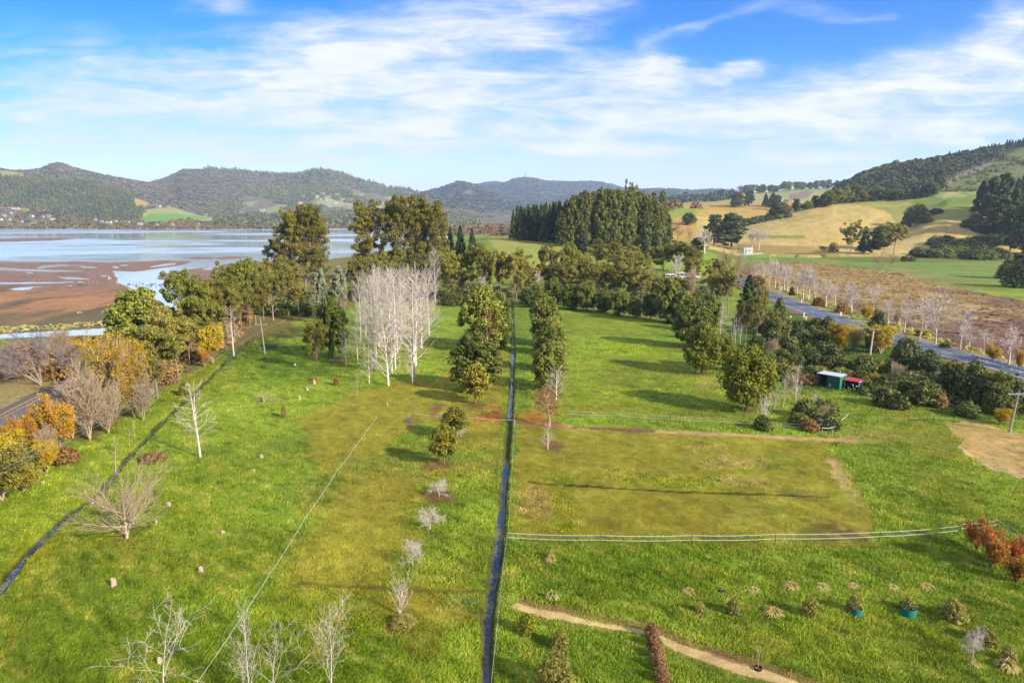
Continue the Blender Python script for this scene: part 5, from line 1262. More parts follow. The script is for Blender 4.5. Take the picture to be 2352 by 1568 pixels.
# roadside gorse and willow thicket
for kk, px, pb, pt, w, lab in [('yellowdense', 1928, 806, 736, 52, 'golden willow left of the white concrete pole'), ('yellowwillow', 1960, 806, 738, 58, 'brownish gold willow directly behind the white concrete pole'), ('yellowdense', 2022, 812, 740, 80, 'brightest yellow willow right of the white concrete pole'),
    ('oliveshrub', 2012, 800, 712, 56, 'green bush behind the bright yellow willow near the road'), ('oliveshrub', 1900, 768, 724, 44, 'dark bush with yellow top at the road edge left of the willows'), ('oliveshrub', 1874, 762, 726, 36, 'grey-green bush at the road edge beside the white posts'),
    ('oliveshrub', 2078, 852, 774, 82, 'grey-green round tree right of the bright yellow willow'), ('oliveshrub', 2128, 868, 798, 74, 'grey-green tree, second right of the bright yellow willow'), ('oliveshrub', 2186, 912, 826, 80, 'green tree third right of the yellow willow, by the guard rail'),
    ('oliveshrub', 2232, 930, 828, 84, 'large green tree fourth right of the yellow willow'), ('green', 2272, 938, 846, 84, 'bright green leaning tree below the guard rail'), ('oliveshrub', 2330, 940, 862, 90, 'dark green tree at the right edge behind the timber power pole'),
    ('oliveshrub', 2292, 950, 880, 70, 'dark round bush between the leaning green tree and the power pole'), ('yellowdense', 2295, 974, 934, 46, 'yellow gorse bush left of the timber power pole'),
    ('oliveshrub', 1788, 748, 682, 34, 'grey round bush left of the small roadside pole'), ('oliveshrub', 1775, 770, 704, 48, 'dark green scrub below the pine by the road'),
    ('brownbush', 2046, 850, 828, 34, 'near-black bush below the bright yellow willow'), ('brownbush', 1852, 880, 858, 56, 'rusty bracken left of the green shed'), ('brownbush', 2075, 880, 852, 40, 'dry rusty scrub between the grey-green trees')]:
    P_(kk, {'yellowdense': 'yellow_willow', 'yellowwillow': 'yellow_willow', 'orangewillow': 'autumn_willow', 'oliveshrub': 'roadside_bush', 'green': 'roadside_tree', 'brownbush': 'brown_scrub'}[kk], {'yellowdense': 'willow', 'yellowwillow': 'willow', 'orangewillow': 'willow', 'green': 'tree'}.get(kk, 'bush'), lab, px, pb, pt, w)
gorse = [(1775, 790, 50, 1), (1800, 770, 40, 0), (1836, 782, 46, 1), (1812, 800, 44, 0), (1850, 798, 50, 0), (1880, 782, 46, 1), (1774, 812, 40, 1), (1800, 795, 30, 0), (1832, 798, 30, 0), (1798, 822, 32, 0), (1826, 812, 26, 0), (1830, 828, 30, 0), (1860, 826, 44, 0), (1890, 812, 40, 0), (1915, 822, 44, 0), (1872, 842, 44, 0), (1902, 846, 44, 0), (1936, 850, 40, 0),
         (1770, 850, 40, 0), (1795, 842, 32, 0), (1764, 870, 40, 0), (1800, 872, 50, 0), (1860, 872, 48, 0), (1895, 878, 46, 1), (1925, 876, 40, 0), (1948, 888, 34, 0), (1985, 856, 56, 0), (1975, 880, 44, 0), (2020, 852, 40, 1), (2036, 902, 56, 0), (2078, 900, 66, 0), (2100, 890, 56, 0), (2035, 930, 66, 0), (2062, 938, 50, 0), (2130, 928, 72, 0), (2010, 905, 36, 1), (1985, 905, 26, 0), (2220, 955, 50, 0), (2180, 930, 40, 0),
         (1850, 956, 56, 0), (1878, 950, 44, 0), (1902, 952, 50, 0), (1868, 972, 52, 0), (1835, 975, 44, 1), (1752, 985, 44, 0), (1905, 985, 50, 1), (1760, 898, 36, 0), (1830, 792, 26, 1), (1740, 800, 40, 0), (1725, 830, 40, 0), (1760, 830, 40, 0), (1705, 815, 34, 0), (1782, 762, 36, 0), (1808, 752, 36, 1), (1832, 760, 36, 0), (1852, 758, 34, 0), (1772, 740, 34, 0), (1796, 742, 26, 0), (1868, 770, 36, 1), (1905, 786, 36, 0), (1756, 765, 34, 0), (1948, 868, 30, 1), (1880, 930, 24, 0)]
gorse.sort()
g0 = [g for g in gorse if not g[3]]; g1 = [g for g in gorse if g[3]]
for lst, kk, txt in ((g0, 'gorse', 'dark green gorse bush without flowers, %s'), (g1, 'gorseflower', 'gorse bush with yellow flowers, %s')):
    for i, (px, pb, w, fl) in enumerate(lst):
        where = ('left of the shed, ' if px < 1890 else 'around the shed, ' if px < 2000 else 'right of the red roofed hut, ')
        P_(kk, 'gorse_bush', 'bush', txt % (where + NTH[i + 1] + ' from the left'), px, pb, pb - w * .72, w, 'gorse bushes below the road')
P_('poplar_small', 'bare_birch', 'birch', 'white bare birch with reddish twigs left of the green shed', 1826, 945, 824, 44)
P_('poplar_small', 'bare_birch', 'birch', 'thin bare birch left of the white one near the shed', 1799, 936, 850, 26)
P_('fruit_tall', 'bare_tree', 'tree', 'bare grey-white tree in front of the biggest yellow-green tree', 1757, 976, 888, 46)
P_('fruit', 'bare_shrub', 'shrub', 'grey fallen bare shrub at the kink of the tape fence', 1892, 985, 952, 44)
# roadside white poplars
rp = [('roadpop', 1766, 657, 590, 22), ('roadpop', 1780, 662, 592, 24), ('roadpop', 1790, 664, 598, 22), ('roadpop', 1801, 668, 604, 26), ('roadpop', 1808, 670, 606, 26), ('roadpop', 1830, 677, 618, 26), ('roadpop', 1844, 688, 605, 34), ('roadpop', 1856, 690, 612, 34), ('roadpop', 1872, 692, 640, 20), ('roadpop', 1896, 707, 636, 36), ('roadpop', 1918, 706, 650, 30), ('roadpop', 1954, 733, 642, 40), ('roundpop', 2006, 710, 648, 58), ('roadpop', 2038, 756, 684, 36), ('roadpop', 2076, 768, 680, 40), ('roundpop', 2111, 780, 660, 72), ('roundpop', 2148, 794, 668, 84), ('roadpop', 2204, 808, 698, 44), ('roadpop', 2226, 800, 764, 36), ('roadpop', 2258, 812, 754, 42), ('roadpop', 2316, 840, 742, 46), ('roadpop', 1752, 652, 596, 24), ('roadpop', 1735, 648, 602, 26)]
rp.sort(key=lambda r: r[1])
for i, (kk, px, pb, pt, w) in enumerate(rp):
    P_(kk, 'roadside_poplar', 'poplar', 'bare white poplar, %s from the left along the far side of the road' % NTH[i + 1], px, pb, pt, w, 'bare white poplars along the road')
for i, (px, pb, pt, w, kk) in enumerate(LR([(2246, 815, 762, 40, 'pinkbare'), (2280, 830, 786, 50, 'orangewillow'), (2120, 772, 752, 40, 'yellowdense'), (1990, 735, 700, 34, 'yellowdense'), (1818, 678, 658, 14, 'pine'), (1935, 720, 690, 34, 'brownbush'), (1880, 704, 682, 30, 'brownbush'), (2170, 800, 785, 24, 'gorse'), (2340, 850, 800, 30, 'orangewillow'), (1970, 722, 700, 40, 'pinkbare'), (2060, 748, 700, 30, 'yellowwillow')])):
    P_(kk, 'roadside_shrub', 'shrub', 'low %s beyond the road, %s from the left of the roadside shrubs' % ({'pinkbare': 'bare pinkish shrub', 'orangewillow': 'rusty orange shrub', 'yellowdense': 'yellow shrub', 'pine': 'round dark conifer', 'brownbush': 'brown thicket', 'gorse': 'dark bush', 'yellowwillow': 'yellow twiggy shrub'}[kk], NTH[i + 1]), px, pb, pt, w)
# valley trees by the hill
for kk, px, pb, pt, w, lab in [('feather', 1952, 588, 503, 52, 'tall dark ragged tree, left of the pair below the golden hill'), ('pine', 1984, 582, 520, 28, 'dark fir behind the pair of ragged trees below the golden hill'), ('feather', 2052, 590, 508, 66, 'dark leaning tree, right of the pair below the golden hill'),
    ('stand', 2020, 572, 520, 40, 'dark leafy mass between the pair below the golden hill'), ('pinkbare', 2020, 616, 570, 46, 'pinkish bare bush in front of the pair below the golden hill, left'), ('pinkbare', 2048, 614, 576, 38, 'pinkish bare bush in front of the pair below the golden hill, right'), ('gorseflower', 2010, 570, 548, 26, 'yellow flowering gorse between the pair below the golden hill'),
    ('brownbush', 1914, 578, 556, 26, 'rusty bush left of the pair below the golden hill'), ('green', 1890, 582, 564, 24, 'bright green bush left of the rusty one below the hill')]:
    P_(kk, 'valley_tree' if kk in ('feather', 'stand', 'pine') else 'valley_bush', 'tree' if kk in ('feather', 'stand', 'pine') else 'bush', lab, px, pb, pt, w)
for i, (px, pb, pt, w) in enumerate(LR([(2095, 510, 468, 40), (2112, 512, 466, 40), (2150, 490, 477, 32), (2084, 512, 490, 24), (2130, 512, 488, 26), (2078, 524, 506, 30)])):
    P_('oliveshrub', 'gully_bush', 'bush', 'dark bush in the gully on the golden hill, %s from the left' % NTH[i + 1], px, pb, pt, w, 'dark bushes in the gully of the golden hill')
for i, (px, pb, pt, w, kk) in enumerate(LR([(2252, 490, 415, 34, 'pine'), (2272, 500, 405, 40, 'macro'), (2300, 520, 396, 50, 'macro'), (2325, 540, 412, 40, 'pine'), (2345, 500, 400, 44, 'pine'), (2262, 505, 440, 30, 'macro'), (2290, 545, 450, 44, 'stand'), (2320, 575, 470, 50, 'macro'), (2350, 590, 460, 50, 'stand'), (2340, 560, 500, 40, 'pine'), (2285, 510, 462, 30, 'stand'), (2340, 640, 575, 60, 'macro'), (2352, 660, 590, 90, 'oliveshrub'), (2318, 640, 592, 54, 'oliveshrub')])):
    P_(kk, 'hillside_conifer' if kk in ('pine', 'macro') else 'hillside_tree', 'tree', 'dark tree at the right edge below the big hill, %s from the left' % NTH[i + 1], px, pb, pt, w, 'dark trees at the right edge below the hill')
for i, (px, pb, w, fl) in enumerate(LR([(2150, 562, 40, 0), (2175, 560, 40, 0), (2200, 566, 44, 1), (2225, 564, 40, 1), (2250, 560, 44, 1), (2280, 562, 50, 1), (2110, 590, 44, 1), (2140, 592, 50, 1), (2170, 592, 44, 0), (2200, 590, 50, 0), (2230, 596, 50, 0), (2262, 596, 50, 1), (2290, 594, 50, 0), (2160, 576, 44, 0), (2210, 578, 44, 0), (2250, 580, 50, 0), (2230, 520, 40, 0), (2250, 530, 40, 0), (2270, 535, 44, 1), (2240, 508, 30, 0), (2300, 528, 40, 0), (2320, 560, 50, 0), (2085, 600, 30, 1), (2182, 585, 40, 1)])):
    P_('gorseflower' if fl else 'gorse', 'hill_gorse', 'bush', 'gorse bush in the thicket under the golden spur, %s from the left' % NTH[i + 1], px, pb, pb - w * .5, w, 'gorse thicket under the golden spur')
# trees on the farms behind
for kk, px, pb, pt, w, lab in [('stand', 1692, 475, 441, 26, 'rounded olive gum on the far farm above the cypress'), ('macro', 1720, 474, 438, 30, 'dark cypress right of the rounded gum on the far farm'), ('pine', 1758, 474, 444, 16, 'left of two dark conifers on the far farm'), ('pine', 1774, 476, 443, 26, 'right of two dark conifers on the far farm'),
    ('macro', 1786, 484, 446, 26, 'wide dark cypress behind the golden hill crest')]:
    P_(kk, 'farm_tree', 'tree', lab, px, pb, pt, w)
for i, (px, pb, pt, w, kk) in enumerate([(1778, 498, 466, 28, 'macro'), (1798, 493, 464, 26, 'broad'), (1812, 490, 470, 18, 'yellowdense'), (1828, 486, 456, 26, 'macro'), (1844, 482, 464, 18, 'orangewillow'), (1856, 480, 462, 20, 'broad'), (1872, 476, 448, 26, 'macro'), (1888, 474, 446, 26, 'pine'), (1905, 471, 440, 26, 'broad'), (1922, 468, 434, 28, 'broad'), (1940, 466, 430, 34, 'broad'), (1958, 463, 426, 34, 'stand'), (1980, 462, 440, 26, 'broad'), (2000, 461, 438, 24, 'pine'), (2020, 460, 432, 26, 'broad'), (2040, 460, 434, 26, 'broad'), (2060, 459, 436, 28, 'broad'), (2080, 457, 434, 28, 'pine'), (2100, 455, 430, 30, 'pine'), (2120, 452, 426, 30, 'pine'), (2140, 448, 420, 28, 'broad'), (2155, 440, 386, 22, 'stand')]):
    P_(kk, 'hill_edge_tree', 'tree', 'tree along the top of the golden hill, %s from the left' % NTH[i + 1], px, pb + 1, pt, w, 'trees along the top of the golden hill')
for i in range(30):
    px = 2178 + i * 6.1 + rg.uniform(-1.5, 1.5); cy = float(np.interp(px, [2176, 2240, 2289, 2352], [367, 355, 346, 334]))
    P_('pine', 'ridge_pine', 'pine', 'small pine on the skyline of the right hill, %s from the left' % NTH[i + 1], px, cy + 2.5, cy - rg.uniform(11, 19) - (4 if px > 2310 else 0), rg.uniform(8, 11), 'pines on the skyline of the right hill')
P_('macro', 'ridge_tree', 'tree', 'dark round tree alone on the slope of the right hill skyline', 2140, 375, 360, 17)
for i, px in enumerate([2020, 2037, 2066, 2074, 2090, 2098]):
    cy = float(np.interp(px, [1989, 2039, 2089, 2139], [402, 387, 379, 373]))
    P_('broad', 'ridge_tree', 'tree', 'tiny tree on the left skyline of the right hill, %s from the left' % NTH[i + 1], px, cy + 2, cy - 6, 6, 'tiny trees on the left skyline of the right hill')
for i in range(26):
    px = 1702 + i * 10 + rg.uniform(-2, 2); cy = float(np.interp(px, [1701, 1764, 1812, 1862, 1914, 1959], [443, 441, 435, 433, 431, 428]))
    P_('broad' if i % 3 else 'gum', 'far_ridge_tree', 'tree', 'tree on the low farm skyline left of the right hill, %s from the left' % NTH[i + 1], px, cy + 2, cy - rg.uniform(12, 19), rg.uniform(13, 17), 'trees on the low farm skyline')

# fuller belt along the railway and behind the middle
for i, (kk, px, pb, pt, w) in enumerate(LR([('feather', 395, 850, 690, 80), ('feather', 462, 812, 660, 80), ('olive', 498, 800, 640, 80), ('feather', 540, 770, 626, 70), ('olive', 575, 752, 610, 70), ('feather', 606, 736, 600, 66), ('feather', 436, 838, 720, 70), ('feather', 340, 868, 760, 80), ('feather', 560, 742, 640, 60), ('olive', 630, 706, 590, 60), ('feather', 676, 706, 610, 50)])):
    P_(kk, 'belt_tree', 'tree', 'olive tree filling the railway belt behind the front trees, %s from the left' % NTH[i + 1], px, pb, pt, w, 'olive trees filling the railway belt')
for i, (kk, px, pb, pt, w) in enumerate(LR([('feather', 1210, 690, 590, 50), ('olive', 1232, 684, 600, 46), ('feather', 1270, 684, 600, 50), ('feather', 1328, 690, 610, 50), ('feather', 1362, 694, 606, 50), ('olive', 1385, 690, 600, 50), ('feather', 1424, 696, 600, 50), ('feather', 1474, 700, 610, 54), ('olive', 1655, 716, 620, 54), ('feather', 1450, 620, 560, 44), ('feather', 1420, 622, 566, 44), ('feather', 1370, 618, 560, 44), ('feather', 1310, 626, 570, 44), ('green', 1588, 630, 566, 46)])):
    P_(kk, 'belt_tree', 'tree', 'olive tree in the deep belt behind the evergreen hedge, %s from the left' % NTH[i + 1], px, pb, pt, w, 'olive trees in the belt behind the evergreen hedge')
for i, (px, pb, pt, w) in enumerate(LR([(1215, 552, 476, 22), (1232, 554, 470, 24), (1252, 556, 468, 24), (1270, 556, 464, 24), (1285, 558, 462, 26), (1300, 560, 458, 26), (1196, 551, 480, 22)])):
    P_('pine', 'plantation_pine', 'pine', 'dark pine in the front rank of the plantation on the rise, %s from the left' % NTH[i + 1], px, pb, pt, w, 'front rank pines of the plantation on the rise')

for i, (kk, px, pb, pt, w) in enumerate(LR([('tanbare', 168, 1006, 880, 90), ('orangewillow', 215, 985, 880, 90), ('yellowwillow', 232, 925, 800, 90), ('tanbare', 330, 965, 850, 70), ('yellowdense', 20, 1075, 985, 80), ('tanbare', 110, 1060, 960, 60), ('olivewillow', 350, 905, 830, 60), ('olivewillow', 215, 860, 800, 60), ('orangewillow', 96, 1046, 940, 60), ('lean', 150, 870, 785, 90), ('olivewillow', 30, 1108, 1050, 90)])):
    P_(kk, 'railway_thicket_tree', 'tree', '%s in the thicket along the railway, %s infill tree from the left' % ({'tanbare': 'bare pale stems', 'lean': 'bare leaning stems', 'orangewillow': 'rusty gold willow', 'yellowwillow': 'golden willow', 'yellowdense': 'yellow leafy shrub', 'olivewillow': 'olive leafy shrub'}[kk], NTH[i + 1]), px, pb, pt, w, 'trees filling the railway thicket')
for i, (kk, px, pb, pt, w) in enumerate(LR([('pinkbare', 1345, 676, 620, 40), ('roadpop', 1366, 690, 622, 34), ('pinkbare', 1420, 640, 590, 40), ('roadpop', 1462, 700, 630, 30), ('tanbare', 1492, 690, 622, 34), ('pinkbare', 1500, 650, 598, 40), ('tanbare', 1585, 690, 610, 40), ('roadpop', 1240, 690, 620, 26), ('tanbare', 1290, 690, 612, 30), ('roadpop', 1110, 694, 600, 24), ('pinkbare', 1180, 690, 620, 36), ('tanbare', 1060, 690, 610, 28), ('roadpop', 860, 700, 600, 30), ('tanbare', 790, 720, 640, 30), ('pinkbare', 1660, 660, 590, 50), ('pinkbare', 1720, 640, 600, 50)])):
    P_(kk, 'bare_tree', 'tree', 'bare grey-pink tree among the olive trees of the middle belt, %s from the left' % NTH[i + 1], px, pb, pt, w, 'bare trees among the olive trees of the middle belt')

for i, (kk, px, pb, pt, w) in enumerate(LR([('tanbare', 1772, 820, 772, 34), ('fruit_tall', 1842, 790, 758, 26), ('tanbare', 1818, 905, 850, 36), ('fruit_tall', 1872, 935, 890, 30), ('tanbare', 2060, 880, 822, 44), ('lean', 2110, 905, 868, 40), ('tanbare', 2160, 900, 840, 40), ('fruit_tall', 1700, 850, 790, 26), ('poplar_small', 1688, 790, 700, 24), ('tanbare', 1745, 760, 700, 30), ('lean', 2255, 925, 880, 40), ('tanbare', 1890, 960, 925, 30), ('fruit_tall', 1778, 940, 880, 26)])):
    P_(kk, 'bare_scrub_tree', 'tree', 'pale bare twiggy tree in the scrub between field and road, %s from the left' % NTH[i + 1], px, pb, pt, w, 'pale bare trees in the scrub below the road')
for i, (kk, px, pb, w) in enumerate(LR([('olivewillow', 1790, 858, 44), ('brownbush', 1820, 862, 40), ('oliveshrub', 1740, 850, 44), ('olivewillow', 1880, 862, 40), ('brownbush', 1985, 835, 40), ('olivewillow', 2095, 925, 50), ('oliveshrub', 2150, 900, 50), ('brownbush', 1858, 988, 46), ('olivewillow', 2008, 880, 40), ('brownbush', 2160, 935, 44), ('oliveshrub', 1820, 838, 40), ('olivewillow', 1930, 866, 40)])):
    P_(kk, 'scrub_bush', 'bush', 'low mixed bush in the scrub between field and road, %s from the left' % NTH[i + 1], px, pb, pb - w * .62, w, 'low mixed bushes in the scrub below the road')
# ------------------------------------------------------------------ built things
class MB:
    def __init__(self): self.V = []; self.F = []
    def add(self, V, F):
        o = len(self.V); self.V += [tuple(map(float, v)) for v in V]; self.F += [tuple(i + o for i in f) for f in F]; return self
    def box(self, c, s, rz=0, tilt=0):
        sx, sy, sz = s[0] / 2, s[1] / 2, s[2] / 2; m = Matrix.Rotation(rz, 3, 'Z') @ Matrix.Rotation(tilt, 3, 'Y')
        V = [Vector(c) + m @ Vector((a * sx, b * sy, d * sz)) for a in (-1, 1) for b in (-1, 1) for d in (-1, 1)]
        return self.add(V, [(0, 1, 3, 2), (4, 6, 7, 5), (0, 4, 5, 1), (2, 3, 7, 6), (0, 2, 6, 4), (1, 5, 7, 3)])
    def bar(self, a, b, r, r2=None, n=6, cap=True):
        a = Vector(a); b = Vector(b); d = (b - a).normalized(); up = Vector((0, 0, 1)) if abs(d.z) < .95 else Vector((1, 0, 0))
        u = d.cross(up).normalized(); w = d.cross(u); r2 = r if r2 is None else r2; V = []
        for p, q in ((a, r), (b, r2)):
            for k in range(n):
                t = 2 * math.pi * k / n; V.append(p + (u * math.cos(t) + w * math.sin(t)) * q)
        F = [(k, (k + 1) % n, n + (k + 1) % n, n + k) for k in range(n)]
        if cap: F += [tuple(range(n))[::-1], tuple(range(n, 2 * n))]
        return self.add(V, F)
    def quad(self, *p): return self.add(p, [tuple(range(len(p)))])
    def ring(self, c, r, h, t=.02, n=18, r2=None):
        r2 = r if r2 is None else r2; V = []
        for k in range(n):
            a = 2 * math.pi * k / n; ca, sa = math.cos(a), math.sin(a)
            V += [(c[0] + ca * r, c[1] + sa * r, c[2]), (c[0] + ca * r2, c[1] + sa * r2, c[2] + h), (c[0] + ca * (r2 - t), c[1] + sa * (r2 - t), c[2] + h), (c[0] + ca * (r - t), c[1] + sa * (r - t), c[2])]
        F = []
        for k in range(n):
            a, b = 4 * k, 4 * ((k + 1) % n); F += [(a, b, b + 1, a + 1), (a + 1, b + 1, b + 2, a + 2), (a + 2, b + 2, b + 3, a + 3), (a + 3, b + 3, b, a)]
        return self.add(V, F)
    def mesh(self, name, mat):
        me = bpy.data.meshes.new(name); me.from_pydata(self.V, [], self.F); me.materials.append(mat); me.update(); return me
    def build(self, name, mat, parent=None): return link(name, self.mesh(name, mat), parent)

B = {}
B['asphalt'] = mat_plain('asphalt', A(112, 116, 124), .85, .12, .8)
B['line'] = mat_plain('road_paint', A(240, 240, 240), .7, .06, 3)
B['ballast'] = mat_plain('ballast_stone', A(112, 104, 106), .95, .35, 6, bump=.5)
B['sleeper'] = mat_plain('concrete_sleeper', A(170, 150, 130), .9, .2, 3)
B['rail'] = mat_plain('rusty_rail', A(140, 96, 70), .5, .2, 3, metal=.3)
B['timber'] = mat_plain('weathered_timber', A(190, 176, 160), .85, .25, 3)
B['concrete'] = mat_plain('white_concrete', A(225, 220, 210), .8, .1, 2)
B['wire'] = mat_plain('wire_metal', A(150, 150, 150), .5, .1, 2)
B['tape'] = mat_plain('white_fence_tape', A(248, 250, 244), .6, .05, 2)
B['post'] = mat_plain('dark_fence_post', A(88, 78, 50), .8, .2, 5)
B['cap'] = mat_plain('yellow_cap', A(240, 215, 30), .5, .05, 5)
B['gal'] = mat_plain('galvanised_steel', A(205, 212, 220), .4, .1, 2, metal=.4)
B['green'] = mat_plain('lit_green_cladding', A(70, 140, 112), .5, .12, 1.5)  # shed green as the sunlit side wall shows it
B['green_shade'] = mat_plain('shaded_green_cladding', A(40, 112, 92), .5, .12, 1.5)  # same cladding on the front wall, its shade put into a darker colour
B['grey'] = mat_plain('grey_cladding', A(150, 156, 170), .6, .12, 2)
B['roofw'] = mat_plain('pale_roof_sheet', A(222, 226, 214), .45, .08, 2)
B['roofr'] = mat_plain('red_roof_sheet', A(214, 70, 66), .5, .15, 3)
B['black'] = mat_plain('dark_interior', A(40, 44, 46), .9, .2, 2)
B['white'] = mat_plain('white_paint', A(240, 236, 226), .55, .05, 1)
B['glass'] = mat_plain('dark_glass', A(50, 62, 74), .1, .1, 1, spec=.6)
B['teal'] = mat_plain('green_mesh', A(24, 138, 122), .7, .12, 8)
B['tyre'] = mat_plain('black_rubber', A(42, 42, 44), .8, .2, 5)
B['stump'] = mat_plain('weathered_stump', A(214, 186, 158), .9, .25, 8)
B['log'] = mat_plain('bleached_log', A(176, 158, 134), .85, .15, 3)
B['cream'] = mat_plain('cream_wall', A(206, 194, 170), .7, .08, .3)
B['rooft'] = mat_plain('tiled_roof', A(170, 110, 84), .8, .15, .3)
B['roofg'] = mat_plain('grey_roof', A(166, 164, 158), .7, .1, .3)
B['bird'] = mat_plain('dark_feathers', A(30, 30, 34), .8, .2, 8)
B['puddle'] = mat_water('puddle_water', 1.0, (.05, .05, .05), .02, .05)
B['orange'] = mat_plain('orange_paint', A(230, 110, 50), .6, .1, 1)
B['brick'] = mat_plain('pinkish_wall', A(200, 160, 140), .8, .15, 1)

# --- road, on its own low bank
ROAD = np.array([G(a, b) for a, b in ((3300, 1150), (2700, 960), (2381, 869), (2304, 843), (2158, 810), (2024, 770), (1890, 727), (1822, 700), (1742, 668), (1693, 641), (1640, 612), (1598, 592), (1580, 584))])
# smooth it
def smooth_line(P, n=4):
    P = np.array(P, float)
    for _ in range(n):
        Q = [P[0]]
        for i in range(len(P) - 1): Q += [P[i] * .75 + P[i + 1] * .25, P[i] * .25 + P[i + 1] * .75]
        Q.append(P[-1]); P = np.array(Q)
    return P
def offs(P, d):
    T = np.gradient(P, axis=0); T /= np.linalg.norm(T, axis=1)[:, None] + 1e-9
    return P + np.stack([-T[:, 1], T[:, 0]], 1) * d
ROAD = smooth_line(ROAD, 3)
def drape(points, half, zl, name, mat, skirt=0.0, kind='structure', sub=3.0, zfix=None):
    P = np.array(points, float); out = []
    for i in range(len(P) - 1):
        n = max(1, int(np.hypot(*(P[i + 1] - P[i])) / sub))
        for k in range(n): out.append(P[i] + (P[i + 1] - P[i]) * k / n)
    out.append(P[-1]); P = np.array(out); a = offs(P, half); b_ = offs(P, -half)
    zc = terrain(P[:, 0], P[:, 1]) * 0 + zl if zfix is None else np.full(len(P), zfix)
    n = len(P); V = np.concatenate([np.column_stack([a, zc]), np.column_stack([b_, zc])]).tolist(); Q = [(i, n + i, n + i + 1, i + 1) for i in range(n - 1)]
    if skirt:
        a2 = offs(P, half + skirt * 1.6); b2 = offs(P, -half - skirt * 1.6); z2 = zc - skirt
        V += np.concatenate([np.column_stack([a2, z2]), np.column_stack([b2, z2])]).tolist()
        Q += [(2 * n + i, i, i + 1, 2 * n + i + 1) for i in range(n - 1)] + [(n + i, 3 * n + i, 3 * n + i + 1, n + i + 1) for i in range(n - 1)]
    return tag(link(name, mesh_np(name, V, Q, mat)), kind=kind)
drape(ROAD, 7.0, 0.30, 'road_verge', mat_plain('verge_grass', A(164, 130, 62), .95, .35, 1.2, bump=.4), skirt=.7)
drape(ROAD, 4.9, 0.34, 'road', B['asphalt'])
for d in (3.9, -3.9): drape(offs(ROAD, d), .09, 0.346, 'road_edge_line', B['line'])
dash = MB(); L = 0
for i in range(len(ROAD) - 1):
    a, b = ROAD[i], ROAD[i + 1]; l = np.hypot(*(b - a)); t = (b - a) / max(l, 1e-6); s = 0.0
    while s < l:
        if (L + s) % 10 < .5 or True:
            k = int((L + s) // 10)
            if not any(abs(k - q) < .5 for q in getattr(dash, 'ks', [])):
                dash.ks = getattr(dash, 'ks', []) + [k]; p = a + t * s; nn = np.array([-t[1], t[0]]) * .08; q = p + t * 3
                dash.quad((*(p + nn), .347), (*(q + nn), .347), (*(q - nn), .347), (*(p - nn), .347))
        s += 1.0
    L += l
tag(dash.build('road_centre_line', B['line']), kind='structure')

# --- railway
RAIL = smooth_line([G(-700, 1330), G(-260, 1080), G(-40, 982), G(90, 914), G(190, 868), G(290, 825), G(400, 786), G(480, 745)], 3)
trk = empty('railway_track', (0, 0, 0)); tag(trk, 'single railway track on grey ballast running along the left edge', 'railway')
bal = drape(RAIL, 1.9, 0.36, 'ballast', B['ballast'], skirt=.5, kind=None); bal.parent = trk
for d in (.56, -.56):
    R2 = offs(RAIL, d); m = MB()
    for i in range(len(R2) - 1): m.box(((R2[i][0] + R2[i + 1][0]) / 2, (R2[i][1] + R2[i + 1][1]) / 2, .52), (np.hypot(*(R2[i + 1] - R2[i])), .08, .15), math.atan2(*(R2[i + 1] - R2[i])[::-1]))
    m.build('rail', B['rail'], trk)
m = MB()
for i in range(len(RAIL) - 1):
    a, b = RAIL[i], RAIL[i + 1]; l = np.hypot(*(b - a)); an = math.atan2(*(b - a)[::-1])
    for s in np.arange(0, l, .75):
        p = a + (b - a) * s / l; m.box((p[0], p[1], .40), (.24, 2.1, .09), an)
m.build('sleepers', B['sleeper'], trk)['kind'] = 'stuff'

# --- poles
def pole_xy(px, pb): h = hit(px, pb); return h
def zat(px_y, y, _=None):
    v = (CY - px_y) / F; return CAMZ + y * (-ST + v * CT) / (CT + v * ST)
def pole(px, pb, pxt, pt, r, mat, arm_w, arm_at, label, brace=False, concrete=False, ins=3, armrz=0.0, name='power_pole'):
    x, y, z = hit(px, pb); zt = zat(pt, y); dep = y * CT - (z - CAMZ) * ST
    xt = x + (pxt - px) / F * dep
    r0 = empty(name, (x, y, z)); tag(r0, label, 'power pole')
    m = MB(); m.bar((0, 0, -.3), (xt - x, 0, zt - z), r, r * .65, 8); m.build('post', mat, r0)
    za = zat(arm_at, y) - z; w = arm_w / F * dep; xx = (xt - x) * za / (zt - z)
    m = MB(); m.box((xx, -r, za), (w, .12, .14), armrz); m.build('crossarm', B['timber'], r0)
    if brace:
        for s in (-1, 1): m = MB(); m.bar((xx, -r - .05, za - .9), (xx + s * w * .28 * math.cos(armrz), -r - .05 + s * w * .28 * math.sin(armrz), za), .035, n=4); m.build('brace', B['wire'], r0)
    pts = []
    for k in range(ins):
        f = (k / (ins - 1) - .5) * .92 if ins > 1 else 0
        q = (xx + f * w * math.cos(armrz), -r + f * w * math.sin(armrz), za + .07)
        m = MB(); m.bar(q, (q[0], q[1], q[2] + .16), .05, .035, 6); m.build('insulator', B['white'], r0); pts.append((x + q[0], y + q[1], z + q[2] + .16))
    return pts
pR = pole(2318, 993, 2328, 899, .17, B['timber'], 52, 904, 'timber power pole with a wide crossarm at the right edge', True, ins=4)
pC = pole(1998, 817, 2001, 754, .22, B['concrete'], 19, 756, 'white concrete power pole in front of the yellow willows', ins=3)
pS = pole(1793, 720, 1793, 680, .12, B['concrete'], 12, 682, 'small pale power pole beside the near road edge', ins=2)
pL = pole(609, 813, 603, 730, .14, B['timber'], 28, 745, 'timber power pole on the grass below the left gum row', ins=3)
pF = pole(813, 592, 813, 560, .2, B['timber'], 13, 566, 'far power pole against the harbour left of the great gum row', ins=2)
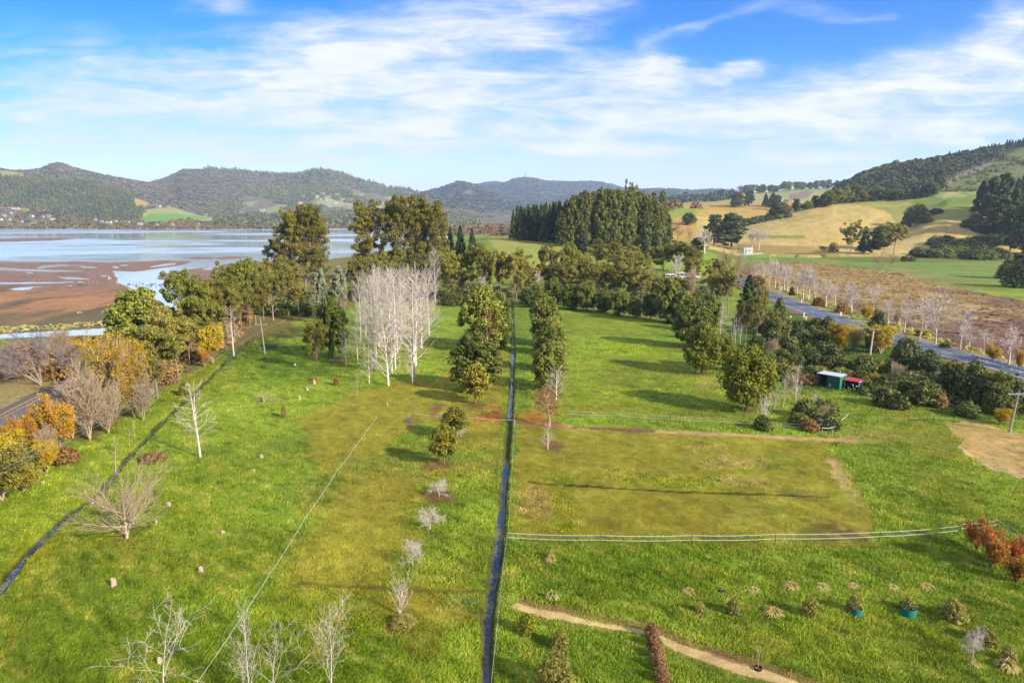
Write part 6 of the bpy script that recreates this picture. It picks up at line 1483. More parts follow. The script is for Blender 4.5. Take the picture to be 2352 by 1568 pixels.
def wire(a, b, sag, label, r=.018, group=None, parent=None):
    n = 14; m = MB(); P = []
    for k in range(n + 1):
        t = k / n; P.append((a[0] + (b[0] - a[0]) * t, a[1] + (b[1] - a[1]) * t, a[2] + (b[2] - a[2]) * t - sag * 4 * t * (1 - t)))
    for k in range(n): m.bar(P[k], P[k + 1], r, n=4, cap=False)
    o = m.build('power_line', B['wire'], parent)
    if label: tag(o, label, 'power line', group)
    return o
names = ['left', 'middle', 'right']
for i in range(3): wire(pC[i], pR[i], 1.1, 'power line hanging from the %s insulator of the white concrete pole to the timber pole' % names[i])
far = (pR[0][0] + 45, pR[0][1] - 62, pR[0][2])
for i in range(3): wire(pR[i + 1], (far[0] + i * .6, far[1], far[2]), 1.0, 'power line from the timber pole out of the right edge, %s of three' % NTH[i + 1])
lo = G(-260, 1190, 8.0)
for i in range(3): wire(pL[i], (lo[0] + i * .7, lo[1], 8.0), 1.6, 'power line from the left timber pole down past the orange shrubs, %s wire' % names[i])
# H-frame pylons on the hill lines
for i, (px, pb, pt) in enumerate([(1742, 443, 434), (1758, 441, 432), (1764, 441, 431), (1781, 439, 429), (1799, 441, 433), (2276, 352, 341)]):
    h = hit(px, pb)
    if h is None: continue
    x, y, z = h; zt = zat(pt, y); w = (6 if i < 5 else 4) / F * y; rt = empty('transmission_pylon', (x, y, z))
    tag(rt, 'two-legged transmission pole, %s' % (NTH[i + 1] + ' from the left on the far farm ridge' if i < 5 else 'high on the right hill'), 'pylon', 'two-legged transmission poles')
    for s in (-1, 1): m = MB(); m.bar((s * w * .3, 0, -1), (s * w * .3, 0, zt - z), .45, .35, 6); m.build('leg', B['concrete'], rt)
    m = MB(); m.box((0, -.5, zt - z - 1.5), (w * (1.0 if i < 5 else 2.4), .5, .6)); m.build('crossarm', B['concrete'], rt)
# hilltop mast
h = hit(1206, 411.5)
if h:
    x, y, z = h; zt = zat(393, y); rt = empty('radio_mast', (x, y, z)); tag(rt, 'tall thin radio mast on the highest far hill', 'mast')
    m = MB(); H_ = zt - z
    for k in range(3):
        a = k * 2.094; m.bar((7 * math.cos(a), 7 * math.sin(a), -3), (1.6 * math.cos(a), 1.6 * math.sin(a), H_ * .8), 2.0, 1.6, 4)
    for q in range(1, 6):
        rr = 7 - 5.4 * q / 6; zz = H_ * .8 * q / 6
        for k in range(3): a, b = k * 2.094, (k + 1) * 2.094; m.bar((rr * math.cos(a), rr * math.sin(a), zz), (rr * math.cos(b), rr * math.sin(b), zz), .6, n=4)
    m.build('lattice', B['wire'], rt); m = MB(); m.bar((0, 0, H_ * .75), (0, 0, H_), 2.2, 1.4, 6); m.build('aerial', B['wire'], rt)

# --- sheds
def rel(px, py, o): g = G(px, py); return np.array([g[0] - o[0], g[1] - o[1]])
o = G(1927, 894.5); ph = math.radians(136); u = np.array([math.cos(ph), math.sin(ph)]); w = np.array([math.cos(ph - math.pi / 2), math.sin(ph - math.pi / 2)])
LU, LW, HT = 3.9, 3.3, 2.35
sh = empty('farm_shed', (*o, 0.0)); tag(sh, 'green metal shed with an open left bay and pale flat roof', 'shed')
def pt(a, b, z): p = u * a + w * b; return (p[0], p[1], z)
def panel(mb, a0, b0, a1, b1, z0, z1, t=.05, z1b=None):
    z1b = z1 if z1b is None else z1b; p = np.array(pt(a0, b0, 0)[:2]); q = np.array(pt(a1, b1, 0)[:2]); d = (q - p) / np.linalg.norm(q - p); n = np.array([-d[1], d[0]]) * t
    V = [(*p, z0), (*q, z0), (*q, z1b), (*p, z1), (*(p + n), z0), (*(q + n), z0), (*(q + n), z1b), (*(p + n), z1)]
    return mb.add(V, [(0, 1, 2, 3), (7, 6, 5, 4), (0, 4, 5, 1), (1, 5, 6, 2), (2, 6, 7, 3), (3, 7, 4, 0)])
m = MB(); panel(m, .06, 0, LU * .56, 0, 0.02, HT - .05); m.build('front_wall', B['green_shade'], sh)
m = MB(); panel(m, .12, -.03, LU * .5, -.03, .1, .95, -.03); m.build('lower_panel', B['grey'], sh)
m = MB(); panel(m, 0, .02, 0, LW, 0.02, HT - .05, -.05); m.build('side_wall', B['green'], sh)
m = MB(); panel(m, LU, LW - .1, LU, 0.1, 0.02, HT - .08, -.05); m.build('side_wall', B['grey'], sh)
m = MB(); panel(m, .1, LW, LU - .1, LW, 0.02, HT - .12, -.05); m.build('rear_wall', B['grey'], sh)
m = MB(); panel(m, LU * .56, .1, LU * .56, LW - .1, .02, HT - .12, .05); m.build('partition', B['black'], sh)
m = MB(); V = [pt(-.12, -.15, HT + .02), pt(LU + .12, -.15, HT + .1), pt(LU + .12, LW + .12, HT - .05), pt(-.12, LW + .12, HT - .08)]
m.add(V + [(x, y, z - .07) for x, y, z in V], [(0, 1, 2, 3), (7, 6, 5, 4), (0, 4, 5, 1), (1, 5, 6, 2), (2, 6, 7, 3), (3, 7, 4, 0)]); m.build('roof', B['roofw'], sh)
m = MB(); m.box((*(u * 1.6 - w * .08), .55), (.28, .05, .5), ph); m.build('white_drum', B['white'], sh)
o = G(1970.5, 897); ph = math.radians(133); u = np.array([math.cos(ph), math.sin(ph)]); w = np.array([math.cos(ph - math.pi / 2), math.sin(ph - math.pi / 2)])
ht = empty('garden_hut', (*o, 0)); tag(ht, 'small dark hut with a red gabled roof and white window frames', 'hut'); LU, LW, HT = 2.3, 2.0, 1.6
m = MB(); panel(m, .0, LW, LU, LW, 0, HT, -.05); panel(m, LU, LW, LU, 0.04, 0, HT, -.05); m.build('rear_wall', B['black'], ht)
m = MB(); panel(m, LU * .35, 0, LU * .8, 0, 0, HT, .04); m.build('front_panel', B['black'], ht)
m = MB(); m.bar((*pt(LU, -.1, -.1)[:2], 0), (*pt(LU, -.1, 0)[:2], HT + .15), .05); m.build('post', B['white'], ht)
m = MB(); panel(m, .04, .04, .04, LW, 0, HT * .45, .05); m.build('side_wall', B['grey'], ht)
wf = MB(); panel(wf, 0, 0.05, 0, LW, HT * .45, HT * .52, -.06); panel(wf, 0, 0.05, 0, LW, HT * .93, HT, -.06)
for q in (0.05, .6, 1.2, LW - .1): panel(wf, 0, q, 0, q + .09, HT * .52, HT * .93, -.06)
wfo = wf.build('window_frame', B['white'], ht); m = MB(); panel(m, .03, .05, .03, LW, HT * .5, HT * .95, .02); m.build('pane', B['glass'], wfo)
m = MB(); r = HT + .42
A1 = [pt(-.15, -.2, HT), pt(-.15, LW / 2, r), pt(LU + .15, LW / 2, r), pt(LU + .15, -.2, HT)]; A2 = [pt(-.15, LW / 2, r), pt(-.15, LW + .2, HT), pt(LU + .15, LW + .2, HT), pt(LU + .15, LW / 2, r)]
for q in (A1, A2): m.add(q + [(x, y, z - .05) for x, y, z in q], [(3, 2, 1, 0), (4, 5, 6, 7), (0, 1, 5, 4), (1, 2, 6, 5), (2, 3, 7, 6), (3, 0, 4, 7)])
m.build('roof', B['roofr'], ht)
m = MB()
for k, (a, b, z) in enumerate([(.5, -.2, .2), (.7, -.3, .5), (.3, -.15, .8), (.9, -.1, .9), (1.2, -.3, .15), (1.6, -.2, .3)]): m.box(pt(a, b, z), (.22, .14, .2), k)
tag(m.build('stacked_goods', B['white']), 'white and grey household junk stacked at the front of the red roofed hut', 'junk').location = (*o, 0)

# --- trough, rail log, fallen branches, stumps, logs
def log(p0, p1, r, name, label, cat, mat, knots=3, seed=0):
    a = hit(*p0); b = hit(*p1); rg_ = random.Random(seed); m = MB(); a = Vector(a) + Vector((0, 0, r)); b = Vector(b) + Vector((0, 0, r * 1.2)); n = 5; P = [a + (b - a) * k / n + Vector((rg_.uniform(-.08, .08), rg_.uniform(-.08, .08), rg_.uniform(0, .05))) for k in range(n + 1)]
    for k in range(n): m.bar(P[k], P[k + 1], r * (1 - .1 * k), r * (1 - .1 * (k + 1)), 7)
    for k in range(knots):
        q = P[rg_.randint(1, n - 1)]; m.bar(q, q + Vector((rg_.uniform(-.6, .6), rg_.uniform(-.4, .4), rg_.uniform(.2, .7))), r * .45, r * .15, 5)
    return tag(m.build(name, mat), label, cat)
log((743, 829), (796, 830), .12, 'fallen_log', 'long pale fallen trunk lying at the foot of the bronze tree', 'log', B['log'], 1)
log((592, 921), (655, 920), .10, 'fallen_branch', 'pale fallen branch lying in the grass of the left field', 'branch', B['log'], 6, 3)
P_('sapling', 'dead_branch', 'branch', 'grey dead twigs around the fallen branch in the left field', 606, 922, 893, 60)
log((2210, 946), (2241, 964), .09, 'wooden_rail', 'pale wooden rail lying beside the bare soil, left of the timber power pole', 'rail', B['log'], 0)
log((180, 654), (194, 654), .8, 'driftwood', 'larger pale driftwood log on the tidal flat', 'driftwood', B['log'], 3, 5)
log((160, 661), (166, 661), .6, 'driftwood', 'smaller pale driftwood lump left of the larger one on the tidal flat', 'driftwood', B['log'], 2, 6)
log((176, 722), (188, 721), .4, 'driftwood', 'driftwood log lying on the olive salt marsh', 'driftwood', B['log'], 3, 7)
o = hit(1993, 908); tr = empty('concrete_trough', o, -.5); tag(tr, 'low pale concrete trough below the gorse, right of the red roofed hut', 'trough')
m = MB(); m.box((.9, 0, .12), (1.8, .5, .22)); m.build('body', B['concrete'], tr)
for s in (-1, 1): m = MB(); m.box((.9, s * .24, .29), (1.9, .08, .12)); m.build('rim', B['concrete'], tr)
def stump(px, pb, hp, wp, label, mat='stump', seed=0):
    x, y, z = hit(px, pb); dep = y * CT - (z - CAMZ) * ST; h = .85 * hp / F * dep; r = .85 * wp / F * dep / 2; rg_ = random.Random(seed); n = 11; V = []; F_ = []
    for q, (zz, k) in enumerate([(-.1, 1.25), (h * .25, 1.05), (h * .8, .92), (h, .88)]):
        for j in range(n):
            a = 6.283 * j / n; rr = r * k * (1 + .14 * math.sin(3 * a + seed) + .08 * rg_.random()); V.append((rr * math.cos(a), rr * math.sin(a), zz + (rg_.random() * h * .25 if q == 3 else 0)))
    for q in range(3):
        for j in range(n): F_.append((q * n + j, q * n + (j + 1) % n, (q + 1) * n + (j + 1) % n, (q + 1) * n + j))
    V.append((0, 0, h * .9)); F_ += [(3 * n + j, 3 * n + (j + 1) % n, 4 * n) for j in range(n)]
    m = MB(); m.add(V, F_); ob = m.build('tree_stump', B[mat]); ob.location = (x, y, z); tag(ob, label, 'stump'); return ob
for i, a in enumerate([(261, 1346, 20, 13, 'tall pinkish tree stump alone low in the left field'), (359, 1203, 11, 5, 'narrow pale stump right of the big spreading bare tree'), (512, 1224, 6, 10, 'low grey stump in the middle of the left field'), (462, 1313, 12, 12, 'white-topped stump left of the diagonal tape fence'), (388, 1161, 8, 12, 'crumbled stump uphill right of the spreading bare tree'),
    (600, 1051, 7, 10, 'small stump left of the upper end of the tape fence'), (98, 1110, 5, 9, 'small pinkish stump on the strip left of the ditch'), (367, 1524, 15, 14, 'stump behind the branches of the large foreground tree'), (722, 881, 9, 6, 'white stump below the small weed clump, highest of three'), (706, 896, 7, 6, 'white stump in the middle of three near the fallen branch'),
    (688, 916, 8, 8, 'grey stump, lowest of three near the fallen branch'), (677, 839, 7, 7, 'small stump near the timber power pole'), (889, 931, 8, 4, 'thin white stump on the olive grass below the poplars'), (583, 1081, 4, 7, 'tiny stump far left of the diagonal tape fence'), (352, 975 - 125, 6, 9, 'small stump beside the railway thicket')][:14]):
    stump(*a, seed=i)
P_('brownbush', 'weed_clump', 'plant', 'brown dock weeds above the highest white stump', 722, 874, 862, 18)
P_('brownbush', 'weed_clump', 'plant', 'small dark weed clump right of the white stumps', 772, 884, 866, 14)
P_('yellowshrub', 'ragwort', 'plant', 'yellow flowering weed below the timber power pole', 609, 844, 832, 14)
P_('shrub', 'young_shrub', 'shrub', 'grey-green seedling bush in the left field below the fallen branch', 652, 958, 926, 18)
P_('brownbush', 'weed_patch', 'plant', 'dark weeds beside the left ditch above the white birch', 350, 1058, 1036, 60)

# --- guards and rings round the young plants
def guard(px, pb, wp, hp, label, arc=1.0, mat='teal'):
    x, y, z = hit(px, pb); dep = y * CT - (z - CAMZ) * ST; r = wp / F * dep / 2; h = hp / F * dep * 1.1; m = MB()
    if arc == 1.0: m.ring((0, 0, 0), r, h, .02, 20, r * .96)
    else: m.box((0, 0, h / 2), (r * 2, .03, h))
    ob = m.build('plant_guard', B[mat]); ob.location = (x, y, z); tag(ob, label, 'plant guard')
    return x, y, z, r, h
guard(1967, 1412, 25, 17, 'green mesh guard round the middle shrub of the lower planted row')
guard(2086, 1414, 32, 20, 'widest green mesh guard, round the low shrub right of the middle one')
guard(1692, 1412, 11, 13, 'small green guard panel on the second shrub of the lower row', .5)
guard(1965, 1344, 9, 6, 'tiny green guard panel at a tussock in the upper planted row', .5)
guard(2196, 1418, 12, 6, 'low green guard panel under the widest dark shrub', .5)
for px, pb, wp, lab in [(1605, 1414, 17, 'black ring round the smallest shrub of the lower row'), (1741, 1536, 18, 'black ring round the bare sapling beside the mulch path'), (1209, 1458, 20, 'black ring round the yellow-green shrub'), (1858, 1418, 14, 'black ring round the olive shrub of the lower row'), (1658, 1359, 13, 'black ring round the cut stakes in the upper row')]:
    guard(px, pb, wp, 5, lab, 1.0, 'tyre')
x, y, z = hit(1657, 1358); m = MB()
for k in range(7): a = k * .9; m.bar((.12 * math.cos(a), .12 * math.sin(a), 0), (.16 * math.cos(a), .16 * math.sin(a), .42), .022)
ob = m.build('cut_stakes', B['log']); ob.location = (x, y, z); tag(ob, 'bundle of short cut stems standing in a black ring', 'stakes')

# --- electric tape fences: posts and tapes of one run move together
def fence(pts, label, n_tape=1, htop=1.0, width=.035, posts=True, cap=False, hs=(1.0, .72), space=8.0, name='tape_fence', white_post=False, rpost=.028):
    W = [np.array(hit(*p)) for p in pts]; rt = empty(name, tuple(W[0])); tag(rt, label, 'fence'); o = W[0]
    loc = []
    for i in range(len(W) - 1):
        l = np.linalg.norm(W[i + 1] - W[i]); n = max(1, round(l / space))
        for k in range(n): q = W[i] + (W[i + 1] - W[i]) * k / n; q[2] = terrain1(q[0], q[1]); loc.append(q)
    loc.append(W[-1])
    for ti in range(n_tape):
        m = MB()
        for i in range(len(loc) - 1):
            a, b = loc[i] - o, loc[i + 1] - o; S_ = 4
            for k in range(S_):
                f0, f1 = k / S_, (k + 1) / S_; g = lambda f: Vector((*(a + (b - a) * f)[:2], (a + (b - a) * f)[2] + htop * hs[ti] - .10 * 4 * f * (1 - f)))
                p, q = g(f0), g(f1); m.add([p + Vector((0, 0, width)), q + Vector((0, 0, width)), q - Vector((0, 0, width)), p - Vector((0, 0, width)), p + Vector((.01, .01, width)), q + Vector((.01, .01, width)), q + Vector((.01, .01, -width)), p + Vector((.01, .01, -width))], [(0, 1, 2, 3), (7, 6, 5, 4), (0, 4, 5, 1), (3, 2, 6, 7)])
        m.build('tape', B['tape'], rt)
    if posts:
        for i, q in enumerate(loc):
            if len(loc) > 90 and i % 2: continue
            a = q - o; m = MB(); m.bar((a[0], a[1], a[2] - .1), (a[0], a[1], a[2] + htop * 1.1), rpost, n=5); pp = m.build('post', B['white' if white_post else 'post'], rt)
            if cap: m = MB(); m.bar((a[0], a[1], a[2] + htop * 1.1), (a[0], a[1], a[2] + htop * 1.2), .04, n=6); m.build('cap', B['cap'], pp)
    return rt
fence([(455, 1600), (620, 1345), (700, 1215), (775, 1100), (868, 968)], 'single white tape fence running diagonally up the left field', 1, 1.0, .016, cap=True, space=9.0, hs=(1.0,))
fence([(1128, 1600), (1148, 1400), (1158, 1300), (1166, 1246)], 'white tape fence along the ditch, nearest stretch below the crossing fence', 1, .9, .02, hs=(1.0,), space=7)
fence([(1166, 1246), (1172, 1180), (1176, 1095), (1179, 1045), (1181, 985)], 'white tape fence along the ditch, stretch between the two crossing fences', 1, .9, .02, hs=(1.0,), space=7)
fence([(1185, 955), (1190, 900), (1192, 860), (1186, 800), (1184, 740)], 'thin white line fence beside the far part of the ditch', 1, .7, .022, hs=(1.0,), space=9)
fence([(1166, 1246), (1380, 1252), (1588, 1252), (1780, 1249), (2020, 1244), (2200, 1230)], 'double white tape fence crossing the right field below the grazed paddock', 2, 1.0, .019, space=11.0, hs=(1.0, .55))
fence([(1300, 958), (1420, 962), (1540, 970), (1660, 976), (1780, 985), (1885, 991)], 'double white tape fence along the far side of the dirt path', 2, 1.0, .011, space=8.5, hs=(1.0, .6))
fence([(948, 962), (1010, 968), (1090, 973), (1180, 978)], 'white tape fence between the puddle and the ditch crossing', 1, .9, .018, space=7, hs=(1.0,))
fence([(1888, 996), (1912, 995), (1948, 963)], 'slack white tape fence bending round the grey fallen shrub', 1, .9, .04, space=4, hs=(1.0,), white_post=True)
fence([(1948, 963), (1900, 945), (1890, 941)], 'slack white tape running back to the gorse from the bent fence', 1, .8, .035, space=6, hs=(1.0,))
fence([(2014, 972), (2086, 975), (2142, 974), (2188, 976)], 'four dark posts standing in line on the right pasture', 1, 1.1, .006, space=5, hs=(1.0,), rpost=.035)
fence([(2154, 934), (2190, 946), (2230, 962)], 'sagging wire fence behind the bare soil patch', 2, 1.1, .02, space=4, hs=(1.0, .5), name='wire_fence')
fence([(2205, 1228), (2290, 1218), (2320, 1235), (2400, 1290)], 'wire fence behind the orange bushes at the right edge', 2, 1.1, .02, space=6, hs=(1.0, .6), name='wire_fence')

# --- gate at the ditch crossing
x, y, z = hit(1181, 982); gt = empty('gate_post', (x, y, z)); tag(gt, 'dark strainer post at the ditch crossing', 'post'); m = MB(); m.bar((0, 0, -.2), (0, 0, 1.2), .09, .08, 8); m.build('post', B['timber'], gt); m = MB(); m.bar((0, 0, .9), (.6, .1, -.0), .05, n=6); m.build('stay', B['timber'], gt)
# puddles
for nm, P in (('puddle', [(927, 966), (935, 961), (944, 960), (947, 962), (941, 966), (941, 970), (928, 970)]), ('puddle', [(1320, 981), (1327, 980), (1326, 983), (1319, 983)]), ('puddle', [(1358, 983), (1376, 984), (1377, 986), (1360, 985)])):
    W = [hit(*p) for p in P]; zz = max(w[2] for w in W) + .05; m = MB(); m.quad(*[(w[0], w[1], zz) for w in W][::-1]); tag(m.build('puddle', B['puddle']), kind='structure')

# --- roadside furniture
def post(px, pb, hp, wp, mat, label, cap=None, name='marker_post'):
    x, y, z = hit(px, pb); z = max(z, .3 if True else z); dep = y * CT - (z - CAMZ) * ST; h = hp / F * dep; m = MB(); m.box((0, 0, h / 2 - .05), (wp / F * dep, .06, h)); rt = empty(name, (x, y, z)); tag(rt, label, 'road marker'); m.build('stake', mat, rt)
    if cap: m = MB(); m.box((0, -.06, h * .75), (wp / F * dep * 1.8, .05, h * .4)); m.build('plate', cap, rt)
post(1846, 731, 12, 3, B['white'], 'white marker post at the near road edge, right of three')
post(1816, 733, 7, 2.4, B['white'], 'white marker post at the near road edge, middle of three')
post(1809, 735, 5, 2, B['white'], 'short white marker post at the near road edge, left of three')
post(1841, 698, 9, 2.2, B['white'], 'white marker post on the far road edge')
post(1931, 730, 12, 5, B['white'], 'wide white box post on the far road edge above the willows')
post(1851, 737, 9, 3, B['white'], 'post with a yellow plate at the near road edge', B['cap'])
post(1951, 734, 5, 3, B['cap'], 'small yellow marker at the far road edge')
x, y, z = hit(1792, 677); dep = y; sg = empty('road_sign', (x, y, z)); tag(sg, 'grey backed road sign on two posts beyond the road', 'sign'); w = 7 / F * dep; h = 20 / F * dep
for s in (-1, 1): m = MB(); m.bar((s * w * .42, 0, 0), (s * w * .42, 0, h), .07); m.build('post', B['white'], sg)
m = MB(); m.box((0, -.1, h * .72), (w * .8, .05, h * .5)); m.build('panel', B['gal'], sg)
GR = smooth_line([G(2232, 826), G(2290, 844), G(2352, 863), G(2480, 900)], 2); GR = offs(GR, 0) ; ba = empty('guard_rail', (GR[0][0], GR[0][1], .3)); tag(ba, 'long white steel guard rail on posts along the road', 'guard rail'); o = GR[0]; m = MB()
for i in range(len(GR) - 1):
    a = GR[i] - o; b = GR[i + 1] - o; ln = np.hypot(*(b - a)); an = math.atan2(*(b - a)[::-1])
    for zz in (.62, .80): m.box(((a[0] + b[0]) / 2, (a[1] + b[1]) / 2, zz), (ln, .07, .11), an)
    m.box(((a[0] + b[0]) / 2, (a[1] + b[1]) / 2, .71), (ln, .03, .2), an)
m.build('rail', B['gal'], ba)
Ls = np.concatenate([[0], np.cumsum(np.hypot(*np.diff(GR, axis=0).T))])
for s in np.arange(0, Ls[-1], 2.4):
    p = (np.interp(s, Ls, GR[:, 0]) - o[0], np.interp(s, Ls, GR[:, 1]) - o[1]); m = MB(); m.box((p[0], p[1] + .1, .35), (.14, .14, .9)); m.build('post', B['concrete'], ba)

# --- buildings and vehicles in the middle distance
HSPOT = []
def house(px, pb, w, d, h, rz, wallm, roofm, label, name='house', rh=None, cat='house', group=None, chimney=False, windows=True, y0=None):
    q = hit(px, pb)
    if q is None: return
    x, y, z = q; HSPOT.append((x, y))
    if y > 2000: w *= 1.0; h *= 1.15
    r_ = empty(name, (x, y, z), rz); tag(r_, label, cat, group); rh = rh or h * .55
    m = MB(); m.box((0, 0, h / 2 - .5), (w, d, h + 1)); m.add([(-w / 2, -d / 2, h), (-w / 2, d / 2, h), (-w / 2, 0, h + rh - .15), (w / 2, -d / 2, h), (w / 2, d / 2, h), (w / 2, 0, h + rh - .15)], [(0, 1, 2), (3, 5, 4), (0, 2, 5, 3), (1, 4, 5, 2)]); wl = m.build('wall', wallm, r_)
    e = .5; m = MB()
    for s in (-1, 1):
        V = [(-w / 2 - e, s * (d / 2 + e), h - .2), (w / 2 + e, s * (d / 2 + e), h - .2), (w / 2 + e, 0, h + rh), (-w / 2 - e, 0, h + rh)]; m.add(V + [(a, b, c + .18) for a, b, c in V], [(0, 1, 2, 3), (7, 6, 5, 4), (0, 4, 5, 1), (1, 5, 6, 2), (2, 6, 7, 3), (3, 7, 4, 0)])
    rf = m.build('roof', roofm, r_)
    if chimney: m = MB(); m.box((w * .2, 0, h + rh + .4), (1, 1, 1.6)); m.build('chimney', B['brick'], rf)
    if windows:
        for s in (-.3, .05, .33): m = MB(); m.box((s * w, -d / 2 - .04, h * .55), (w * .16, .1, h * .38)); m.build('window', B['glass'], r_)
    return r_
HS = [(33, 480, 34, 9, 'long white house highest above the left shore'), (24, 491, 14, 8, 'white house below the long one on the left shore'), (10, 497, 16, 8, 'pale house near the left edge of the far shore'), (72, 498, 18, 9, 'white gabled house left of centre on the left shore slope'), (98, 499, 12, 8, 'small pale house right of the gabled one on the far shore'), (113, 498, 12, 8, 'cream house beside the small pale one on the far shore'), (122, 505, 16, 9, 'white house with a broad roof, foot of the pine hill'), (46, 511, 24, 9, 'long house with a bright red roof on the far shore'),
      (20, 506, 14, 8, 'pale house left of the red roofed one on the far shore'), (2, 506, 10, 8, 'pale house cut by the left edge on the far shore'), (220, 507, 8, 7, 'tiny white cottage below the pine hill'), (234, 511, 12, 8, 'small house right of the tiny cottage on the far shore'), (250, 512, 20, 10, 'largest pale house below the pine hill'), (266, 510, 10, 8, 'small white house right of the largest one on the shore'), (295, 512, 14, 8, 'grey roofed house at the right foot of the pine hill'), (322, 516, 18, 8, 'low house below the green shore field'), (359, 518, 14, 8, 'white house by the water below the green field'), (397, 518, 10, 8, 'small house by the water right of the green field centre'),
      (362, 475, 30, 9, 'long farmhouse at the top of the green shore field'), (387, 477, 14, 8, 'white farm shed at the hedge above the green field'), (472, 495, 20, 8, 'white shed at the right end of the green field'), (455, 517, 16, 9, 'white house among trees by the shore below the shed'), (527, 510, 16, 9, 'white house among dark trees right of the green field'), (515, 512, 10, 8, 'small house left of the one among dark trees'), (541, 505, 8, 7, 'tiny white house highest among the dark shore trees'), (290, 474, 0, 0, '')]
for i, (px, pb, w, d, lab) in enumerate(HS):
    if not w: continue
    house(px, pb, w, d, 4.2, random.Random(i).uniform(-.5, .3), B['cream'] if i % 3 else B['white'], B['roofr'] if 'red roof' in lab else (B['roofg'] if i % 4 else B['rooft']), lab, windows=(w > 11))
HH = sorted([(718, 446), (705, 445), (730, 453), (733, 459), (753, 454), (698, 453), (745, 462), (603, 485), (853, 438), (786, 460), (771, 467), (800, 472), (760, 476), (690, 468), (655, 476), (818, 480), (742, 447), (775, 449)])
for i, (px, pb) in enumerate(HH):
    house(px, pb, 22, 12, 5.5, random.Random(i + 50).uniform(-.4, .4), B['cream'], B['roofg'], ('small pale house on the hill farms across the harbour, %s from the left' % NTH[i + 1]), group='small pale houses on the hill farms across the harbour', windows=False)
house(309 * 0 + 1796, 463.5, 16, 8, 4, .1, B['white'], B['roofg'], 'long white farm building behind the golden hill crest')
house(1806, 465, 9, 7, 4, -.3, B['cream'], B['rooft'], 'small farmhouse right of the long white building behind the hill crest')
# container and white rails
x, y, z = hit(1717, 584); cn = empty('shipping_container', (x, y, z), .15); tag(cn, 'white container standing at the foot of the golden hill', 'container'); d1 = 22 / F * y; h1 = 14 / F * y
m = MB(); m.box((0, 0, h1 / 2 + .15), (d1, 2.6, h1)); bd = m.build('body', B['white'], cn)
for s in np.linspace(-.46, .46, 11): m = MB(); m.box((s * d1, -1.33, h1 / 2 + .15), (.12, .06, h1 * .92)); m.build('rib', B['cream'], bd)
m = MB(); m.box((-d1 * .28, -1.36, h1 * .45), (d1 * .14, .05, h1 * .7)); m.build('door', B['grey'], cn); m = MB(); m.box((d1 * .1, -1.36, h1 * .6), (d1 * .1, .05, h1 * .25)); m.build('window', B['glass'], cn)
a = hit(1688, 588); b = hit(1752, 588); rf = empty('rail_fence', a); tag(rf, 'low white rail fence in front of the container', 'fence')
for zz in (.5, 1.0, 1.45): m = MB(); m.bar((0, 0, zz), (b[0] - a[0], b[1] - a[1], zz), .09, n=4); m.build('rail', B['white'], rf)
for k in range(10): t = k / 9; m = MB(); m.box(((b[0] - a[0]) * t, (b[1] - a[1]) * t, .8), (.16, .16, 1.7)); m.build('post', B['white'], rf)
def coach(px, pb, wp, hp, rz, label, name='coach', cat='bus', cab=False):
    x, y, z = hit(px, pb); L_c = wp / F * y / math.cos(rz); H = hp / F * y; r_ = empty(name, (x, y, z), rz); tag(r_, label, cat)
    m = MB(); W2 = 1.25; Hh = H - .55
    prof = [(-L_c / 2, .5), (-L_c / 2, H * .82), (-L_c / 2 + .35, H), (L_c / 2 - .3, H), (L_c / 2, H * .8), (L_c / 2, .5)]
    V = [(a, -W2, b) for a, b in prof] + [(a, W2, b) for a, b in prof]; n = len(prof); m.add(V, [tuple(range(n)), tuple(range(2 * n - 1, n - 1, -1))] + [(i, i + n, (i + 1) % n + n, (i + 1) % n) for i in range(n)]); m.build('body', B['white'], r_)
    nw = max(2, int(L_c / 1.8))
    for k in range(nw):
        c = -L_c / 2 + (k + .5) * L_c / nw
        if cab and k > 0: continue
        m = MB(); m.box((c, -W2 - .02, H * .66), (L_c / nw * .84, .04, H * .24)); m.build('window', B['glass'], r_)
    m = MB(); m.box((-L_c / 2 - .02, 0, H * .62), (.05, 2.1, H * .3)); m.build('windscreen', B['glass'], r_)
    for c in (-L_c * .32, L_c * .3):
        for s in (-1, 1): m = MB(); m.bar((c, s * (W2 - .3), .48), (c, s * (W2 + .02), .48), .48, n=14); m.build('wheel', B['tyre'], r_)
coach(1579, 640, 56, 15, -.05, 'long white coach parked behind the middle trees, right hand vehicle')
coach(1537, 642, 24, 14, .15, 'white campervan with a dark window left of the long coach', 'campervan', 'van')
coach(1484, 636, 24, 13, .05, 'white truck parked left of the campervan', 'truck', 'truck', True)
house(1440, 634, 9, 6, 2.6, .1, B['brick'], B['roofr'], 'low building with a red roof left of the white truck')
house(1412, 634, 12, 6, 2.2, 0, B['brick'], B['rooft'], 'long low pinkish building behind the middle trees')
house(1380, 632, 9, 6, 2.4, .1, B['brick'], B['orange'], 'small orange roofed building behind the middle trees, left end')
house(1288, 549, 3.2, 3.0, 2.4, .2, B['teal'], B['teal'], 'small teal hut beside the pale paddock on the rise', 'field_hut', cat='hut', windows=False)
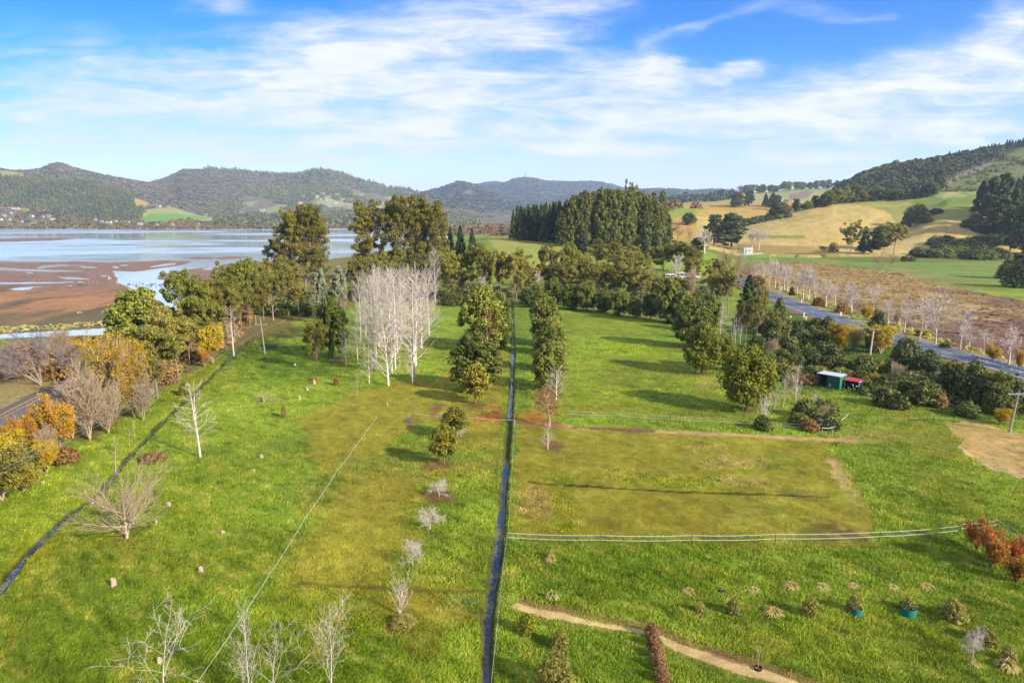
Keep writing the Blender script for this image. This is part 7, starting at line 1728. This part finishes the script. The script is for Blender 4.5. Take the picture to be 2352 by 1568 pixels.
# channel marker and birds on the tidal channel
x, y, z = hit(251, 648); mk = empty('channel_marker', (x, y, z)); tag(mk, 'small pyramid channel marker on a pole on the tidal flat', 'marker'); h = 15 / F * y
m = MB(); m.bar((0, 0, -.5), (0, 0, h), .16); m.build('pole', B['timber'], mk); m = MB(); m.bar((0, 0, h * .45), (0, 0, h), 1.4, .1, 4); m.build('topmark', B['log'], mk)
bm = MB(); bm.bar((-.28, 0, .16), (.2, 0, .2), .10, .13, 7); bm.bar((.2, 0, .2), (.34, 0, .42), .05, .045, 6); bm.bar((.34, 0, .42), (.5, 0, .40), .06, .02, 6); bm.bar((-.28, 0, .16), (-.46, 0, .2), .07, .02, 6); bme = bm.mesh('body', B['bird'])
rb = random.Random(3)
for i in range(26):
    px = rb.uniform(292, 385); py = 648 + (px - 292) * .06 + rb.uniform(-1, 8); g = G(px, py, -1.0); o_ = link('water_bird', bme); o_.location = (g[0], g[1], -1.02); o_.scale = (1.3,) * 3; o_.rotation_euler = (0, 0, rb.random() * 6.28)
    tag(o_, 'tiny dark bird floating on the white tidal channel', 'bird', 'dark birds on the tidal channel')
for i, (px, pb) in enumerate([(205, 654), (214, 655), (224, 655), (91, 651), (115, 652)]):
    g = G(px, pb, -.9); m = MB(); m.bar((0, 0, -.3), (0, 0, 2.0), .12, n=5); ob = m.build('mooring_stake', B['log']); ob.location = (g[0], g[1], -.9); tag(ob, 'thin stake in the tidal mud, %s from the left' % NTH[[3, 4, 5, 1, 2][i]], 'stake', 'stakes in the tidal mud')
# ------------------------------------------------------------------ what nobody could count: woods, scrub, grass
def tmpl_clump(rng, n, size, H=1.0, W=1.0, low=.08):
    d = unit(rng.normal(size=(n, 3))); d[:, 2] = np.abs(d[:, 2]) * 1.0
    P = d * np.array([W / 2, W / 2, H * .92]) * rng.uniform(.8, 1.05, (n, 1)); P[:, 2] = np.maximum(P[:, 2], low * H)
    N = unit(d + rng.normal(0, .45, (n, 3))); T = unit(np.cross(N, rng.normal(size=(n, 3)))); Bv = np.cross(N, T); s = size * rng.uniform(.7, 1.3, (n, 1))
    V = np.stack([P - T * s, P + Bv * s, P + T * s, P - Bv * s], 1).reshape(-1, 3); return V, np.arange(n * 4).reshape(n, 4)
def tmpl_cone(rng, n, size):
    t = rng.random(n) ** .8; a = rng.random(n) * 6.28; r = .5 * (1 - t) + .03; P = np.stack([r * np.cos(a), r * np.sin(a), t * .95 + .03], 1)
    d = unit(np.stack([np.cos(a), np.sin(a), np.full(n, .5)], 1)); N = unit(d + rng.normal(0, .35, (n, 3))); T = unit(np.cross(N, rng.normal(size=(n, 3)))); Bv = np.cross(N, T); s = size * (1.15 - t[:, None]) * rng.uniform(.7, 1.3, (n, 1))
    V = np.stack([P - T * s, P + Bv * s, P + T * s, P - Bv * s], 1).reshape(-1, 3); return V, np.arange(n * 4).reshape(n, 4)
def scatter(rng, poly, dr, spacing, dens=1.0, nz=None, excl=(), maxn=60000):
    """random ground spots whose place falls in a traced patch, between two distances"""
    PXs = [p[0] for p in poly]; a0 = (min(PXs) - CX) / F; a1 = (max(PXs) - CX) / F; s0 = min(a0 * .93, a0 * 1.13); s1 = max(a1 * .93, a1 * 1.13)
    area = .5 * (s1 - s0) * (dr[1] ** 2 - dr[0] ** 2); n = int(min(area / spacing ** 2 * dens, 900000))
    y = np.sqrt(rng.uniform(dr[0] ** 2, dr[1] ** 2, n)); x = rng.uniform(s0, s1, n) * y; z = terrain(x, y); PX, PY = to_px(x, y, z)
    m = inpoly(PX, PY, poly)
    for e in excl: m &= ~inpoly(PX, PY, e)
    if nz: m &= (fbm(x / nz[0], y / nz[0], 3, nz[2]) + nz[1] > 0)
    x, y, z = x[m], y[m], z[m]
    if dr[0] > 2000:
        k = np.ones(len(x), bool)
        for hx, hy in HSPOT: k &= ~((np.abs(x - hx * y / hy) < 13) & (y < hy + 8) & (y > hy - 70))
        x, y, z = x[k], y[k], z[k]
    if len(x) > maxn: k = rng.permutation(len(x))[:maxn]; x, y, z = x[k], y[k], z[k]
    return x, y, z
def forest(name, seed, spots, tm, H, W, mat, hv=.3, label=None, sink=.2):
    rng = np.random.default_rng(seed); x, y, z = spots; n = len(x)
    if n == 0: print('empty', name); return
    TV = [t[0] for t in tm]; TQ = [t[1] for t in tm]; Vs = []; Qs = []; o = 0; pick = rng.integers(0, len(tm), n)
    for k in range(len(tm)):
        i = np.nonzero(pick == k)[0]
        if not len(i): continue
        a = rng.random(len(i)) * 6.28; s = (1 + hv * rng.normal(size=len(i))).clip(.45, 1.9); w = s * W * rng.uniform(.85, 1.2, len(i)); h = s * H
        v = TV[k]; X = (v[None, :, 0] * np.cos(a)[:, None] - v[None, :, 1] * np.sin(a)[:, None]) * w[:, None] + x[i][:, None]
        Y = (v[None, :, 0] * np.sin(a)[:, None] + v[None, :, 1] * np.cos(a)[:, None]) * w[:, None] + y[i][:, None]; Z = v[None, :, 2] * h[:, None] + z[i][:, None] - sink
        V = np.stack([X, Y, Z], -1).reshape(-1, 3); q = TQ[k][None] + (np.arange(len(i)) * len(v))[:, None, None] + o; Vs.append(V); Qs.append(q.reshape(-1, TQ[k].shape[1])); o += len(V)
    ob = link(name, mesh_np(name, np.concatenate(Vs), np.concatenate(Qs), mat)); tag(ob, label, None, None, 'stuff'); print(name, n, o // 4); return ob
rr = np.random.default_rng(77)
C40 = [tmpl_clump(rr, 46, .17) for _ in range(4)]; C14 = [tmpl_clump(rr, 16, .30) for _ in range(4)]; C90 = [tmpl_clump(rr, 110, .105) for _ in range(4)]; K24 = [tmpl_cone(rr, 26, .2) for _ in range(4)]; K60 = [tmpl_cone(rr, 60, .15) for _ in range(3)]
M['l_pinkmass'] = mat_leaf('bare_twig_mass', L_((110, 84, 70), (140, 108, 90), (168, 132, 110)), .1, nscale=.05)
M['l_scrub'] = mat_leaf('wetland_rush', L_((112, 86, 54), (142, 112, 66), (172, 138, 82), (194, 164, 104)), .2, nscale=.03)
M['l_scrubp'] = mat_leaf('dark_wetland_rush', L_((104, 72, 60), (128, 92, 76), (156, 116, 92)), .2, nscale=.03)
FIELDS = [[(306, 454), (325, 458), (344, 468), (340, 474), (306, 474)], [(325, 500), (335, 480), (400, 477), (460, 495), (500, 503), (478, 506), (400, 506), (380, 512), (330, 513)], [(15, 514), (90, 512), (90, 519), (15, 520)], [(30, 478), (70, 480), (70, 487), (40, 486)]]
PINEHILL = [(-700, 480), (-700, 400), (0, 408), (50, 409), (140, 416), (212, 421), (288, 442), (308, 455), (306, 476), (318, 482), (330, 488), (320, 500), (300, 507), (250, 503), (160, 497), (100, 486), (60, 478), (0, 466)]
forest('pine_plantation', 1, scatter(rr, PINEHILL, (2320, 3130), 10.5, 1.2), K24, 19, 10, M['l_fpine'], label='dark pine plantation covering the hill above the left shore')
forest('shore_trees', 2, scatter(rr, [(-700, 530), (-700, 470), (0, 464), (60, 476), (160, 494), (300, 504), (330, 488), (340, 511), (480, 504), (560, 500), (700, 496), (1100, 498), (1100, 530)], (2230, 2620), 13, 1.3, excl=FIELDS, nz=(60, .12, 9)), C14, 7.5, 11, M['l_shore'], label='mixed trees and gardens along the far shore')
forest('shore_woods', 3, scatter(rr, [(485, 512), (560, 480), (700, 486), (900, 486), (1100, 480), (1100, 522), (480, 522)], (2300, 3000), 14, 1.2, nz=(110, .05, 19)), C14, 15, 13, M['l_hill'], label='dark woods behind the far shore below the hills')
ALLH = [(-700, 350), (0, 375), (140, 365), (345, 412), (420, 380), (750, 388), (820, 408), (960, 436), (1100, 460), (1180, 490), (1100, 505), (480, 505), (300, 500), (-700, 480)]
EX2 = FIELDS + [PINEHILL, [(-600, 376), (0, 390), (55, 398), (60, 404), (175, 414), (195, 420), (140, 416), (50, 412), (0, 410), (-600, 396)], [(588, 484), (650, 468), (700, 462), (672, 478), (630, 488), (600, 492)], [(765, 470), (830, 458), (835, 490), (800, 488), (778, 478)], [(640, 452), (760, 448), (830, 458), (700, 462)], [(600, 440), (640, 432), (720, 438), (700, 450), (620, 452)]]
forest('hill_bush', 4, scatter(rr, ALLH, (2550, 5100), 15, .9, excl=EX2 + [[(545, 500), (560, 440), (640, 425), (800, 432), (900, 445), (960, 462), (960, 500)]]), C14, 4.5, 15, M['l_hillbrown'], label='brown-grey bush covering the hills across the harbour')
forest('hill_woodlots', 5, scatter(rr, [(540, 425), (800, 425), (960, 450), (1060, 480), (1060, 505), (480, 500)], (2600, 5000), 15, 1.2, nz=(150, -.03, 29)), K24, 16, 16, M['l_fpine'], label='dark woodlots between the hill farms across the harbour')
forest('skyline_pines', 6, scatter(rr, [(465, 384), (600, 396), (700, 398), (750, 390), (815, 408), (960, 438), (960, 446), (800, 416), (745, 402), (700, 410), (590, 406), (470, 392)], (4400, 5050), 20, 1.0), K24, 26, 17, M['l_fpine'], label='ragged pines on the skyline across the harbour')
forest('far_hill_bush', 7, scatter(rr, [(950, 436), (1050, 412), (1140, 412), (1210, 403), (1400, 415), (1480, 430), (1700, 430), (1700, 480), (950, 490)], (3800, 7700), 34, 1.0), C14, 10, 40, M['l_hill'], label='bush on the farthest blue hills')
forest('plain_woods', 8, scatter(rr, [(1020, 545), (1020, 490), (1180, 484), (1560, 470), (1560, 530)], (900, 2500), 13, 1.0, nz=(90, .03, 39)), C40, 11, 12, M['l_shore'], label='woods on the plain behind the rise')
# right: golden farmland hedges and ridge woods
forest('bare_hedgerow', 9, scatter(rr, [(1522, 468), (1600, 470), (1700, 470), (1764, 482), (1790, 496), (1764, 500), (1720, 494), (1650, 480), (1522, 476)], (880, 1120), 3.6, 1.0), C40, 7.5, 8, M['l_pinkmass'], label='bare pinkish trees filling the hedge lines of the golden farm')
forest('farm_shelterbelt', 10, scatter(rr, [(1500, 458), (1588, 446), (1690, 448), (1690, 460), (1600, 464), (1500, 468)], (1500, 2300), 12, .9, nz=(50, .12, 44)), C40, 14, 13, M['l_fpine'], label='dark shelterbelts on the far right farms')
forest('crest_scrub', 11, scatter(rr, [(1700, 513), (1740, 498), (1800, 490), (1820, 497), (1764, 508), (1710, 522)], (780, 900), 4, 1.0), C40, 3.5, 5, M['l_bush'], label='dark scrub along the left crest of the golden hill')
BUSH = [(1880, 470), (1926, 432), (1989, 398), (2039, 384), (2139, 369), (2200, 360), (2300, 345), (2300, 366), (2225, 392), (2170, 418), (2150, 440), (2100, 456), (2039, 461), (1914, 468)]
forest('native_bush', 12, scatter(rr, BUSH, (860, 1320), 6.2, 1.3), C90, 7.5, 10, M['l_hill'], hv=.35, label='dense dark bush covering the right hill')
forest('hill_scrub', 13, scatter(rr, [(2150, 430), (2225, 395), (2300, 366), (2352, 345), (2900, 320), (2900, 470), (2352, 460), (2200, 446)], (860, 1320), 5.5, .8, nz=(22, .02, 54)), C40, 2.6, 5, M['l_green'], hv=.35, label='low green scrub on the cleared slope of the right hill')
# pale dead saplings in a strip
x, y, z = scatter(rr, [(2162, 420), (2200, 402), (2280, 368), (2292, 372), (2235, 400), (2175, 428)], (900, 1300), 3.2, 1.0); sg = [(a, b, c - .3, a + rr.normal(0, .4), b, c + rr.uniform(5, 8), .16, .08) for a, b, c in zip(x, y, z)]
v, q = tubes(sg, 3); tag(link('dead_saplings', mesh_np('dead_saplings', v, q, M['grey_twig'])), 'strip of pale dead saplings across the right hill', kind='stuff')
# wetland
WET = [(1745, 600), (1850, 602), (2060, 624), (2150, 654), (2352, 692), (2900, 780), (2900, 1150), (2352, 846), (2200, 795), (2060, 745), (1900, 700), (1764, 652)]
x, y, z = scatter(rr, WET, (130, 560), 1.9, 1.0, maxn=24000); PX, PY = to_px(x, y, z); hi = PY + 30 * fbm(x / 20, y / 20, 2, 3) < 705
forest('wetland_rushes', 14, (x[hi], y[hi], z[hi]), C14, .34, 1.2, M['l_scrub'], hv=.4, label='tawny rushes on the wetland beyond the road')
forest('dark_rushes', 15, (x[~hi], y[~hi], z[~hi]), C14, .34, 1.4, M['l_scrubp'], hv=.4, label='dark reddish rushes on the near wetland beyond the road')
# undergrowth of the tree belts
forest('undergrowth', 16, scatter(rr, [(560, 730), (700, 716), (830, 692), (1020, 690), (1172, 690), (1172, 665), (1000, 650), (820, 660), (640, 690)], (215, 330), 2.6, 1.0), C40, 1.6, 2.8, M['l_bush'], label='dark undergrowth beneath the left tree belt')
forest('undergrowth', 17, scatter(rr, [(0, 872), (0, 806), (150, 790), (330, 770), (400, 745), (560, 640), (600, 700), (540, 785), (420, 850), (330, 900), (260, 880)], (115, 330), 2.2, .8), C40, 1.4, 2.4, M['l_brown'], label='brown undergrowth between the railway and the creek')
forest('undergrowth', 18, scatter(rr, [(1200, 700), (1300, 700), (1560, 728), (1600, 760), (1650, 760), (1640, 660), (1200, 660)], (200, 300), 2.8, .7), C40, 1.6, 2.8, M['l_bush'], label='undergrowth behind the right hand evergreen row')
forest('undergrowth', 19, scatter(rr, [(1700, 800), (1760, 740), (1860, 760), (2000, 800), (2200, 860), (2352, 930), (2352, 990), (2250, 955), (2000, 880), (1800, 870)], (115, 220), 2.6, .55), C40, .8, 1.5, M['l_bush'], label='low scrub between the gorse bushes below the road')
forest('salt_marsh_rushes', 20, scatter(rr, [(0, 750), (120, 746), (260, 736), (340, 726), (378, 714), (378, 724), (330, 740), (240, 749), (100, 757), (0, 763)], (150, 230), 1.0, .7), C14, .45, 1.0, M['l_straw'], label='rushes along the creek bank')
forest('roadside_grass', 21, scatter(rr, [(1755, 652), (1900, 706), (2100, 770), (2352, 850), (2352, 842), (2100, 758), (1900, 692), (1764, 646)], (120, 300), 1.0, .8), C14, .7, 1.0, M['l_straw'], label='dry grass along the far verge of the road')

# grass blades over the nearer fields
def grass():
    rng = np.random.default_rng(5); n = 620000
    # more blades where the ground lies nearer
    iy = rng.uniform(1 / 170., 1 / 39., n); y = 1 / iy; x = rng.uniform(-.95, .95, n) * y; z = terrain(x, y)
    col, rough = paint(x, y, z)
    dd = np.minimum(pdist(x, y, DITCH_C), pdist(x, y, DITCH_L)); keep = (rng.random(n) < np.clip(rough * 1.15, 0, 1)) & (rough > .22) & (z > -.3) & (dd > .30)
    PX, PY = to_px(x, y, z); keep &= ~((PX > 2240) & (PY < 900)); x, y, z, col, rough = x[keep], y[keep], z[keep], col[keep], rough[keep]; n = len(x)
    cl = fbm(x / 1.1, y / 1.1, 3, 61) * 2 + .5
    h = (.05 + .11 * np.clip(cl + .3, 0, 1)) * rough * rng.uniform(.6, 1.4, n) * (1 + y / 160); w = (.014 + .00024 * y) * rng.uniform(.7, 1.5, n) * 1.6
    la = .8 + 2.2 * fbm(x / 6, y / 6, 2, 71) + rng.normal(0, .5, n); ld = np.stack([np.cos(la), np.sin(la), np.zeros(n)], 1) * (h * rng.uniform(.3, 1.1, n))[:, None]
    sa = rng.random(n) * 3.1416; sd_ = np.stack([np.cos(sa), np.sin(sa), np.zeros(n)], 1) * w[:, None]
    P = np.stack([x, y, z + .02], 1); top = P + ld + np.array([0, 0, 1.]) * h[:, None]
    V = np.stack([P - sd_, P + sd_, top + sd_ * .35, top - sd_ * .35], 1).reshape(-1, 3)
    t = rng.random(n)[:, None]; c = col * (0.85 + .9 * rng.random(n) + .5 * np.clip(cl, -.5, 1))[:, None] * np.array([1.08, 1.02, .95]); c = np.where(t > .9, c * .5 + C_STRAW * .6, c); c = np.repeat(c, 4, 0)
    m, b = new_mat('grass_blades'); at = b.n('ShaderNodeAttribute', attribute_name='Col'); d = b.n('ShaderNodeBsdfDiffuse'); b.l(at.outputs['Color'], d.inputs[0]); tr = b.n('ShaderNodeBsdfTranslucent'); b.l(at.outputs['Color'], tr.inputs[0])
    mx = b.n('ShaderNodeMixShader'); mx.inputs[0].default_value = .35; b.l(d.outputs[0], mx.inputs[1]); b.l(tr.outputs[0], mx.inputs[2]); finish(b, mx.outputs[0])
    ob = link('meadow_grass', mesh_np('meadow_grass', V, np.arange(n * 4).reshape(n, 4), m, False, c)); tag(ob, 'rough meadow grass over the fields', kind='stuff')
grass()

# the air between here and the far hills
HZ = 1
if HZ:
    m = MB(); m.box((0, 9000, 345), (60000, 30000, 700)); m.V = [(x, y, -6.0 if z < 0 else 640.0) for x, y, z in m.V]
    hm = bpy.data.materials.new('haze_air'); hm.use_nodes = True; t = hm.node_tree; t.nodes.clear(); pv = t.nodes.new('ShaderNodeVolumePrincipled'); ou = t.nodes.new('ShaderNodeOutputMaterial'); t.links.new(pv.outputs[0], ou.inputs['Volume'])
    pv.inputs['Color'].default_value = (.72, .84, 1.0, 1); pv.inputs['Density'].default_value = 7e-5; pv.inputs['Anisotropy'].default_value = .2
    hz = m.build('haze', hm); tag(hz, kind='stuff')
